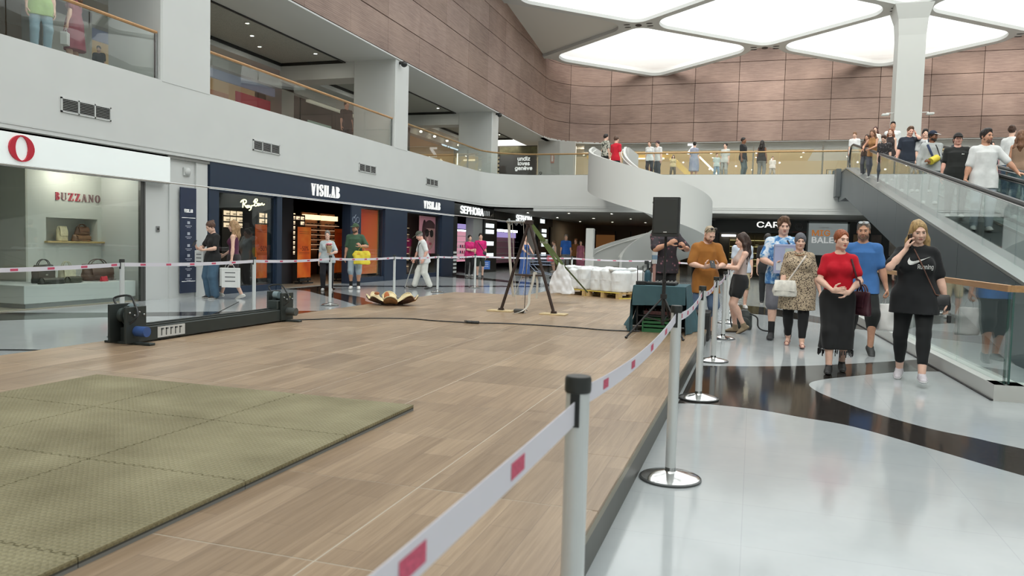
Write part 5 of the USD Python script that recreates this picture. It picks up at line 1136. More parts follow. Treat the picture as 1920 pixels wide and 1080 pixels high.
for i in range(1):
    a, b = K0, K2; g = (b-a)/np.linalg.norm(b-a)*.012
    t.add('glass_pane', wall_seg(a+g*(9 if i == 0 else 1), b-g, .155, 1.03, .014, .10), GL_G, False)
EDGE = M((70, 104, 96), .2)
t.add('glass_edge', cat(box(2.31, 2.325, 8.255, 8.285, .155, 1.03), box(2.345, 2.36, 8.25, 8.28, .155, 1.03)), EDGE, False, label='dark green edges of the two panes meeting at the corner')
r_ = [np.array([*(K1+np.array([.11, 0])), 1.06]), np.array([K0[0]+.115, K0[1]+.11, 1.06]), np.array([K2[0], K2[1]+.11, 1.06])]
for a, b in ((r_[0], r_[1]), (r_[1], r_[2])):
    d = _n(b-a); s_ = np.cross(d, [0, 0, 1]); c = [a+s_*x*.032+np.array([0, 0, z]) for x, z in ((-1, -.032), (1, -.032), (1, .030), (-1, .030))]+[b+d*.03+s_*x*.032+np.array([0, 0, z]) for x, z in ((-1, -.032), (1, -.032), (1, .030), (-1, .030))]
    t.add('hand_rail', trimesh.Trimesh(np.array(c)).convex_hull, WOODRAIL, False, label='pale wooden hand rail')
# ------------------------------------------------------------------ white helical stair
t = Thing('spiral_stair', 'white sculptural spiral stair with solid curved parapets up to the gallery', 'staircase', (-4.1, 31, 0))
SC = np.array([-4.1, 31.0]); RO, RI = 2.48, 1.0; TH0, TH1 = math.radians(172), math.radians(545)
def sdeck(th): return np.clip(4.5-(th-TH0)/(TH1-TH0)*4.5, 0, 4.5)
def helix(r0, r1, zlo, zhi, th0=TH0, th1=TH1, n=90, lo_abs=None):
    th = np.linspace(th0, th1, n); z = sdeck(th); cs = np.stack([np.cos(th), np.sin(th)], 1); rows = []
    for r, o in ((r0, zhi), (r1, zhi), (r1, zlo), (r0, zlo)):
        zz = z+o if not callable(o) else o(th, z); rows.append(np.c_[SC+cs*r, np.maximum(zz, 0.0)])
    v = np.stack(rows, 1).reshape(-1, 3); f = []
    for i in range(n-1):
        for k in range(4):
            q = (k+1) % 4; f.append([i*4+k, i*4+q, (i+1)*4+q, (i+1)*4+k])
    f += [[0, 3, 2, 1], [(n-1)*4+k for k in range(4)]]
    return mv((v, f))
STW = M((206, 207, 204), .6)
t.add('outer_parapet', helix(RO-.11, RO, -.62, .95), STW, 40); t.add('inner_parapet', helix(RI, RI+.10, -.5, .92), STW, 40)
t.add('soffit', helix(RI, RO-.02, -.62, -.35), STW, 40, label='smooth white underside of the stair')
nst = 26
for i in range(nst):
    a, b = TH0+(TH1-TH0)*i/nst, TH0+(TH1-TH0)*(i+1)/nst; z = float(sdeck(b))+.02; ring = [(r*math.cos(x)+SC[0], r*math.sin(x)+SC[1]) for r, xs_ in ((RI+.08, (a, (a+b)/2, b)), (RO-.09, (b, (a+b)/2, a))) for x in xs_]
    t.add('step', prism(Polygon(ring), max(z-.35, 0), max(z, .02)), M((176, 176, 172), .5), False)
bx = SC+np.array([-(RO), 0]); t.add('landing', cat(box(bx[0]+.0, bx[0]+1.55, 31.3, 34.05, 4.2, 4.5)), STW, False)
t.add('landing_parapet', cat(box(bx[0], bx[0]+.11, 31.25, 34.0, 3.85, 5.45)), STW, False); t.add('landing_parapet', cat(box(bx[0]+1.45, bx[0]+1.55, 31.35, 34.0, 4.2, 5.42)), STW, False)
for r_i, nm in ((RO-.16, 'outer'), (RI+.16, 'inner')):
    th = np.linspace(TH0, TH1-.15, 60); t.add('hand_rail', tube(np.c_[SC+np.stack([np.cos(th), np.sin(th)], 1)*r_i, sdeck(th)+.82], .022, 6), M((222, 222, 218), .4), 30)
t.add('newel', box(-6.60, -6.27, 30.75, 31.05, 0, 2.08, .03), STW, False, label='tall white end post at the foot of the stair')
t.add('foot_parapet', cat(box(-6.3, -6.2, 30.6, 30.95, 0, .9)), STW, False)

# ------------------------------------------------------------------ barrier posts and belts
POLEM = M((222, 225, 224), .32, metal=.22)
def stanchion(label, x, y, z=0.0, group=None, detail=28):
    t = Thing('barrier_post', label, 'barrier post', (x, y, z)); n = detail
    t.add('base', lathe([(.175, .0), (.178, .012), (.150, .026), (.075, .043), (.034, .052), (.030, .075)], n, (x, y, z)), CHROME, 30); t.add('base_ring', lathe([(.16, .002), (.181, .004), (.181, .012), (.172, .017)], n, (x, y, z)), M((96, 98, 98), .4, metal=.6), 30)
    t.add('pole', lathe([(.0305, .05), (.0305, .995)], max(n-4, 12), (x, y, z)), POLEM, 30)
    t.add('cap', lathe([(.0325, .985), (.034, .99), (.034, 1.020), (.031, 1.027), (.001, 1.027)], max(n-4, 12), (x, y, z)), M((52, 54, 52), .4), 30)
    t.add('belt_slot', cat(box(x-.012, x+.012, y-.0335, y+.0335, z+.90, z+.985)), M((40, 42, 42), .5), False)
    return t
RX = -0.415
right = [(RX, 1.9), (RX, 4.51), (RX-.01, 7.05), (RX, 9.5), (RX+.02, 12.0), (RX, 14.6), (RX-.02, 17.1), (RX, 19.7), (RX-.02, 22.3)]
ordn = ('first', 'second', 'third', 'fourth', 'fifth', 'sixth', 'seventh', 'eighth', 'ninth')
for i, (x, y) in enumerate(right):
    lab = 'steel barrier post closest to the camera, its foot below the picture edge' if i == 0 else f'steel barrier post along the right stage edge, {ordn[i]} from the camera'
    stanchion(lab, x, y, detail=32 if i < 4 else 18)
left = [(-7.92, 8.01), (-8.03, 10.95), (-8.25, 13.75), (-8.14, 16.45), (-8.11, 19.0), (-8.0, 21.6)]
for i, (x, y) in enumerate(left):
    stanchion(f'steel barrier post along the left side before the shops, {ordn[i]} from the left', x, y, detail=20)
back = [(-5.48, 23.6), (-2.9, 23.4)]
stanchion('steel barrier post behind the white sacks, beside the stair foot', *back[0], detail=16); stanchion('steel barrier post behind the black loudspeaker', *back[1], detail=16)
BELT = M((226, 222, 230), .6); REDP = M((206, 84, 112), .6, noise=.25, nscale=160)
def belt(label, a, b, za=.945, zb=.945, sag=.03, h=.05, n=14, per=.5, start=.3, two=True, ln=.10):
    a, b = np.array([*a, za]), np.array([*b, zb]); u = np.linspace(0, 1, n)[:, None]; L = np.linalg.norm(b-a); d = _n(b-a); side = np.cross(d, [0, 0, 1.0])
    a2, b2 = a+d*.03, b-d*.03; P = a2+(b2-a2)*u-np.array([0, 0, 1.0])*sag*4*u*(1-u)
    t = Thing('barrier_belt', label, 'barrier belt', (a+b)/2); t.add('belt', ribbon(P, [0, 0, 1.0], h/2, .0016), BELT, 30)
    s = start; seg_ = np.r_[0, np.cumsum(np.linalg.norm(np.diff(P, axis=0), axis=1))]
    while s+ln < seg_[-1]:
        q = np.linspace(s, s+ln, 3); c = np.stack([np.interp(q, seg_, P[:, k]) for k in range(3)], 1)
        for sd in (-1, 1): t.add('red_print', ribbon(c+side*sd*.0016, [0, 0, 1.0], h*.27, .0004), REDP, False)
        s += per
belt('white barrier belt with red print running past the camera to the nearest post', (RX-.02, -.62), right[0], .94, .935, .01, .06, 24, .47, .06, ln=.085)
belt('white barrier belt with red print between the first and second right posts', right[0], right[1], .965, .955, .045, .052, 24, .56, .32, ln=.085)
for i in range(1, 8): belt(f'white barrier belt between the {ordn[i]} and {ordn[i+1]} right posts', right[i], right[i+1], .955, .955, .045, .05, 12)
belt('white barrier belt entering from the left picture edge to the first left post', (-7.7, 5.0), left[0], .945, .955, .02, .05, 10)
for i in range(5): belt(f'white barrier belt between the {ordn[i]} and {ordn[i+1]} left posts', left[i], left[i+1], .955, .955, .02, .05, 10)
belt('white barrier belt between the last left post and the post by the stair', left[5], back[0], .95, .95, .02, .05, 8); belt('white barrier belt behind the white sacks', back[0], back[1], .95, .95, .03, .05, 8); belt('white barrier belt from behind the loudspeaker to the right row', back[1], right[8], .95, .95, .03, .05, 8)

# ------------------------------------------------------------------ puzzle mats
MAT = _mk('mat', {'g': ('geometry', {}), 'ck': ('checker_texture', dict(scale=56, color1=(1, 1, 1), color2=(0.80, 0.80, 0.80))), 'n': ('noise_texture', dict(scale=2.2, detail=4)), 'r': ('rgb_ramp', {'ramp': [(0.3, lin((126, 118, 88))), (0.7, lin((158, 150, 118)))]}),
    'm': ('mix', {'mix_type': 'multiply', 'fac': 1.0}), 'mp': ('mapping', {'rotation': (0, 0, .785)}), 'v': ('voronoi_texture', dict(scale=46, randomness=.25)), 'bp': ('bump', dict(distance=.006, strength=.8)), 'p': ('principled_bsdf', dict(roughness=.55, specular_ior_level=.35))},
    [('g.position', 'mp.vector'), ('mp.vector', 'ck.vector'), ('g.position', 'n.vector'), ('mp.vector', 'v.vector'), ('n.fac', 'r.fac'), ('r.color', 'm.color1'), ('ck.color', 'm.color2'), ('m.color', 'p.base_color'), ('v.distance', 'bp.height'), ('bp.normal', 'p.normal')], 'p.BSDF')
MATG = M((122, 124, 122), .7); MATD = M((64, 64, 58), .7)
def mat_tile(label, x0, x1, y0, y1, z0, joint):
    """foam mat with puzzle teeth on the joined sides"""
    t = Thing('foam_mat', label, 'mat', ((x0+x1)/2, (y0+y1)/2, z0))
    def edge(a, b, tooth):
        a, b = np.array(a, float), np.array(b, float); d = _n(np.append(b-a, 0))[:2]; nrm = np.array([d[1], -d[0]]); L = np.linalg.norm(b-a); pts = [a]
        if tooth:
            k = int(L/.056)
            for i in range(k):
                s_ = L*(i+.25)/k; w = L/k*.5; o = nrm*.013*tooth; pts += [a+d*s_, a+d*s_+o, a+d*(s_+w)+o, a+d*(s_+w)]
        return pts
    ring = edge((x0, y0), (x1, y0), joint[0])+edge((x1, y0), (x1, y1), joint[1])+edge((x1, y1), (x0, y1), joint[2])+edge((x0, y1), (x0, y0), joint[3])
    pg = Polygon(ring).buffer(-.0022); t.add('top_layer', prism(pg, z0+.022, z0+.040), MAT, False); t.add('edge_skin', prism(pg.buffer(-.0002), z0+.014, z0+.022), MATD, False, label='dark middle layer'); t.add('under_layer', prism(pg, z0, z0+.014), MATG, False, label='grey under layer')
mx = [-2.18, -3.10, -4.02, -4.94]; my = [4.74, 3.83, 2.92, 2.01, 1.10, .19]
wrd = ('right', 'middle', 'left')
for i in range(3):
    for j in range(5):
        sk = (0.16*(2.18+(mx[i]+mx[i+1])/2*-1-2.18))*0
        jt = (-1 if j < 4 else 0, 0 if i == 0 else -1, 1 if j > 0 else 0, 1 if i < 2 else 0)
        mat_tile(f'olive foam puzzle mat on the stage, {wrd[i]} column, row {ordn[j]} from the far end', mx[i+1], mx[i], my[j+1], my[j], SZ, jt)
# ------------------------------------------------------------------ rope-walk frame, rope, straps, weights
IRON = M((66, 54, 50), .5, metal=.3, noise=.12, nscale=20); PLY = M((206, 184, 142), .6, noise=.12, nscale=8)
AP = np.array([-3.64, 12.40, 1.74]); FL, FR = np.array([-4.10, 12.40, .225]), np.array([-3.14, 12.30, .225])
t = Thing('rope_walk_frame', 'dark steel A-shaped rope-walk frame standing on two plywood plates', 'frame', (-3.62, 12.4, SZ))
t.add('leg', cyl(AP, FL, .026, n=10), IRON, 30); t.add('leg', cyl(AP, FR, .026, n=10), IRON, 30)
for f_ in (FL, FR): t.add('foot', cyl(f_-[0, 0, .005], f_+[0, 0, .03], .05, n=12), IRON, 30)
t.add('cross_bar', cyl((-3.86, 12.38, .84), (-3.36, 12.34, .84), .016, n=8), IRON, 30)
t.add('top_bar', cyl(AP+[-.40, 0, -.005], AP+[.06, 0, -.005], .022, n=10), M((150, 150, 148), .4, metal=.6), 30); t.add('top_plate', box(AP[0]-.07, AP[0]+.07, AP[1]-.03, AP[1]+.03, AP[2]-.05, AP[2]+.03, .01), IRON, False)
for k in range(3): t.add('shackle', tube([(AP[0]-.12-.1*k+.022*math.cos(a), AP[1]-.03, AP[2]-.03+.03*math.sin(a)) for a in np.linspace(0, 6.283, 10)], .007, 5, True), STEEL, 30)
for f_, w in ((FL, 'left'), (FR, 'right')):
    p = Thing('plywood_plate', f'pale plywood plate under the {w} leg of the rope-walk frame', 'board', (f_[0], f_[1], SZ)); p.add('board', box(f_[0]-.22, f_[0]+.22, f_[1]-.13, f_[1]+.13, SZ, SZ+.020, .003), PLY, False); p.add('clamp', box(f_[0]-.05, f_[0]+.05, f_[1]-.05, f_[1]+.05, SZ+.02, SZ+.028), IRON, False)
t = Thing('tight_rope', 'thin taut steel rope running from the frame over the mats to the left', 'rope', (-3.62, 7, 1.71)); t.add('rope', tube([(-3.56, -2.0, 1.685), (-3.58, 5, 1.695), AP+[-.36, -.02, .0]], .0055, 6), M((196, 198, 198), .4, metal=.3), 30); t.add('thimble', tube([AP+[-.36-.02*math.cos(a), 0, .03*math.sin(a)] for a in np.linspace(0, 6.283, 10)], .01, 5, True), STEEL, 30)
STRAPW = M((206, 202, 192), .7)
t = Thing('webbing_strap', 'wide off-white webbing strap hanging from the left end of the frame top', 'strap', (-4.0, 12.4, 1.1)); t.add('strap', ribbon([AP+[-.36, 0, 0], (-3.97, 12.42, 1.1), (-3.92, 12.43, .62), (-3.90, 12.45, .46)], [.94, -.3, 0], .028, .004), STRAPW, 30); t.add('hook', tube([AP+[-.36+.02*math.cos(a), 0, .02+.025*math.sin(a)] for a in np.linspace(0, 4.5, 8)], .008, 5), STEEL, 30)
t = Thing('hanging_ropes', 'two thin pale ropes hanging slack inside the frame', 'rope', (-3.7, 12.4, .8)); 
for q in ([AP+[-.1, 0, 0], (-3.72, 12.42, 1.0), (-3.82, 12.42, .62), (-3.88, 12.44, .45)], [AP+[-.05, 0, 0], (-3.66, 12.42, 1.1), (-3.70, 12.42, .6), (-3.74, 12.43, .42)], [AP+[-.3, 0, 0], (-3.9, 12.45, 1.0), (-3.86, 12.45, .5), (-3.84, 12.46, .24)]): t.add('rope', tube(spline(q, 6), .005, 5), STRAPW, 30)
t.add('dark_rope', tube([AP+[-.03, 0, 0], (-3.67, 12.40, .9), (-3.68, 12.4, .24)], .006, 5), DARK, 30)
t = Thing('webbing_strap', 'white strap draped over the cross bar and trailing on the stage', 'strap', (-3.5, 12.3, .5)); t.add('strap', ribbon(spline([(-3.50, 12.33, .90), (-3.52, 12.30, .72), (-3.56, 12.26, .52), (-3.56, 12.22, .36), (-3.63, 12.12, .25), (-3.74, 11.98, .212)], 6), [.8, .6, .1], .022, .004), STRAPW, 30); t.add('tail', ribbon(spline([(-3.49, 12.36, .90), (-3.46, 12.38, .7), (-3.47, 12.38, .45)], 5), [.8, .6, 0], .02, .004), STRAPW, 30)
t = Thing('rope_block', 'dark pulley block lying on the stage under the frame', 'pulley', (-3.72, 12.3, SZ)); t.add('body', box(-3.82, -3.64, 12.2, 12.3, SZ, SZ+.07, .02), M((84, 82, 78), .5, metal=.3), False); t.add('hook', tube([(-3.62+.03*math.cos(a), 12.25, SZ+.04+.03*math.sin(a)) for a in np.linspace(0, 5, 9)], .008, 5), STEEL, 30)
GREENS = M((118, 150, 92), .6, noise=.1); GREEND = M((84, 110, 74), .6)
for i, (q, w, lab) in enumerate((([AP+[.05, .03, -.06], (-3.62, 14.72, 1.00), (-3.56, 17.0, .30)], .030, 'light green ratchet strap from the frame top to the right pallet'), ([AP+[.02, .03, -.03], (-3.78, 15.0, .98), (-4.0, 17.35, .30)], .026, 'green ratchet strap from the frame top to the left pallet'))):
    t = Thing('ratchet_strap', lab, 'strap', (-3.6, 14.5, 1)); Q = np.array(q); t.add('strap', ribbon([Q[0], (Q[0]*.45+Q[1]*.55), Q[1]], [.7, 0, .7], w, .004), GREENS, 30); t.add('lower_strap', ribbon([Q[1], (Q[1]+Q[2])/2, Q[2]], [.7, 0, .7], w*.55, .004), GREEND, 30); c = Q[0]*.6+Q[1]*.4; t.add('ratchet', box(c[0]-.035, c[0]+.035, c[1]-.06, c[1]+.06, c[2]-.03, c[2]+.05, .01), M((176, 186, 166), .4, metal=.5), False)
F = Field(); F.loft((-3.64, 14.80, 0), np.eye(3), [(.40, .25, .16, .02, 0), (.60, .22, .13, .0, 0), (.80, .15, .09, -.01, 0), (.98, .06, .04, -.01, 0), (1.06, .02, .02, 0, 0)], .02)
t = Thing('white_cloth', 'crumpled white cloth hanging over the green strap beside the sacks', 'cloth', (-3.64, 14.8, .4)); t.add('cloth', F.mesh(.011, (), .022, 16, seed=4), M((228, 228, 230), .75, bump=.003, bscale=30), True); t.add('tie', tube([(-3.64+.045*math.cos(a), 14.8+.03*math.sin(a), .98) for a in np.linspace(0, 6.283, 12)], .008, 5, True), GREENS, 30)
# pallets and wrapped loads
PALW = M((196, 168, 118), .65, noise=.15, nscale=6); YEL = M((222, 206, 84), .6)
ang = math.degrees(math.atan2(-1.16, 1.80)); ex = np.array([math.cos(math.radians(ang)), math.sin(math.radians(ang))]); ey = np.array([-ex[1], ex[0]])
for i in range(2):
    o = np.array([-4.55, 17.86])+ex*(1.06*i); w, d = 1.02, .98; lab = ('left', 'right')[i]
    t = Thing('pallet', f'pale wooden pallet under the {lab} block of white sacks', 'pallet', (o[0], o[1], SZ), ang); L_ = lambda m: t
    for k in range(7): t.add('top_board', box(0, w, .01+k*(d-.1)/6, .10+k*(d-.1)/6, .118, .140, .003), PALW, False)
    for x in (0, (w-.10)/2, w-.10):
        t.add('bottom_board', box(x, x+.10, 0, d, 0, .020, .003), PALW, False); t.add('stringer_board', box(x, x+.10, 0, d, .098, .118, .002), PALW, False)
        for y in (0, (d-.12)/2, d-.12): t.add('block', box(x, x+.10, y, y+.12, .020, .098, .003), PALW, False)
    t.add('yellow_tape', cat(box(.0, w, -.006, -.001, .122, .138), box(w+.001, w+.006, 0, d, .0, .02)), YEL, False, label='yellow tape strip')
    z0 = .142; G = Field(); w2 = w-.06; kx = 3
    for a in range(kx):
        for b in range(2):
            cx, cy = .03+w2*(a+.5)/kx, .05+(d-.1)*(b+.5)/2; hh = .50+NB.uniform(-.03, .03)
            G.loft((cx, cy, z0), np.eye(3), [(0, w2/kx*.60, .255, 0, 0), (.05, w2/kx*.62, .265, 0, 0), (hh-.05, w2/kx*.60, .262, 0, 0), (hh, w2/kx*.48, .20, 0, 0)], .07)
    s_ = Thing('wrapped_sacks', f'{lab} block of white plastic-wrapped sacks used as a counterweight', 'sacks', (o[0], o[1], SZ+z0), ang)
    v, f = G.mesh(.016, [((-0., -0., -1.), -z0-.002)], .008, 18, seed=20+i); PLAST = M((226, 230, 232), .28, noise=.03, bump=.006, bscale=14, spec=.6)
    s_.add('plastic_wrap', (v-[0, 0, z0], f), PLAST, True); s_.add('seam', tube([(.0, -.0+.02, .25), (w*.5, .005, .27), (w-.02, .02, .24)], .004, 5), M((236, 238, 240), .3), 30)
    H = Field(); 
    for q in range(6): H.el((.15+.14*q+NB.uniform(-.03, .03), .35+NB.uniform(-.2, .35), .50), (.11, .16, .035+NB.uniform(0, .02)), None, .03)
    s_.add('loose_film', H.mesh(.015, (), .012, 22, seed=i), PLAST, True)
# ------------------------------------------------------------------ sound table with teal cloth
TEAL = M((64, 96, 104), .8, noise=.06, bump=.002, bscale=200)
tx0, tx1, ty0, ty1, tz = -1.53, -.86, 10.40, 11.25, .835
t = Thing('folding_table', 'sound table, mostly hidden under a teal cloth, with open black shelves', 'table', (-1.2, 10.8, SZ)); t.add('table_top', box(tx0, tx1, ty0, ty1, tz-.03, tz-.002), DARK, False)
for x in (tx0+.04, tx1-.04):
    for y in (ty0+.05, ty1-.05): t.add('leg', cyl((x, y, SZ), (x, y, tz-.03), .014, n=8), DARK, 30)
t.add('shelf', box(tx0+.05, tx1-.05, ty0+.06, ty1-.05, SZ+.22, SZ+.235), DARK, False)
t = Thing('table_cloth', 'teal cloth draped over the sound table, its sides flaring to the floor', 'tablecloth', (-1.2, 10.8, SZ))
def drape(rows, n=22, fold=.018, fr=5.0, seed=0):
    """cloth surface between successive lines of points; folds grow towards the hem"""
    V = []
    for j, (a, b) in enumerate(rows):
        u = np.linspace(0, 1, n)[:, None]; p = np.array(a)+(np.array(b)-np.array(a))*u; d = _n(np.array(b)-np.array(a)); nr = np.array([d[1], -d[0], 0]); w = j/(len(rows)-1)
        V.append(p+nr*(np.sin(u*fr*6.283+seed)+.4*np.sin(u*fr*15+seed*2))*fold*w)
    V = np.array(V); m = len(rows); f = [[j*n+i, j*n+i+1, (j+1)*n+i+1, (j+1)*n+i] for j in range(m-1) for i in range(n-1)]; v = V.reshape(-1, 3)
    tt = trimesh.Trimesh(*mv((v, f)), process=False); nv = tt.vertex_normals*.004; k = len(v); return np.vstack([v+nv, v-nv]), np.vstack([tt.faces, tt.faces[:, ::-1]+k])
t.add('top', box(tx0-.012, tx1+.012, ty0-.012, ty1+.012, tz, tz+.008, .003), TEAL, False)
t.add('front_fall', drape([((tx0-.012, ty0-.012, tz+.004), (tx1+.012, ty0-.012, tz+.004)), ((tx0-.02, ty0-.03, .70), (tx1+.02, ty0-.03, .70)), ((tx0-.02, ty0-.03, .57), (tx1+.02, ty0-.03, .60))], 26, .008, 3), TEAL, True)
t.add('side_fall', drape([((tx0-.012, ty1+.01, tz+.004), (tx0-.012, ty0-.012, tz+.004)), ((tx0-.05, ty1, .6), (tx0-.03, ty0-.05, .6)), ((tx0-.14, ty1, .38), (tx0-.02, ty0-.10, .38)), ((tx0-.24, ty1, .205), (tx0+.0, ty0-.17, .205))], 26, .022, 3, 1), TEAL, True)
t.add('side_fall', drape([((tx1+.012, ty0-.012, tz+.004), (tx1+.012, ty1+.01, tz+.004)), ((tx1+.03, ty0-.05, .6), (tx1+.05, ty1, .6)), ((tx1+.02, ty0-.12, .38), (tx1+.12, ty1, .38)), ((tx1+.03, ty0-.16, .205), (tx1+.19, ty1, .205))], 26, .02, 3, 2), TEAL, True)
t.add('back_fall', drape([((tx1, ty1+.012, tz), (tx0, ty1+.012, tz)), ((tx1+.1, ty1+.04, .205), (tx0-.16, ty1+.04, .205))], 22, .012, 3), TEAL, True)
t = Thing('storage_crate', 'green plastic crate on the stage under the sound table', 'crate', (-1.2, 10.75, SZ)); GC = M((52, 112, 70), .5)
t.add('bottom', box(-1.42, -.98, 10.5, 10.95, SZ+.0, SZ+.02), GC, False)
for (x0, x1, y0, y1) in ((-1.42, -1.405, 10.5, 10.95), (-.995, -.98, 10.5, 10.95), (-1.42, -.98, 10.5, 10.515), (-1.42, -.98, 10.935, 10.95)):
    for z in (SZ+.02, SZ+.07, SZ+.12, SZ+.17): t.add('slat', box(x0, x1, y0, y1, z, z+.032), GC, False)
for x in (-1.425, -.985):
    for y in (10.495, 10.94): t.add('corner_post', box(x, x+.02, y, y+.02, SZ, SZ+.205), GC, False)
t = Thing('audio_mixer', 'black audio mixer with knobs on the shelf under the table', 'mixer', (-1.2, 10.7, .44)); t.add('body', box(-1.42, -1.0, 10.5, 10.9, .436, .50, .008), DARK, False)
for k in range(10): t.add('knob', cyl((-1.38+.04*k, 10.56, .50), (-1.38+.04*k, 10.56, .515), .009, n=8), M([(150, 60, 60), (160, 160, 160)][k % 2], .5), 30)
t.add('face_panel', box(-1.4, -1.02, 10.494, 10.50, .445, .492), M((110, 70, 72), .5, noise=.4, nscale=60), False)
t = Thing('audio_mixer', 'flat black mixing desk lying on top of the teal cloth', 'mixer', (-1.2, 10.8, tz+.008)); t.add('body', box(-1.42, -1.0, 10.6, 11.0, tz+.009, tz+.05, .008), DARK, False)
for k in range(8):
    t.add('fader', box(-1.38+.05*k, -1.37+.05*k, 10.66, 10.70, tz+.05, tz+.062), M((196, 196, 190), .5), False); t.add('knob', cyl((-1.375+.05*k, 10.85, tz+.05), (-1.375+.05*k, 10.85, tz+.068), .01, n=8), M((180, 180, 176), .5), 30)
t = Thing('wireless_receiver', 'dark wireless receiver with two upright antennas on the table', 'receiver', (-1.47, 10.55, tz)); t.add('body', box(-1.53, -1.40, 10.50, 10.62, tz+.009, tz+.06, .006), DARK, False)
for x in (-1.515, -1.44): t.add('antenna', cyl((x, 10.55, tz+.06), (x-.005, 10.55, tz+.27), .006, .004, 6), DARK, 30)
t = Thing('spray_bottle', 'teal bottle with a white spray top on the sound table', 'bottle', (-1.40, 10.72, tz)); t.add('body', lathe([(.001, .009), (.045, .009), (.047, .03), (.047, .16), (.03, .2), (.018, .21)], 16, (-1.40, 10.72, tz)), M((60, 96, 112), .35), 30); t.add('neck', lathe([(.018, .2), (.016, .25), (.016, .30), (.001, .30)], 12, (-1.40, 10.72, tz)), M((52, 60, 64), .5), 30); t.add('trigger', box(-1.45, -1.39, 10.71, 10.73, tz+.29, tz+.34, .006), M((60, 64, 66), .5), False)
t = Thing('paper_cup', 'white paper cup stack standing beside the bottle on the sound table', 'cup', (-1.31, 10.70, tz)); t.add('cup', lathe([(.001, .30), (.034, .30), (.042, .46), (.044, .465), (.040, .465), (.001, .45)], 16, (-1.31, 10.70, tz)), M((226, 228, 230), .5), 30); t.add('holder', lathe([(.001, .009), (.03, .009), (.022, .05), (.022, .3), (.001, .3)], 12, (-1.31, 10.70, tz)), M((196, 150, 140), .5), 30); t.add('band', lathe([(.0375, .36), (.041, .42)], 16, (-1.31, 10.70, tz)), M((140, 170, 196), .5), 30)
# loudspeaker on its stand
t = Thing('speaker_stand', 'black tripod loudspeaker stand in front of the teal table', 'speaker stand', (-1.09, 10.0, SZ))
t.add('pole', cyl((-1.09, 10.0, SZ+.18), (-1.09, 10.0, 1.53), .0175, n=12), DARK, 30); t.add('lower_tube', cyl((-1.09, 10.0, SZ+.16), (-1.09, 10.0, .95), .024, n=12), DARK, 30); t.add('collar', cyl((-1.09, 10.0, .70), (-1.09, 10.0, .76), .042, n=12), DARK, 30); t.add('knob', cyl((-1.09, 9.95, .93), (-1.09, 9.98, .93), .02, n=10), DARK, 30)
for fx, fy in ((-1.50, 9.62), (-.80, 9.72), (-1.02, 10.62)):
    e = np.array([fx, fy, SZ+.015]); m_ = np.array([-1.09, 10.0, .73]); p = t.add('leg', tube([m_, e], .0125, 8), DARK, 30); t.add('rubber_foot', ellipsoid(e, (.02, .02, .016), 1), RUBBER, True, under=p); t.add('brace', tube([(-1.09, 10.0, SZ+.2), (e+m_)/2], .009, 6), DARK, 30)
SPK = M((56, 58, 56), .65, noise=.06, nscale=300)
t = Thing('loudspeaker', 'black loudspeaker box high on the tripod stand', 'loudspeaker', (-1.09, 10.0, 1.51)); c = (-1.09, 10.02)
pg = Polygon([(-.168, -.14), (.168, -.14), (.168, .02), (.115, .17), (-.115, .17), (-.168, .02)]).buffer(-.02).buffer(.02, 6); v, f = prism(pg, 1.51, 2.005); t.add('cabinet', (v+[c[0], c[1], 0], f), M((50, 51, 50), .6), 30)
t.add('grille', box(c[0]-.150, c[0]+.150, c[1]-.150, c[1]-.138, 1.545, 1.985, .006), SPK, False); t.add('badge', box(c[0]-.022, c[0]+.022, c[1]-.153, c[1]-.149, 1.553, 1.568), M((196, 196, 192), .4), False); t.add('base_plate', box(c[0]-.15, c[0]+.15, c[1]-.145, c[1]+.12, 1.505, 1.512), DARK, False)
t.add('lettering', on_back(text('FBT', .009, .001, True, .03), c[0]-.015, c[1]-.1535, 1.556), DARK, False) if False else None
for z in (1.56, 1.94): t.add('side_screw', ellipsoid((c[0]-.171, c[1]-.05, z), (.012, .016, .016), 1), DARK, True)
t = Thing('flight_case', 'black case standing on the floor right of the teal table', 'case', (-.74, 11.75, 0)); t.add('body', box(-.92, -.58, 11.5, 12.0, 0, .42, .01), M((46, 46, 46), .6), False); t.add('lid', box(-.925, -.575, 11.495, 12.005, .36, .43, .012), M((54, 54, 54), .55), False); t.add('handle', tube([(-.84, 11.49, .2), (-.84, 11.46, .24), (-.68, 11.46, .24), (-.68, 11.49, .2)], .008, 6), BRUSHED, 30)
t = Thing('floor_cable', 'long black cable lying across the stage to the sound table', 'cable', (-4, 10.2, SZ)); t.add('cable', tube(spline([(-6.16, 9.28, SZ+.01), (-5.95, 9.5, SZ+.009), (-5.7, 9.83, SZ+.009), (-4.95, 10.3, SZ+.009), (-4.4, 10.25, SZ+.009), (-3.84, 10.29, SZ+.009), (-3.29, 10.46, SZ+.009), (-2.49, 10.46, SZ+.009), (-1.9, 10.36, SZ+.009), (-1.45, 10.45, SZ+.009)], 8), .0085, 6), RUBBER, 30)
t.add('connector', cyl((-3.9, 10.24, SZ+.02), (-3.72, 10.26, SZ+.02), .02, n=8), DARK, 30); t.add('loop', tube([(-3.86+.06*math.cos(a), 10.2+.05*math.sin(a), SZ+.01+.003*a) for a in np.linspace(0, 11, 26)], .007, 5), RUBBER, 30)
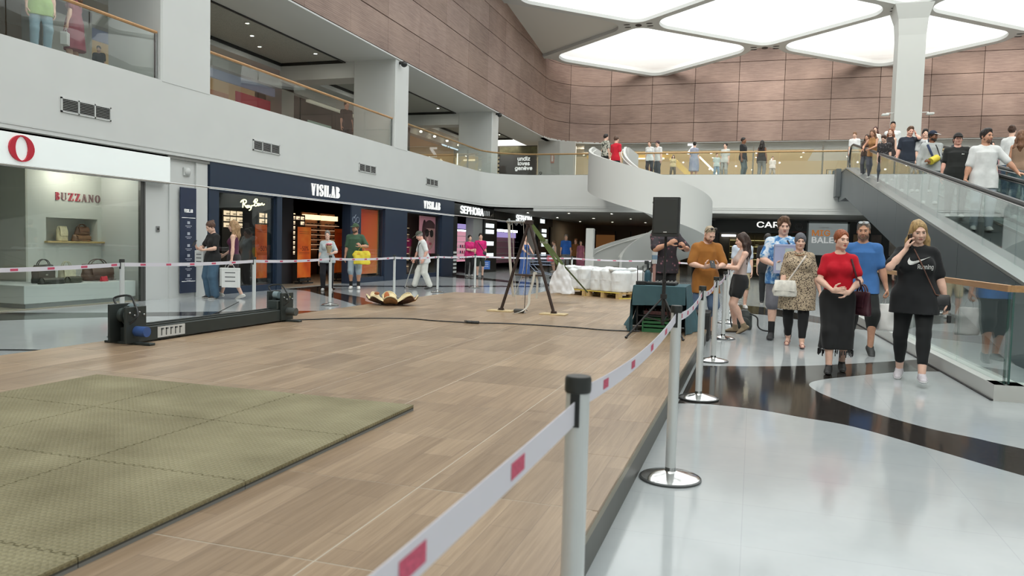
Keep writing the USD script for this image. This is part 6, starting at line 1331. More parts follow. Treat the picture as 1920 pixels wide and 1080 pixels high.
# ------------------------------------------------------------------ winch base along the left stage edge
WD = M((58, 64, 62), .5, metal=.3, noise=.06); t = Thing('winch_beam', 'long low black metal beam with cable machinery on both ends', 'machine', (-6.28, 7.8, SZ))
t.add('beam', box(-6.38, -6.18, 6.42, 9.15, SZ+.015, SZ+.17, .008), WD, False); t.add('top_rail', box(-6.36, -6.32, 6.5, 9.1, SZ+.17, SZ+.19), M((84, 88, 86), .4, metal=.4), False); t.add('top_rail', box(-6.24, -6.20, 6.5, 9.1, SZ+.17, SZ+.185), WD, False)
t.add('label_plate', box(-6.18, -6.176, 6.74, 7.16, SZ+.035, SZ+.155), M((204, 206, 204), .5), False)
for k in range(5): t.add('label_glyph', cat(box(-6.176, -6.174, 6.79+k*.07, 6.805+k*.07, SZ+.055, SZ+.135), box(-6.176, -6.174, 6.79+k*.07, 6.83+k*.07, SZ+.12, SZ+.135)), M((96, 100, 100), .5), False)
for k, y in enumerate((6.42, 9.15)):
    d = -1 if k == 0 else 1
    t.add('foot_bar', box(-6.55, -5.95, y-.04, y+.04, SZ, SZ+.025, .004), WD, False); t.add('bracket', cat(box(-6.40, -6.37, y-.14, y+.14, SZ+.02, SZ+.42, .004), box(-6.19, -6.16, y-.14, y+.14, SZ+.02, SZ+.40, .004)), WD, False)
    t.add('drum', cyl((-6.38, y+.02, SZ+.30), (-6.18, y+.02, SZ+.30), .075, n=16), M((96, 106, 104), .4, metal=.5), 30); t.add('drum_flange', cyl((-6.30, y+.02, SZ+.30), (-6.285, y+.02, SZ+.30), .10, n=16), WD, 30); t.add('pulley', cyl((-6.32, y-.08*d, SZ+.37), (-6.24, y-.08*d, SZ+.37), .05, n=14), M((150, 170, 176), .35, metal=.4), 30)
    t.add('motor', cyl((-6.16, y+.0, SZ+.14), (-6.02, y+.0, SZ+.14), .055, n=14), M((62, 92, 150), .4) if k == 0 else M((80, 84, 82), .4), 30, label='blue motor' if k == 0 else None)
    t.add('hose', tube(spline([(-6.4, y, SZ+.38), (-6.5, y+.05, SZ+.47), (-6.35, y+.1, SZ+.5), (-6.2, y+.02, SZ+.42), (-6.1, y-.05, SZ+.3), (-6.2, y-.1, SZ+.2)], 6), .012, 6), RUBBER, 30); t.add('gear_box', box(-6.36, -6.2, y-.12*d-.06, y-.12*d+.06, SZ+.17, SZ+.30, .01), M((74, 82, 80), .4, metal=.4), False)
    for q in range(4): t.add('bolt', ellipsoid((-6.15, y-.1+.065*q, SZ+.34-.03*(q % 2)), (.014, .012, .012), 1), STEEL if q != 2 or k == 0 else M((200, 190, 70), .4), True)
t = Thing('floor_cable', 'thin black wires trailing over the white floor behind the beam', 'cable', (-7, 8, 0)); t.add('cable', tube(spline([(-6.50, 6.62, SZ+.05), (-6.72, 6.7, .03), (-7.2, 6.75, .008), (-7.8, 6.6, .008), (-8.6, 6.2, .008)], 6), .007, 5), RUBBER, 30); t.add('cable', tube(spline([(-6.5, 6.6, SZ+.3), (-6.9, 7.0, .16), (-7.4, 8.0, .01), (-8.4, 9.6, .008), (-8.9, 11.0, .008), (-10.2, 13.4, .008)], 6), .006, 5), RUBBER, 30)
# ------------------------------------------------------------------ scalloped wooden shells
t = Thing('wooden_shells', 'cluster of curved wooden shells, dark outside and cream inside', 'prop', (-6.22, 12.5, SZ)); CRM = M((222, 206, 164), .6, noise=.18, nscale=9); BRK = M((84, 60, 46), .6, noise=.3, nscale=14); TANW = M((170, 128, 86), .55, noise=.2, nscale=10)
def shell(ang, W, out, inn, h=.17, r0=.12, r1=.46, lift=0):
    """one petal of the shallow dish: a bulged, upturned plate seen from outside and inside"""
    n, m = 13, 9; O, I = [], []
    for i in range(n):
        for j in range(m):
            u, w = i/(n-1)*2-1, j/(m-1); r = r0+(r1-r0)*w*(1-.10*u*u); a = math.radians(ang)+u*W*(1-.25*w*w); z = .012+h*w**1.8*(1-.35*u*u)+.03*(1-u*u)*w+lift*w
            c = np.array([-6.22+r*1.08*math.cos(a), 12.5+r*.8*math.sin(a), SZ]); O.append(c+[0, 0, z]); I.append(c+[-.014*math.cos(a), -.012*math.sin(a), z+.024])
    f = np.array([[i*m+j, (i+1)*m+j, (i+1)*m+j+1, i*m+j+1] for i in range(n-1) for j in range(m-1)]); O, I = np.array(O), np.array(I)
    p = t.add('shell', (O, f), out, True); t.add('inner_face', (I, f[:, ::-1]), inn, True, under=p); t.add('rim', tube(I.reshape(n, m, 3)[:, -1], .012, 6), CRM, 30, under=p)
for a in ((198, .40, BRK, CRM, .11), (243, .40, BRK, CRM, .10), (286, .40, TANW, CRM, .11), (334, .44, BRK, M((150, 92, 70), .6, noise=.3), .13), (20, .42, TANW, M((160, 104, 84), .6, noise=.3), .12), (70, .42, CRM, CRM, .14), (118, .42, CRM, CRM, .15), (160, .38, CRM, CRM, .14)): shell(*a)
t.add('leaf_knob', ellipsoid((-6.30, 12.44, SZ+.15), (.05, .05, .09), 2), M((186, 110, 64), .6, noise=.3), True); t.add('leaf_knob', ellipsoid((-6.56, 12.56, SZ+.19), (.05, .05, .03), 2), M((150, 90, 54), .6), True); t.add('floor_board', xf(prism(Point(0, 0).buffer(.2), SZ, SZ+.03), None, (-6.22, 12.5, 0)), BRK, 30)
# ------------------------------------------------------------------ backpack and shopping trolley
t = Thing('backpack', 'dark grey backpack lying on the floor behind the post row', 'backpack', (-.12, 13.62, 0)); F = Field(); F.loft((-.14, 13.62, 0), np.eye(3), [(0, .15, .11, 0, 0), (.06, .17, .13, 0, 0), (.24, .15, .11, .01, 0), (.33, .08, .06, 0, 0)], .02); BPK = M((70, 74, 72), .8, noise=.15); t.add('body', F.mesh(.011, (), .01, 18), BPK, True)
t.add('front_pocket', ellipsoid((-.12, 13.50, .12), (.11, .05, .10), 2), BPK, True); t.add('strap', tube(spline([(-.02, 13.55, .28), (.10, 13.5, .22), (.12, 13.46, .08), (.2, 13.44, .02), (.36, 13.42, .012)], 6), .012, 6), M((50, 52, 52), .8), 30); t.add('strap', tube(spline([(-.25, 13.55, .3), (-.33, 13.5, .2), (-.3, 13.45, .03)], 5), .012, 6), M((50, 52, 52), .8), 30)
t = Thing('shopping_trolley', 'grey wire shopping trolley pushed by the woman in the blue dress', 'shopping trolley', (-8.1, 29.6, 0)); WIRE = M((128, 140, 160), .4, metal=.5); bx_ = (-8.55, -7.65, 29.3, 29.85)
for z in (.55, .68, .81, .95): t.add('wire', tube([(bx_[0], bx_[2], z), (bx_[1], bx_[2], z), (bx_[1], bx_[3], z), (bx_[0], bx_[3], z)], .012, 5, True), WIRE, 30)
for k in range(9): x = bx_[0]+.1*k+.05; t.add('wire', cat(tube([(x, bx_[2], .55), (x, bx_[2], .95)], .007, 4), tube([(x, bx_[3], .55), (x, bx_[3], .95)], .007, 4)), WIRE, 30)
t.add('floor_grid', cat(*[tube([(bx_[0]+.1*k, bx_[2], .55), (bx_[0]+.1*k, bx_[3], .55)], .007, 4) for k in range(10)]), WIRE, 30); t.add('handle', cyl((bx_[0]-.12, bx_[2], 1.05), (bx_[0]-.12, bx_[3], 1.05), .02, n=8), M((60, 80, 130), .5), 30)
for y in (bx_[2], bx_[3]):
    t.add('frame', tube([(bx_[0]-.12, y, 1.05), (bx_[0], y, .55), (bx_[0]+.25, y, .3), (bx_[1], y, .16)], .014, 6), WIRE, 30)
    for x in (bx_[0]+.05, bx_[1]): t.add('wheel', cyl((x, y-.015, .06), (x, y+.015, .06), .06, n=12), RUBBER, 30); t.add('fork', tube([(x, y, .06), (x, y, .3)], .012, 5), WIRE, 30)
t.add('red_panel', box(bx_[1]-.2, bx_[1], bx_[2]+.1, bx_[3]-.1, .7, .93), M((196, 84, 90), .6), False)

# ------------------------------------------------------------------ things people carry
def phone(label, loc, fwd, up, c=(34, 36, 40)):
    f_, u_ = _n(fwd), np.array(up, float); u_ = _n(u_-f_*(u_@f_)); R = np.stack([np.cross(u_, f_), f_, u_], 1)
    t = Thing('phone', label, 'phone', loc); t.add('case', xf(box(-.037, .037, -.005, .005, -.076, .076, .004), R, loc), M(c, .3), False); t.add('screen', xf(box(-.033, .033, -.0062, -.005, -.070, .070), R, loc), M((22, 24, 28), .1), False); return t
def paper_bag(label, c, top, size=(.34, .14, .42), rz=0, mark=None, handle=.16, cat_='shopping bag', soft=0):
    """bag hanging below the point top"""
    w, d, h = size; x, y, z = top; t = Thing('shopping_bag', label, cat_, (x, y, z-h-handle), rz); t.local = True; m = M(c, .6, noise=.03, bump=.004 if soft else .0015, bscale=16)
    F = Field(); F.loft((0, 0, 0), np.eye(3), [(0, w*.52, d*.62, 0, 0), (h*.1, w*.56, d*.66, 0, 0), (h*.7, w*.56, d*.56, 0, 0), (h, w*(.54-soft*.3), d*(.5-soft*.3), 0, 0)], .01)
    if soft: t.add('body', F.mesh(.012, (), .014, 14, seed=3), m, True)
    else: t.add('body', box(-w/2, w/2, -d/2, d/2, 0, h, .004), m, False); t.add('fold_line', cat(box(-w/2-.001, w/2+.001, -d/2-.001, d/2+.001, h-.045, h-.04)), M(np.array(c)*.85, .6), False)
    for s in (-1, 1): t.add('handle', tube([(math.cos(a)*w*.2, s*d*.3*(1-math.sin(a)*.9), h-.02+math.sin(a)*(handle+.02)) for a in np.linspace(math.pi, 0, 11)], .0045, 6), M(np.array(c)*.8, .6), 30)
    if mark is not None: t.add('print', cat(*[box(-w*.3, w*.3, -d/2-.002, -d/2-.0005, h*a, h*a+.02) for a in (.3, .52, .74)]), M(mark, .6), False)
    return t
def sling_bag(label, c, p, a, b, size=(.22, .09, .16), strapc=None, sw=.008, rz=0, hang=None):
    """bag worn on a strap that crosses the front of the shirt from torso point a to b"""
    pts = p.strap(a, b, None); end = hang if hang is not None else pts[-1]; w, d, h = size
    t = Thing('shoulder_bag', label, 'bag', end-np.array([0, 0, h*.9]), math.degrees(p.face)+rz); t.local = True; m = LEATH(c)
    F = Field(); F.loft((0, 0, 0), np.eye(3), [(0, w*.46, d*.5, 0, 0), (h*.3, w*.5, d*.56, 0, 0), (h*.8, w*.44, d*.42, 0, 0), (h, w*.38, d*.25, 0, 0)], .012)
    t.add('body', F.mesh(max(.007, w/26), (), .004, 20), m, True); t.add('flap', ribbon([(0, -d*.53, h*.35), (0, -d*.5, h*.7), (0, -d*.2, h)], [1, 0, 0], w*.4, .008), m, 40)
    c_, s_ = math.cos(math.radians(-t.rz)), math.sin(math.radians(-t.rz)); q = np.vstack([pts, [end]])-t.base; q = np.c_[c_*q[:, 0]-s_*q[:, 1], s_*q[:, 0]+c_*q[:, 1], q[:, 2]]
    t.add('strap', tube(q, sw, 6), LEATH(strapc or c), 30); return t
def pat(key, lo, hi, scale, kind='voronoi', mid=None):
    """printed cloth: two or three colours in blots"""
    stops = [(0.0, lin(lo)), (0.42, lin(lo)), (0.5, lin(mid or hi)), (0.6, lin(hi)), (1.0, lin(hi))]
    tex = ('voronoi_texture', dict(scale=scale)) if kind == 'voronoi' else ('noise_texture', dict(scale=scale, detail=3, distortion=1.2))
    return _mk(('pat', key), {'g': ('geometry', {}), 'v': tex, 'r': ('rgb_ramp', {'ramp': stops}), 'p': ('principled_bsdf', dict(roughness=.85, specular_ior_level=.2))},
               [('g.position', 'v.vector'), ('v.distance' if kind == 'voronoi' else 'v.fac', 'r.fac'), ('r.color', 'p.base_color')], 'p.BSDF')
LEO = _mk('leo', {'g': ('geometry', {}), 'v': ('voronoi_texture', dict(scale=62)), 'n': ('noise_texture', dict(scale=55, detail=2)), 'a': ('math', {'math_type': 'multiply_add', 'value2': .55}), 'r': ('rgb_ramp', {'ramp': [(0.0, lin((120, 92, 70))), (.36, lin((112, 88, 68))), (.46, lin((64, 54, 48))), (.66, lin((74, 62, 54))), (.74, lin((186, 166, 140))), (1, lin((190, 172, 146)))]}), 'p': ('principled_bsdf', dict(roughness=.85))},
          [('g.position', 'v.vector'), ('g.position', 'n.vector'), ('v.distance', 'a.value1'), ('n.fac', 'a.value3'), ('a.value', 'r.fac'), ('r.color', 'p.base_color')], 'p.BSDF')
BK = (42, 43, 44); WT = (224, 226, 226)
def foot(d, x, y, z=0, yaw=None, pitch=0): return dict(at=(x, y, z), yaw=8*d if yaw is None else yaw, pitch=pitch)

# ---- woman in black, nearest
p = Person('woman in a black sports shirt and leggings holding a phone to her face', (1.66, 9.05, 0), -8, 1.71, 'f', 1.17, 'light', 9, head=(14, 10, -4), bust=1.12, seed=1,
           feet={-1: foot(-1, -.10, .20, .03, -10, 12), 1: foot(1, .09, -.34, 0, 6)}, hands={-1: dict(at=(-.115, -.145, 1.445), elbow=(-.9, -.6, -1.2), dir=(.16, .16, .96), palm=(.95, .30, 0), curl=.42), 1: dict(at=(.315, -.03, .83), elbow=(.5, 1, -.2), curl=.6, palm=(-1, 0, 0))})
p.face_paint((110, 84, 62)).tee((38, 39, 41), .78, -.20, .020, .05, sleeve_ease=.03, wr=.008).trousers((36, 37, 38), 1.72, .006, wr=.001).shoes((206, 200, 206), (226, 224, 226)).hair('blond', 'long', length=.30)
sw_lo = [(.5, .17), (.34, .085), (.2, .005), (.1, -.04), (.03, -.03), (0, .03), (.012, .085), (.045, .145)]; sw_up = [(.045, .145), (.052, .09), (.085, .058), (.14, .052), (.25, .083), (.5, .17)]
p.decal(prism(Polygon(np.vstack([spline(sw_lo, 4), spline(sw_up, 4)[1:-1]])).buffer(0), 0, .002), -.095, .345, M((232, 232, 230), .7), 'swoosh_print', .44)
p.decal(text('Running', .046, .002, True, .15), .005, .288, M((226, 226, 224), .7), 'lettering')
phone('dark phone at the ear of the woman in black', p.world(p.arm[-1][2]+np.array([.034, .030, .085])), (.95, .35, 0), (0.1, .12, 1))
sling_bag('small black bag on a thin brown strap of the woman in black', (44, 44, 46), p, (-.035, .50), (.19, .02), (.19, .08, .16), (112, 76, 62), .0065, hang=p.world(p.T(.245, -.06, .0)))
t = Thing('key_bunch', 'dark key bunch in the lowered hand of the woman in black', 'keys', p.wrist(1, .13)); c = p.wrist(1, .13); t.add('fob', box(c[0]-.02, c[0]+.02, c[1]-.012, c[1]+.012, c[2]-.09, c[2]-.01, .006), DARK, False); t.add('ring', tube([c+np.array([.022*math.cos(a), 0, .022*math.sin(a)]) for a in np.linspace(0, 6.283, 10)], .003, 5), STEEL, 30)
# ---- woman in red
p = Person('woman in a red short-sleeved top and long black skirt with clasped hands', (.93, 9.32, 0), -2, 1.60, 'f', 1.04, 'light', 9.3, head=(24, 0, 3), bust=1.05, seed=2,
           feet={-1: foot(-1, -.07, -.18, 0, -8), 1: foot(1, .08, .14, .02, 4, 8)}, hands={-1: dict(at=(-.075, -.235, 1.02), elbow=(-1, .4, -.5), dir=(.88, -.35, .18), palm=(.2, 1, 0), curl=.3), 1: dict(at=(.095, -.225, 1.00), elbow=(1, .4, -.5), dir=(-.86, -.4, .25), palm=(-.2, 1, -.3), curl=.45)})
p.face_paint((130, 84, 60), (186, 60, 66)).tee((196, 30, 46), .62, .035, .016, .05, sleeve_ease=.022, wr=.006, neck=.012).skirt((44, 44, 45), .10, .30, .205, .17, mid=(.185, .155)).shoes((42, 42, 42), (50, 50, 50), high=.02).hair('red', 'bun')
t_ = p.t
for k in range(46):
    a = k/46*2*math.pi; q = p.P0*[1, 1, 0]+np.array([.20*math.cos(a), .166*math.sin(a), .285])*p.k; t_.add('fringe', tube([q, q+np.array([.004*math.sin(k*3), .004*math.cos(k*5), -.055-.02*math.sin(k*2.3)])], .006, 4), M((40, 40, 41), .9), 30)
sb = p.world(np.array([.25, .02, .93])); t = handbag('maroon leather shoulder bag hanging at the side of the woman in red', (72, 38, 48), (.30, .12, .27), sb-np.array([0, 0, .27]), math.degrees(p.face)-62, soft=.1, cat_='shoulder bag'); sp_ = np.vstack([p.strap((.125, .46), (.20, .20), None), [sb+[0, 0, .0]]]); c_, s_ = math.cos(math.radians(-t.rz)), math.sin(math.radians(-t.rz)); q = sp_-t.base; t.add('strap', tube(np.c_[c_*q[:, 0]-s_*q[:, 1], s_*q[:, 0]+c_*q[:, 1], q[:, 2]], .010, 6), LEATH((84, 50, 54)), 30)
# ---- man in blue shirt
p = Person('bearded man in a blue t-shirt and long black shorts with sunglasses on his head', (1.40, 11.25, 0), -6, 1.77, 'm', 1.06, 'tan', 11.2, head=(-4, 4, 0), seed=3,
           feet={1: foot(1, .14, -.12, .05, 14, 26), -1: foot(-1, -.10, .12)}, hands={1: dict(at=(.33, -.05, .80), curl=.85), -1: dict(at=(-.26, -.03, .82))})
p.face_paint((90, 70, 56), (160, 100, 90)).tee((70, 116, 176), .74, -.14, .018, .03, sleeve_ease=.028, wr=.006).trousers((44, 46, 46), 1.12, .022, .012, name='shorts').shoes((58, 60, 60), (70, 70, 70)).hair((120, 108, 98), 'crop', .008).beard((138, 108, 90), .003).glasses_on((150, 156, 160))
paper_bag('white plastic bag with a red mark carried by the man in blue', (226, 224, 222), p.wrist(1, .10), (.26, .16, .36), 20, None, .10, soft=.5)
# ---- woman in leopard tunic
p = Person('woman in a leopard tunic with grey headscarf and a white bag', (.62, 11.62, 0), -4, 1.60, 'f', 1.32, 'light', 11.6, head=(8, 2, 2), bust=1.25, belly=.03, seed=4,
           feet={-1: foot(-1, -.10, .18, .03, -8, 14), 1: foot(1, .09, -.18)}, hands={-1: dict(at=(-.235, -.20, .875), elbow=(-1, .5, -.5), dir=(.5, -.5, -.62), palm=(.6, .6, 0), curl=.7), 1: dict(at=(.33, .0, .86))})
p.face_paint((96, 74, 60)).tee(BK, .98, -.37, .020, .10, mat=LEO, sleeve_ease=.02, wr=.008, name='tunic').trousers((40, 40, 41), 1.80, .008, wr=.002).shoes((176, 132, 126), sandal=True).wrap((104, 104, 110))
p.t.add('necklace', tube([p.T(.07*math.cos(a), -.04-.045*abs(math.sin(a)), .50-.025*abs(math.sin(a))) for a in np.linspace(math.pi, 0, 12)], .007, 6), M((150, 110, 80), .4), 30)
sling_bag('white handbag on a white strap held by the woman in leopard print', (226, 222, 212), p, (.10, .47), (-.15, .06), (.34, .12, .23), (226, 216, 206), .013, hang=p.world(p.T(-.185, -.20, .06)))
# ---- man with tie-dye shirt and box
TIE = pat('tie', (222, 230, 240), (78, 128, 190), 9, 'noise', (138, 184, 222))
p = Person('young man in a blue and white tie-dye shirt carrying a pale box', (.42, 12.45, 0), -2, 1.86, 'm', 1.05, 'light', 12.4, head=(10, 8, 0), seed=5,
           feet={-1: foot(-1, -.11, -.14), 1: foot(1, .12, .26, .06, 10, 24)}, hands={-1: dict(at=(-.10, -.27, 1.08), elbow=(-1, .5, -.5), dir=(.86, -.3, -.1), palm=(0, .5, 1), curl=.35), 1: dict(at=(.14, -.28, 1.06), elbow=(1, .5, -.5), dir=(-.86, -.3, 0), palm=(0, .5, 1), curl=.35)})
p.face_paint((90, 66, 50)).tee(BK, .78, -.15, .020, .04, mat=TIE, sleeve_ease=.034, wr=.007).trousers((118, 118, 126), 1.0, .026, .016, name='shorts').socks((46, 46, 48), .16).shoes((48, 48, 50), (60, 60, 62), high=.02).hair('brown', 'short', .020, wr=.018)
bx0 = p.world(np.array([.03, -.30, 1.02])); t = Thing('carried_box', 'pale lilac cardboard box held against the tie-dye shirt', 'box', bx0, math.degrees(p.face)+8); t.local = True
BOXM = M((176, 182, 216), .5, noise=.04); t.add('box_body', box(-.15, .15, -.055, .055, 0, .44, .004), BOXM, False); t.add('label', box(-.12, .02, -.058, -.055, .05, .17), M((220, 224, 232), .5), False); t.add('picture', box(.0, .12, -.058, -.055, .24, .38), M((196, 210, 206), .5, noise=.2), False); t.add('lid_line', box(-.152, .152, -.057, .057, .405, .41), M((150, 156, 190), .5), False)
p2 = p.strap((.06, .48), (.16, .30)); t = Thing('shoulder_strap', 'dark strap over the shoulder of the tie-dye man', 'strap', p2[0]); t.add('strap', tube(p2, .014, 6), M((52, 56, 66), .7), 30)
# ---- man in tan shirt by the belt
p = Person('balding man in a tan t-shirt bowing over his phone', (-.70, 12.25, 0), 18, 1.72, 'm', .93, 'light', 12.3, head=(16, 30, 0), lean=2, belly=.02, seed=6, feet={1: foot(1, .13, 0), -1: foot(-1, -.12, .06)},
           hands={-1: dict(at=(-.10, -.28, 1.10), elbow=(-1, .6, -.6), dir=(.75, -.5, .25), palm=(.2, .7, .5), curl=.55), 1: dict(at=(.10, -.29, 1.10), elbow=(1, .6, -.6), dir=(-.75, -.5, .25), palm=(-.2, .7, .5), curl=.5)})
p.face_paint((150, 120, 96)).tee((166, 110, 54), .86, -.26, .022, .05, sleeve_ease=.036, wr=.008).trousers((92, 112, 140), 1.02, .024, .014, name='denim_shorts').shoes((120, 110, 100)).hair((176, 160, 136), 'crop', .004).beard((160, 116, 92), .004).glasses_on((54, 42, 36), .105, -.035, -50)
phone('phone held in both hands by the man in the tan shirt', p.world(np.array([.0, -.375, 1.15])*p.k), p.world(np.array([0, -.75, .7]))-p.loc, (0, 0, 1))
# ---- woman in tank top
p = Person('woman in a pale pink tank top and black shorts tapping her phone', (-.20, 13.0, 0), -72, 1.62, 'f', 1.0, 'light', 13, head=(-6, 14, 0), lean=-3, seed=7, feet={-1: foot(-1, -.06, -.02, 0), 1: foot(1, .13, .10, .06, 0, 30)},
           hands={-1: dict(at=(-.03, -.34, 1.18), elbow=(-.6, .4, -1), dir=(.15, -.86, .45), palm=(.8, .1, .5), curl=.45), 1: dict(at=(.06, -.33, 1.16), elbow=(.6, .5, -1), dir=(-.2, -.86, .42), palm=(-.8, .2, .4), curl=.4)})
p.face_paint((60, 46, 40)).tee((196, 176, 168), 0, .02, .010, None, wr=.003, name='tank_top', neck=.014).trousers((46, 46, 47), .52, .022, .02, top=.085, name='shorts').shoes((150, 132, 106), (90, 76, 60), high=.055).hair((66, 50, 44), 'long', length=.32)
phone('phone in the raised hands of the woman in the pale pink top', p.world(np.array([.01, -.47, 1.27])*p.k), p.world(np.array([0, -.85, .5]))-p.loc, (0, 0, 1))
# ---- man behind the sound table
FLOR = _mk('floral', {'g': ('geometry', {}), 'v': ('voronoi_texture', dict(scale=15)), 'v2': ('voronoi_texture', dict(scale=34)), 'r': ('rgb_ramp', {'ramp': [(0, lin((176, 150, 150))), (.2, lin((136, 86, 100))), (.30, lin((58, 50, 56))), (1, lin((48, 46, 52)))]}), 'p': ('principled_bsdf', dict(roughness=.8))}, [('g.position', 'v.vector'), ('v.distance', 'r.fac'), ('r.color', 'p.base_color')], 'p.BSDF')
p = Person('man in a dark floral shirt standing behind the sound table, head hidden by the loudspeaker', (-1.35, 12.35, SZ), 22, 1.68, 'm', 1.06, 'tan', 12.4, head=(0, 14, 0), seed=8, hands={-1: dict(at=(-.02, -.30, 1.28), elbow=(-1, .4, -.8), dir=(.7, -.3, .5), palm=(.2, .8, -.3), curl=.7), 1: dict(at=(.24, -.28, 1.22), elbow=(1, .4, -.8), dir=(-.5, -.6, .6), palm=(-.6, .5, 0), curl=.7)})
p.face_paint().tee(BK, .85, -.16, .022, .03, mat=FLOR, sleeve_ease=.034).trousers((44, 44, 46), 1.95, .014).shoes((50, 50, 50)).hair('brown', 'crop')
# ---- behind the walkers
def simple(label, loc, face, H, sex, top, bottom, hair_, hs='short', skin='light', dist=18, sleeve=.7, long_=True, shoe=(190, 190, 188), girth=1.0, dress=None, cap=None, hands=None, feet=None, head=(0, 0, 0), lean=0, hl=.3, tank=False, mat=None, hem=-.12, bottommat=None, belly=0, group=None):
    global _sd
    q = Person(label, loc, face, H, sex, girth, skin, dist, hands=hands, feet=feet, head=head, lean=lean, belly=belly, seed=int(abs(loc[0]*37+loc[1]*11)) % 997, group=group)
    if dist < 14.6: q.face_paint()
    if dress is not None: q.tee(top, sleeve, dress, .014, .10, name='dress', mat=mat)
    else: q.tee(top, 0 if tank else sleeve, hem, .016, .03, mat=mat, sleeve_ease=.024)
    if bottom is not None: q.trousers(bottom, 1.95 if long_ is True else long_, .016, .006, name='trousers' if long_ is True else 'shorts', mat=bottommat)
    q.shoes(shoe)
    if hair_: q.hair(hair_, hs, length=hl)
    if cap: q.cap(cap)
    return q
simple('man in black walking away behind the tie-dye man', (.32, 20.3, 0), 170, 1.76, 'm', (48, 48, 50), (50, 52, 54), 'dark', shoe=(60, 60, 60), dist=20, feet={-1: foot(-1, -.1, .2, .04, 0, 20), 1: foot(1, .1, -.15)})
simple('person in a pale blue shirt and khaki shorts far behind the tank-top woman', (-.25, 18.5, 0), 10, 1.74, 'm', (196, 206, 220), (186, 172, 140), 'brown', long_=1.0, dist=19)
# ---- left walkway, before the shops
p = Person('woman in black top and wide jeans looking at her phone by the navy board', (-11.22, 13.85, 0), -18, 1.68, 'f', 1.02, 'light', 18, head=(-6, 26, 0), hands={-1: dict(at=(-.13, -.28, 1.12), elbow=(-1, .6, -.6), dir=(.3, -.8, .3), palm=(.5, .6, .4), curl=.5), 1: dict(at=(.04, -.27, 1.10), elbow=(1, .6, -.6), dir=(-.7, -.6, .2), palm=(-.3, .7, .4), curl=.4)}, seed=21)
p.tee((46, 46, 47), .7, -.16, .016, .03).trousers((78, 104, 126), 1.97, .026, .022, name='wide_jeans').shoes((52, 50, 50)).hair((96, 70, 58), 'bun'); phone('phone of the woman in wide jeans', p.world(np.array([-.06, -.40, 1.2])), p.world(np.array([0, -.7, .5]))-p.loc, (0, 0, 1))
paper_bag('white printed paper bag on the arm of the woman in wide jeans', (228, 228, 226), p.world(np.array([-.30, -.08, 1.16])), (.26, .14, .36), -10, (110, 110, 112), .12)
p = Person('blond woman in a purple top and black shorts walking left with white bags', (-10.88, 14.12, 0), -68, 1.70, 'f', 1.0, 'light', 18, head=(-8, 10, 0), feet={-1: foot(-1, -.08, -.30, .04, 0, -16), 1: foot(1, .08, .22, .03, 0, 22)}, hands={1: dict(at=(.27, .02, .80), curl=.8), -1: dict(at=(-.16, -.26, .98), curl=.4)}, seed=22)
p.strapless((92, 48, 72), .44, -.04, .010).trousers((58, 52, 54), .5, .024, .03, name='shorts').shoes((214, 212, 206)).hair((170, 136, 100), 'long', length=.28)
paper_bag('large white paper bag with black print carried by the blond woman in purple', (230, 230, 228), p.wrist(1, .09), (.36, .14, .42), 22, (96, 96, 98), .08); paper_bag('second white paper bag behind the large one of the woman in purple', (224, 224, 220), p.wrist(1, .09)+np.array([-.13, .08, .02]), (.34, .12, .40), 22, None, .10)
p = simple('grey-haired person in a pale tee and black trousers holding flowers', (-10.70, 17.67, 0), 28, 1.56, 'f', (190, 200, 204), (46, 46, 50), 'grey', dist=20, sleeve=.8, girth=1.1, hands={1: dict(at=(.12, -.27, 1.10), elbow=(1, .5, -.6), dir=(-.6, -.4, .4), palm=(-.4, .6, 0), curl=.6), -1: dict(at=(-.25, -.02, .8))})
c = p.world(np.array([.06, -.34, 1.16])); t = Thing('flower_bunch', 'small bunch of pink flowers wrapped in brown paper', 'flowers', c); t.add('wrap', lathe([(.001, -.16), (.035, -.15), (.09, .02), (.085, .03), (.001, -.10)], 14, c), M((190, 164, 128), .7), 30)
for k in range(14): a = k*2.4; t.add('flower', ellipsoid(c+np.array([.07*math.cos(a)*(k/14)**.5, .07*math.sin(a)*(k/14)**.5, .05+.02*(k % 3)]), (.032, .032, .026), 1), M([(232, 190, 196), (216, 120, 130), (236, 222, 220)][k % 3], .7), True)
p = simple('man in a dark green t-shirt and green cap with a yellow carrier bag', (-10.48, 18.75, 0), 24, 1.79, 'm', (70, 96, 76), (176, 192, 204), None, dist=20, sleeve=.85, long_=1.08, shoe=(230, 230, 228), cap=(70, 92, 70), skin='tan', head=(-24, 4, 0), hands={1: dict(at=(.16, -.25, 1.16), elbow=(1, .7, -.5), dir=(-.5, -.3, .6), palm=(-.5, .6, 0), curl=.8), -1: dict(at=(-.27, -.02, .82))}, girth=1.05)
p.hair('brown', 'crop').socks((46, 46, 46), .12).beard((96, 76, 62), .004)
paper_bag('big yellow carrier bag with orange print at the side of the man in green', (236, 214, 62), p.world(np.array([.20, -.26, 1.16])), (.44, .14, .36), 30, (226, 150, 50), .10, soft=.2)
p = Person('elderly man in white shirt and trousers leaning on a walking cane', (-8.98, 20.06, 0), -52, 1.66, 'm', 1.05, 'pink', 22, lean=12, head=(-10, 18, 0), belly=.02, feet={-1: foot(-1, -.10, -.26, .02), 1: foot(1, .10, .16, .03, 8, 10)}, hands={-1: dict(at=(-.26, -.26, .86), curl=.9, elbow=(-1, .8, -.2)), 1: dict(at=(.26, -.10, .90), curl=.5, elbow=(.8, 1, -.2))}, seed=25)
p.tee(WT, .85, -.16, .022, .03).trousers((222, 222, 216), 1.95, .024, .016).shoes((70, 70, 70), (60, 60, 60)).hair('grey', 'crop').cap((86, 92, 82))
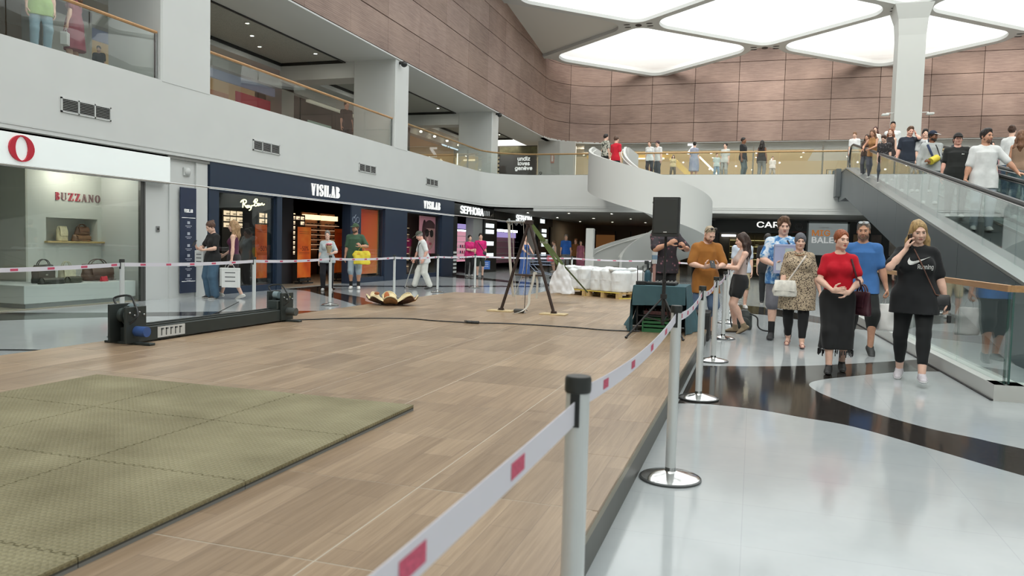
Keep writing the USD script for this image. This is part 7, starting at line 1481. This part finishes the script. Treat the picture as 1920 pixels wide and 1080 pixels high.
h_ = p.wrist(-1, .07); t = Thing('walking_cane', 'thin metal walking cane of the elderly man in white', 'cane', h_*[1, 1, 0]); g_ = np.array([h_[0]-.22, h_[1]-.10, .01]); t.add('shaft', tube([h_, g_], .014, 8), M((196, 196, 194), .4, metal=.4), 30); t.add('handle', tube([h_+np.array([.06, .02, .01]), h_+np.array([-.06, -.02, .02])], .016, 8), DARK, 30); t.add('rubber_tip', ellipsoid(g_+[0, 0, .015], (.022, .022, .02), 1), RUBBER, True)
sling_bag('black crossbody bag of the elderly man in white', (50, 52, 54), p, (.12, .47), (-.10, .06), (.22, .09, .24), None, .012)
p = simple('woman in a bright pink tee and black trousers with folded arms', (-11.0, 29.0, 0), 40, 1.66, 'f', (216, 52, 126), (46, 46, 48), 'dark', 'pony', dist=30, hands={1: dict(at=(-.06, -.22, 1.12), elbow=(1, .3, -.6)), -1: dict(at=(.06, -.24, 1.08), elbow=(-1, .3, -.6))}, girth=1.1)
p = simple('young man in a bright pink tee and dark shorts with a blue bag', (-10.35, 28.5, 0), 26, 1.73, 'm', (218, 46, 122), (50, 56, 50), 'dark', dist=30, long_=1.0, shoe=(60, 60, 62)); paper_bag('blue shopping bag carried by the young man in pink', (66, 112, 190), p.wrist(1, .09), (.34, .12, .34), 20, (220, 226, 232), .1)
sling_bag('dark strap bag across the pink tee of the young man', (50, 46, 56), p, (-.12, .46), (.15, .08), (.16, .07, .14), None, .014)
p = Person('woman with long blond hair in a long blue dress pushing a trolley', (-8.95, 30.0, 0), 55, 1.72, 'f', 1.08, 'light', 30, hands={1: dict(at=(.15, -.34, 1.02), elbow=(1, .6, -.6)), -1: dict(at=(-.15, -.34, 1.02), elbow=(-1, .6, -.6))}, seed=28); p.strapless((72, 104, 168), .42, -.02, .014, .02, name='dress_top').skirt((72, 104, 168), .08, .14, .26, .24, mid=(.22, .19), name='dress_skirt').shoes((170, 140, 120)).hair((190, 140, 96), 'long', length=.34)
simple('girl in a white sleeveless top and pink shorts far behind the frame', (-9.5, 37.0, 0), -60, 1.58, 'f', (226, 216, 214), (206, 150, 140), 'brown', 'pony', dist=36, tank=True, long_=.7, lean=4)
simple('grey-haired man in a bright blue shirt far in the dark corridor', (-9.14, 37.9, 0), 14, 1.90, 'm', (54, 110, 206), (140, 146, 152), 'grey', 'crop', dist=38, girth=1.08)
simple('dark-haired woman in a pink dress far in the dark corridor', (-8.52, 38.6, 0), 10, 1.62, 'f', (206, 130, 158), None, 'dark', 'long', dist=38, dress=-.62, sleeve=.8)
simple('curly youngster in an orange-brown top between the blue shirt and the pink dress', (-8.86, 38.9, 0), 0, 1.70, 'm', (150, 104, 62), (90, 80, 70), (150, 100, 60), dist=38)
# ---- people riding the moving walkway (their feet on the tread band)
def rider(label, x, y, H, sex, top, bottom, hair_, hs='short', **k):
    fy = k.pop('face', -4); k.setdefault('feet', {1: foot(1, .11, -.02, -.003), -1: foot(-1, -.11, .05, .009)}); k.setdefault('dist', 16 if y < 20.5 else 22)
    return simple(label, (x, y, wz(y)-.008), fy, H, sex, top, bottom, hair_, hs, **k)
p = rider('young man in a white oversized t-shirt holding both rails of the walkway', 3.86, 15.6, 1.80, 'm', (222, 224, 224), (170, 180, 190), (48, 42, 40), 'short', girth=1.04, hem=-.22, sleeve=.9, dist=14.5, skin='tan', head=(34, 2, 0), hands={1: dict(at=(.52, -.10, .95), elbow=(.6, 1, .3), dir=(.7, -.6, -.2), palm=(0, 0, -1), curl=.4), -1: dict(at=(-.30, -.06, .84), dir=(0, -.4, -.9), curl=.4)}); p.beard((128, 96, 80), .0025)
p = rider('broad man in a black sports shirt and black cap on the walkway', 3.80, 17.35, 1.68, 'm', (44, 46, 45), (60, 62, 64), 'dark', 'crop', girth=1.18, skin='pink', cap=(54, 52, 52), belly=.02, dist=14.5, hem=-.16, sleeve=.7, hands={1: dict(at=(.27, .02, .86)), -1: dict(at=(-.27, .0, .84))}); p.decal(prism(unary_union([affinity.rotate(affinity.scale(Point(0, .008).buffer(1, 10), .024, .010).difference(affinity.scale(Point(0, .016).buffer(1, 10), .02, .008)), 0), affinity.scale(Point(0, -.006).buffer(1, 10), .024, .010).difference(affinity.scale(Point(0, -.014).buffer(1, 10), .02, .008))]), 0, .002), .085, .365, M((230, 230, 228), .7), 'chest_mark')
p = rider('man in a pale grey sweatshirt with navy cap and an arm in a sling', 3.80, 19.75, 1.67, 'm', (176, 180, 180), (150, 156, 160), 'dark', 'crop', skin='brown', sleeve=1.8, hem=-.16, head=(46, 6, 0), dist=19.9, hands={1: dict(at=(-.02, -.24, 1.02), elbow=(1, .5, -.8), dir=(-.9, -.1, .1), palm=(0, 1, -.2), curl=.5), -1: dict(at=(-.30, -.06, .86))}); p.cap((44, 50, 66), (214, 214, 212)).beard((60, 50, 44), .004)
e, w_ = p.arm[1][1], p.arm[1][2]; p.t.add('forearm_cast', tube([e+(w_-e)*.22, e+(w_-e)*1.15], .080, 14), M((226, 204, 70), .6), 30, label='yellow padded forearm cast'); p.t.add('sling', tube(np.array([p.press(*q) for q in spline([(-.10, .47), (-.06, .36), (.0, .22), (.05, .10)], 5)]), .026, 6), M((54, 66, 98), .8), 30, label='navy arm sling'); p.t.add('sling_strap', tube(np.array([p.press(*q) for q in spline([(.07, .47), (.12, .34), (.16, .2)], 5)]), .012, 6), DARK, 30)
p = rider('man in a navy polo shirt holding his hand to his ear', 3.80, 22.6, 1.72, 'm', (48, 54, 66), (80, 84, 92), 'brown', 'short', skin='pink', girth=1.10, sleeve=.75, dist=19, head=(12, 14, 4), hands={1: dict(at=(.15, -.05, 1.53), elbow=(.5, -.8, -1.6), dir=(-.25, .1, .95), palm=(-1, 0, 0), curl=.4), -1: dict(at=(-.30, -.04, .84))})
rider('dark-haired boy in a navy and white jersey behind the navy cap', 4.16, 22.5, 1.64, 'm', (50, 54, 66), (60, 62, 70), 'dark', girth=.95, mat=pat('jersey', (50, 54, 66), (214, 216, 218), 3.0, 'noise'))
rider('boy in a black printed tee bending over the rail', 3.55, 24.9, 1.44, 'm', (50, 48, 50), (80, 84, 92), (78, 56, 46), girth=.92, lean=10, head=(-14, 22, 0), mat=_mk('bprint', {'g': ('geometry', {}), 'v': ('voronoi_texture', dict(scale=22)), 'r': ('rgb_ramp', {'ramp': [(0, lin((170, 162, 166))), (.18, lin((150, 142, 148))), (.26, lin((50, 48, 50))), (1, lin((48, 46, 48)))]}), 'p': ('principled_bsdf', dict(roughness=.85))}, [('g.position', 'v.vector'), ('v.distance', 'r.fac'), ('r.color', 'p.base_color')], 'p.BSDF'), face=-20)
rider('girl with red-brown hair resting against the walkway side', 3.85, 26.0, 1.60, 'f', (60, 52, 52), (90, 92, 100), (134, 82, 58), 'long', girth=.95, face=-24, tank=True)
rider('short-haired man in a white tee standing behind the girl with red-brown hair', 4.1, 27.3, 1.78, 'm', WT, (90, 92, 100), 'dark', 'fade', skin='tan')
rider('woman in a sand-coloured strap top leaning over the walkway rail', 3.52, 26.9, 1.56, 'f', (170, 126, 84), (90, 92, 100), (110, 78, 58), 'long', skin='tan', tank=True, lean=16, face=-30, hl=.2, hands={-1: dict(at=(-.22, -.38, 1.02), elbow=(-1, .5, -.6)), 1: dict(at=(.02, -.40, 1.02), elbow=(1, .5, -.6))})
rider('dark curly-haired child looking over the walkway side', 3.47, 28.3, 1.36, 'f', (80, 64, 56), (90, 90, 96), (70, 52, 44), 'long', skin='tan', girth=.9, face=-26, hl=.16)
rider('woman with glasses and long dark hair high on the walkway', 3.85, 29.3, 1.60, 'f', (226, 220, 214), (90, 92, 100), (90, 58, 52), 'long', face=-16)
simple('fair-haired teenager in a white tee at the head of the walkway', (3.62, 33.1, 4.53), -20, 1.58, 'm', (228, 228, 228), (120, 124, 132), (140, 104, 76), dist=28, girth=.92, head=(0, 10, 0))
rider('woman with long black hair behind the young man in white', 4.22, 17.0, 1.62, 'f', (56, 56, 58), (70, 72, 76), 'dark', 'long', face=150, dist=20)
def rider2(label, x, y, H, sex, top, bottom, hair_, hs='short', **k): return rider(label, x, y, H, sex, top, bottom, hair_, hs, **k)
rider2('woman with brown hair in denim on the second walkway at the right edge', 5.28, 18.7, 1.68, 'f', (150, 124, 104), (74, 108, 146), (120, 84, 62), 'long', face=160, girth=1.08, skin='tan', dist=20, tank=True)
rider2('person in a white tee with tied dark hair on the second walkway', 5.62, 20.6, 1.74, 'f', WT, (90, 110, 140), (80, 58, 48), 'bun', face=150, dist=20)
# ---- upper gallery, stair and balcony
G = 4.5
simple('man in black leaning at the far right of the back gallery', (7.9, 36.0, G), -60, 1.74, 'm', (70, 76, 84), (60, 60, 64), 'dark', 'crop', skin='dark', dist=36, lean=14)
simple('woman in a pink top at the far right of the back gallery', (9.3, 36.6, G), 10, 1.62, 'f', (228, 110, 160), (90, 90, 96), 'dark', 'long', dist=36)
simple('woman in a white shirt leaning on the back gallery rail beside the stair', (-4.62, 34.75, G), -10, 1.62, 'f', WT, (64, 66, 72), 'brown', 'pony', dist=36, lean=14)
simple('man in white with a cap behind the leaning woman on the gallery', (-4.34, 35.5, G), -40, 1.72, 'm', (226, 226, 226), (80, 84, 90), 'dark', 'crop', cap=(92, 72, 76), dist=36, lean=8)
simple('curly dark-haired child looking through the gallery glass', (-3.62, 35.0, G), 5, 1.02, 'f', (210, 190, 150), (120, 110, 100), (70, 54, 48), 'long', dist=36, hl=.14)
simple('woman with a bun and grey-blue skirt standing on the back gallery', (-2.78, 36.0, G), 170, 1.72, 'f', (196, 140, 120), None, 'dark', 'bun', dist=36, dress=-.55, mat=pat('skirtw', (150, 156, 176), (160, 164, 180), 2, 'noise'))
simple('child in pale clothes beside the man in grey on the gallery', (-1.75, 35.4, G), 20, 1.12, 'm', (190, 200, 196), (140, 160, 176), (140, 110, 90), dist=36)
simple('man in a grey and white shirt on the back gallery', (-1.42, 36.0, G), -30, 1.64, 'm', (206, 206, 200), (170, 170, 166), 'dark', 'crop', dist=36)
simple('man in a black tee and grey trousers in profile on the back gallery', (-.64, 36.0, G), 70, 1.88, 'm', (44, 44, 46), (96, 106, 108), 'dark', 'crop', skin='brown', dist=36, girth=1.1)
simple('woman with big black curls in black and grey on the back gallery', (.16, 36.0, G), 160, 1.74, 'f', (52, 46, 46), (140, 140, 138), 'dark', 'long', skin='brown', dist=36, tank=True, hl=.22, long_=True)
simple('small child in white next to the woman with black curls', (.62, 35.6, G), 0, .98, 'm', (226, 214, 206), (180, 170, 160), (150, 120, 100), dist=36)
def on_stair(th, r): a = math.radians(th); return (SC[0]+r*math.cos(a), SC[1]+r*math.sin(a), float(sdeck(a))+.02)
simple('man in a bright red shirt climbing the spiral stair, seen from behind', on_stair(230, 1.80), 150, 1.80, 'm', (206, 40, 58), (60, 60, 64), (90, 68, 56), 'crop', dist=30)
simple('person in a dark green and white patterned shirt on the spiral stair', on_stair(204, 1.85), 140, 1.66, 'm', (60, 70, 62), (60, 60, 60), 'dark', dist=30, mat=pat('sp', (48, 56, 50), (190, 190, 178), 7, 'noise'))
simple('person in a lime green top and pale jeans behind the upper left glass', (-12.45, 10.75, G), 60, 1.72, 'm', (170, 196, 132), (150, 172, 186), 'brown', dist=20, hem=-.2)
p = simple('woman in a dusty rose dress with a white bag behind the upper left glass', (-12.75, 11.75, G), -70, 1.68, 'f', (150, 84, 96), None, 'brown', 'long', dist=20, dress=-.55, sleeve=.6); paper_bag('white bag of the woman in the dusty rose dress', (222, 220, 218), p.wrist(1, .08), (.34, .12, .24), -60, None, .1)
simple('small child in dark clothes low behind the upper left glass', (-13.6, 13.15, G), 30, .86, 'm', (60, 70, 76), (58, 62, 66), 'dark', dist=20)
simple('man in a dark shirt standing before the upper coffee boutique', (-14.0, 24.3, G), 60, 1.74, 'm', (62, 62, 66), (70, 72, 78), 'dark', 'crop', skin='pink', dist=26)
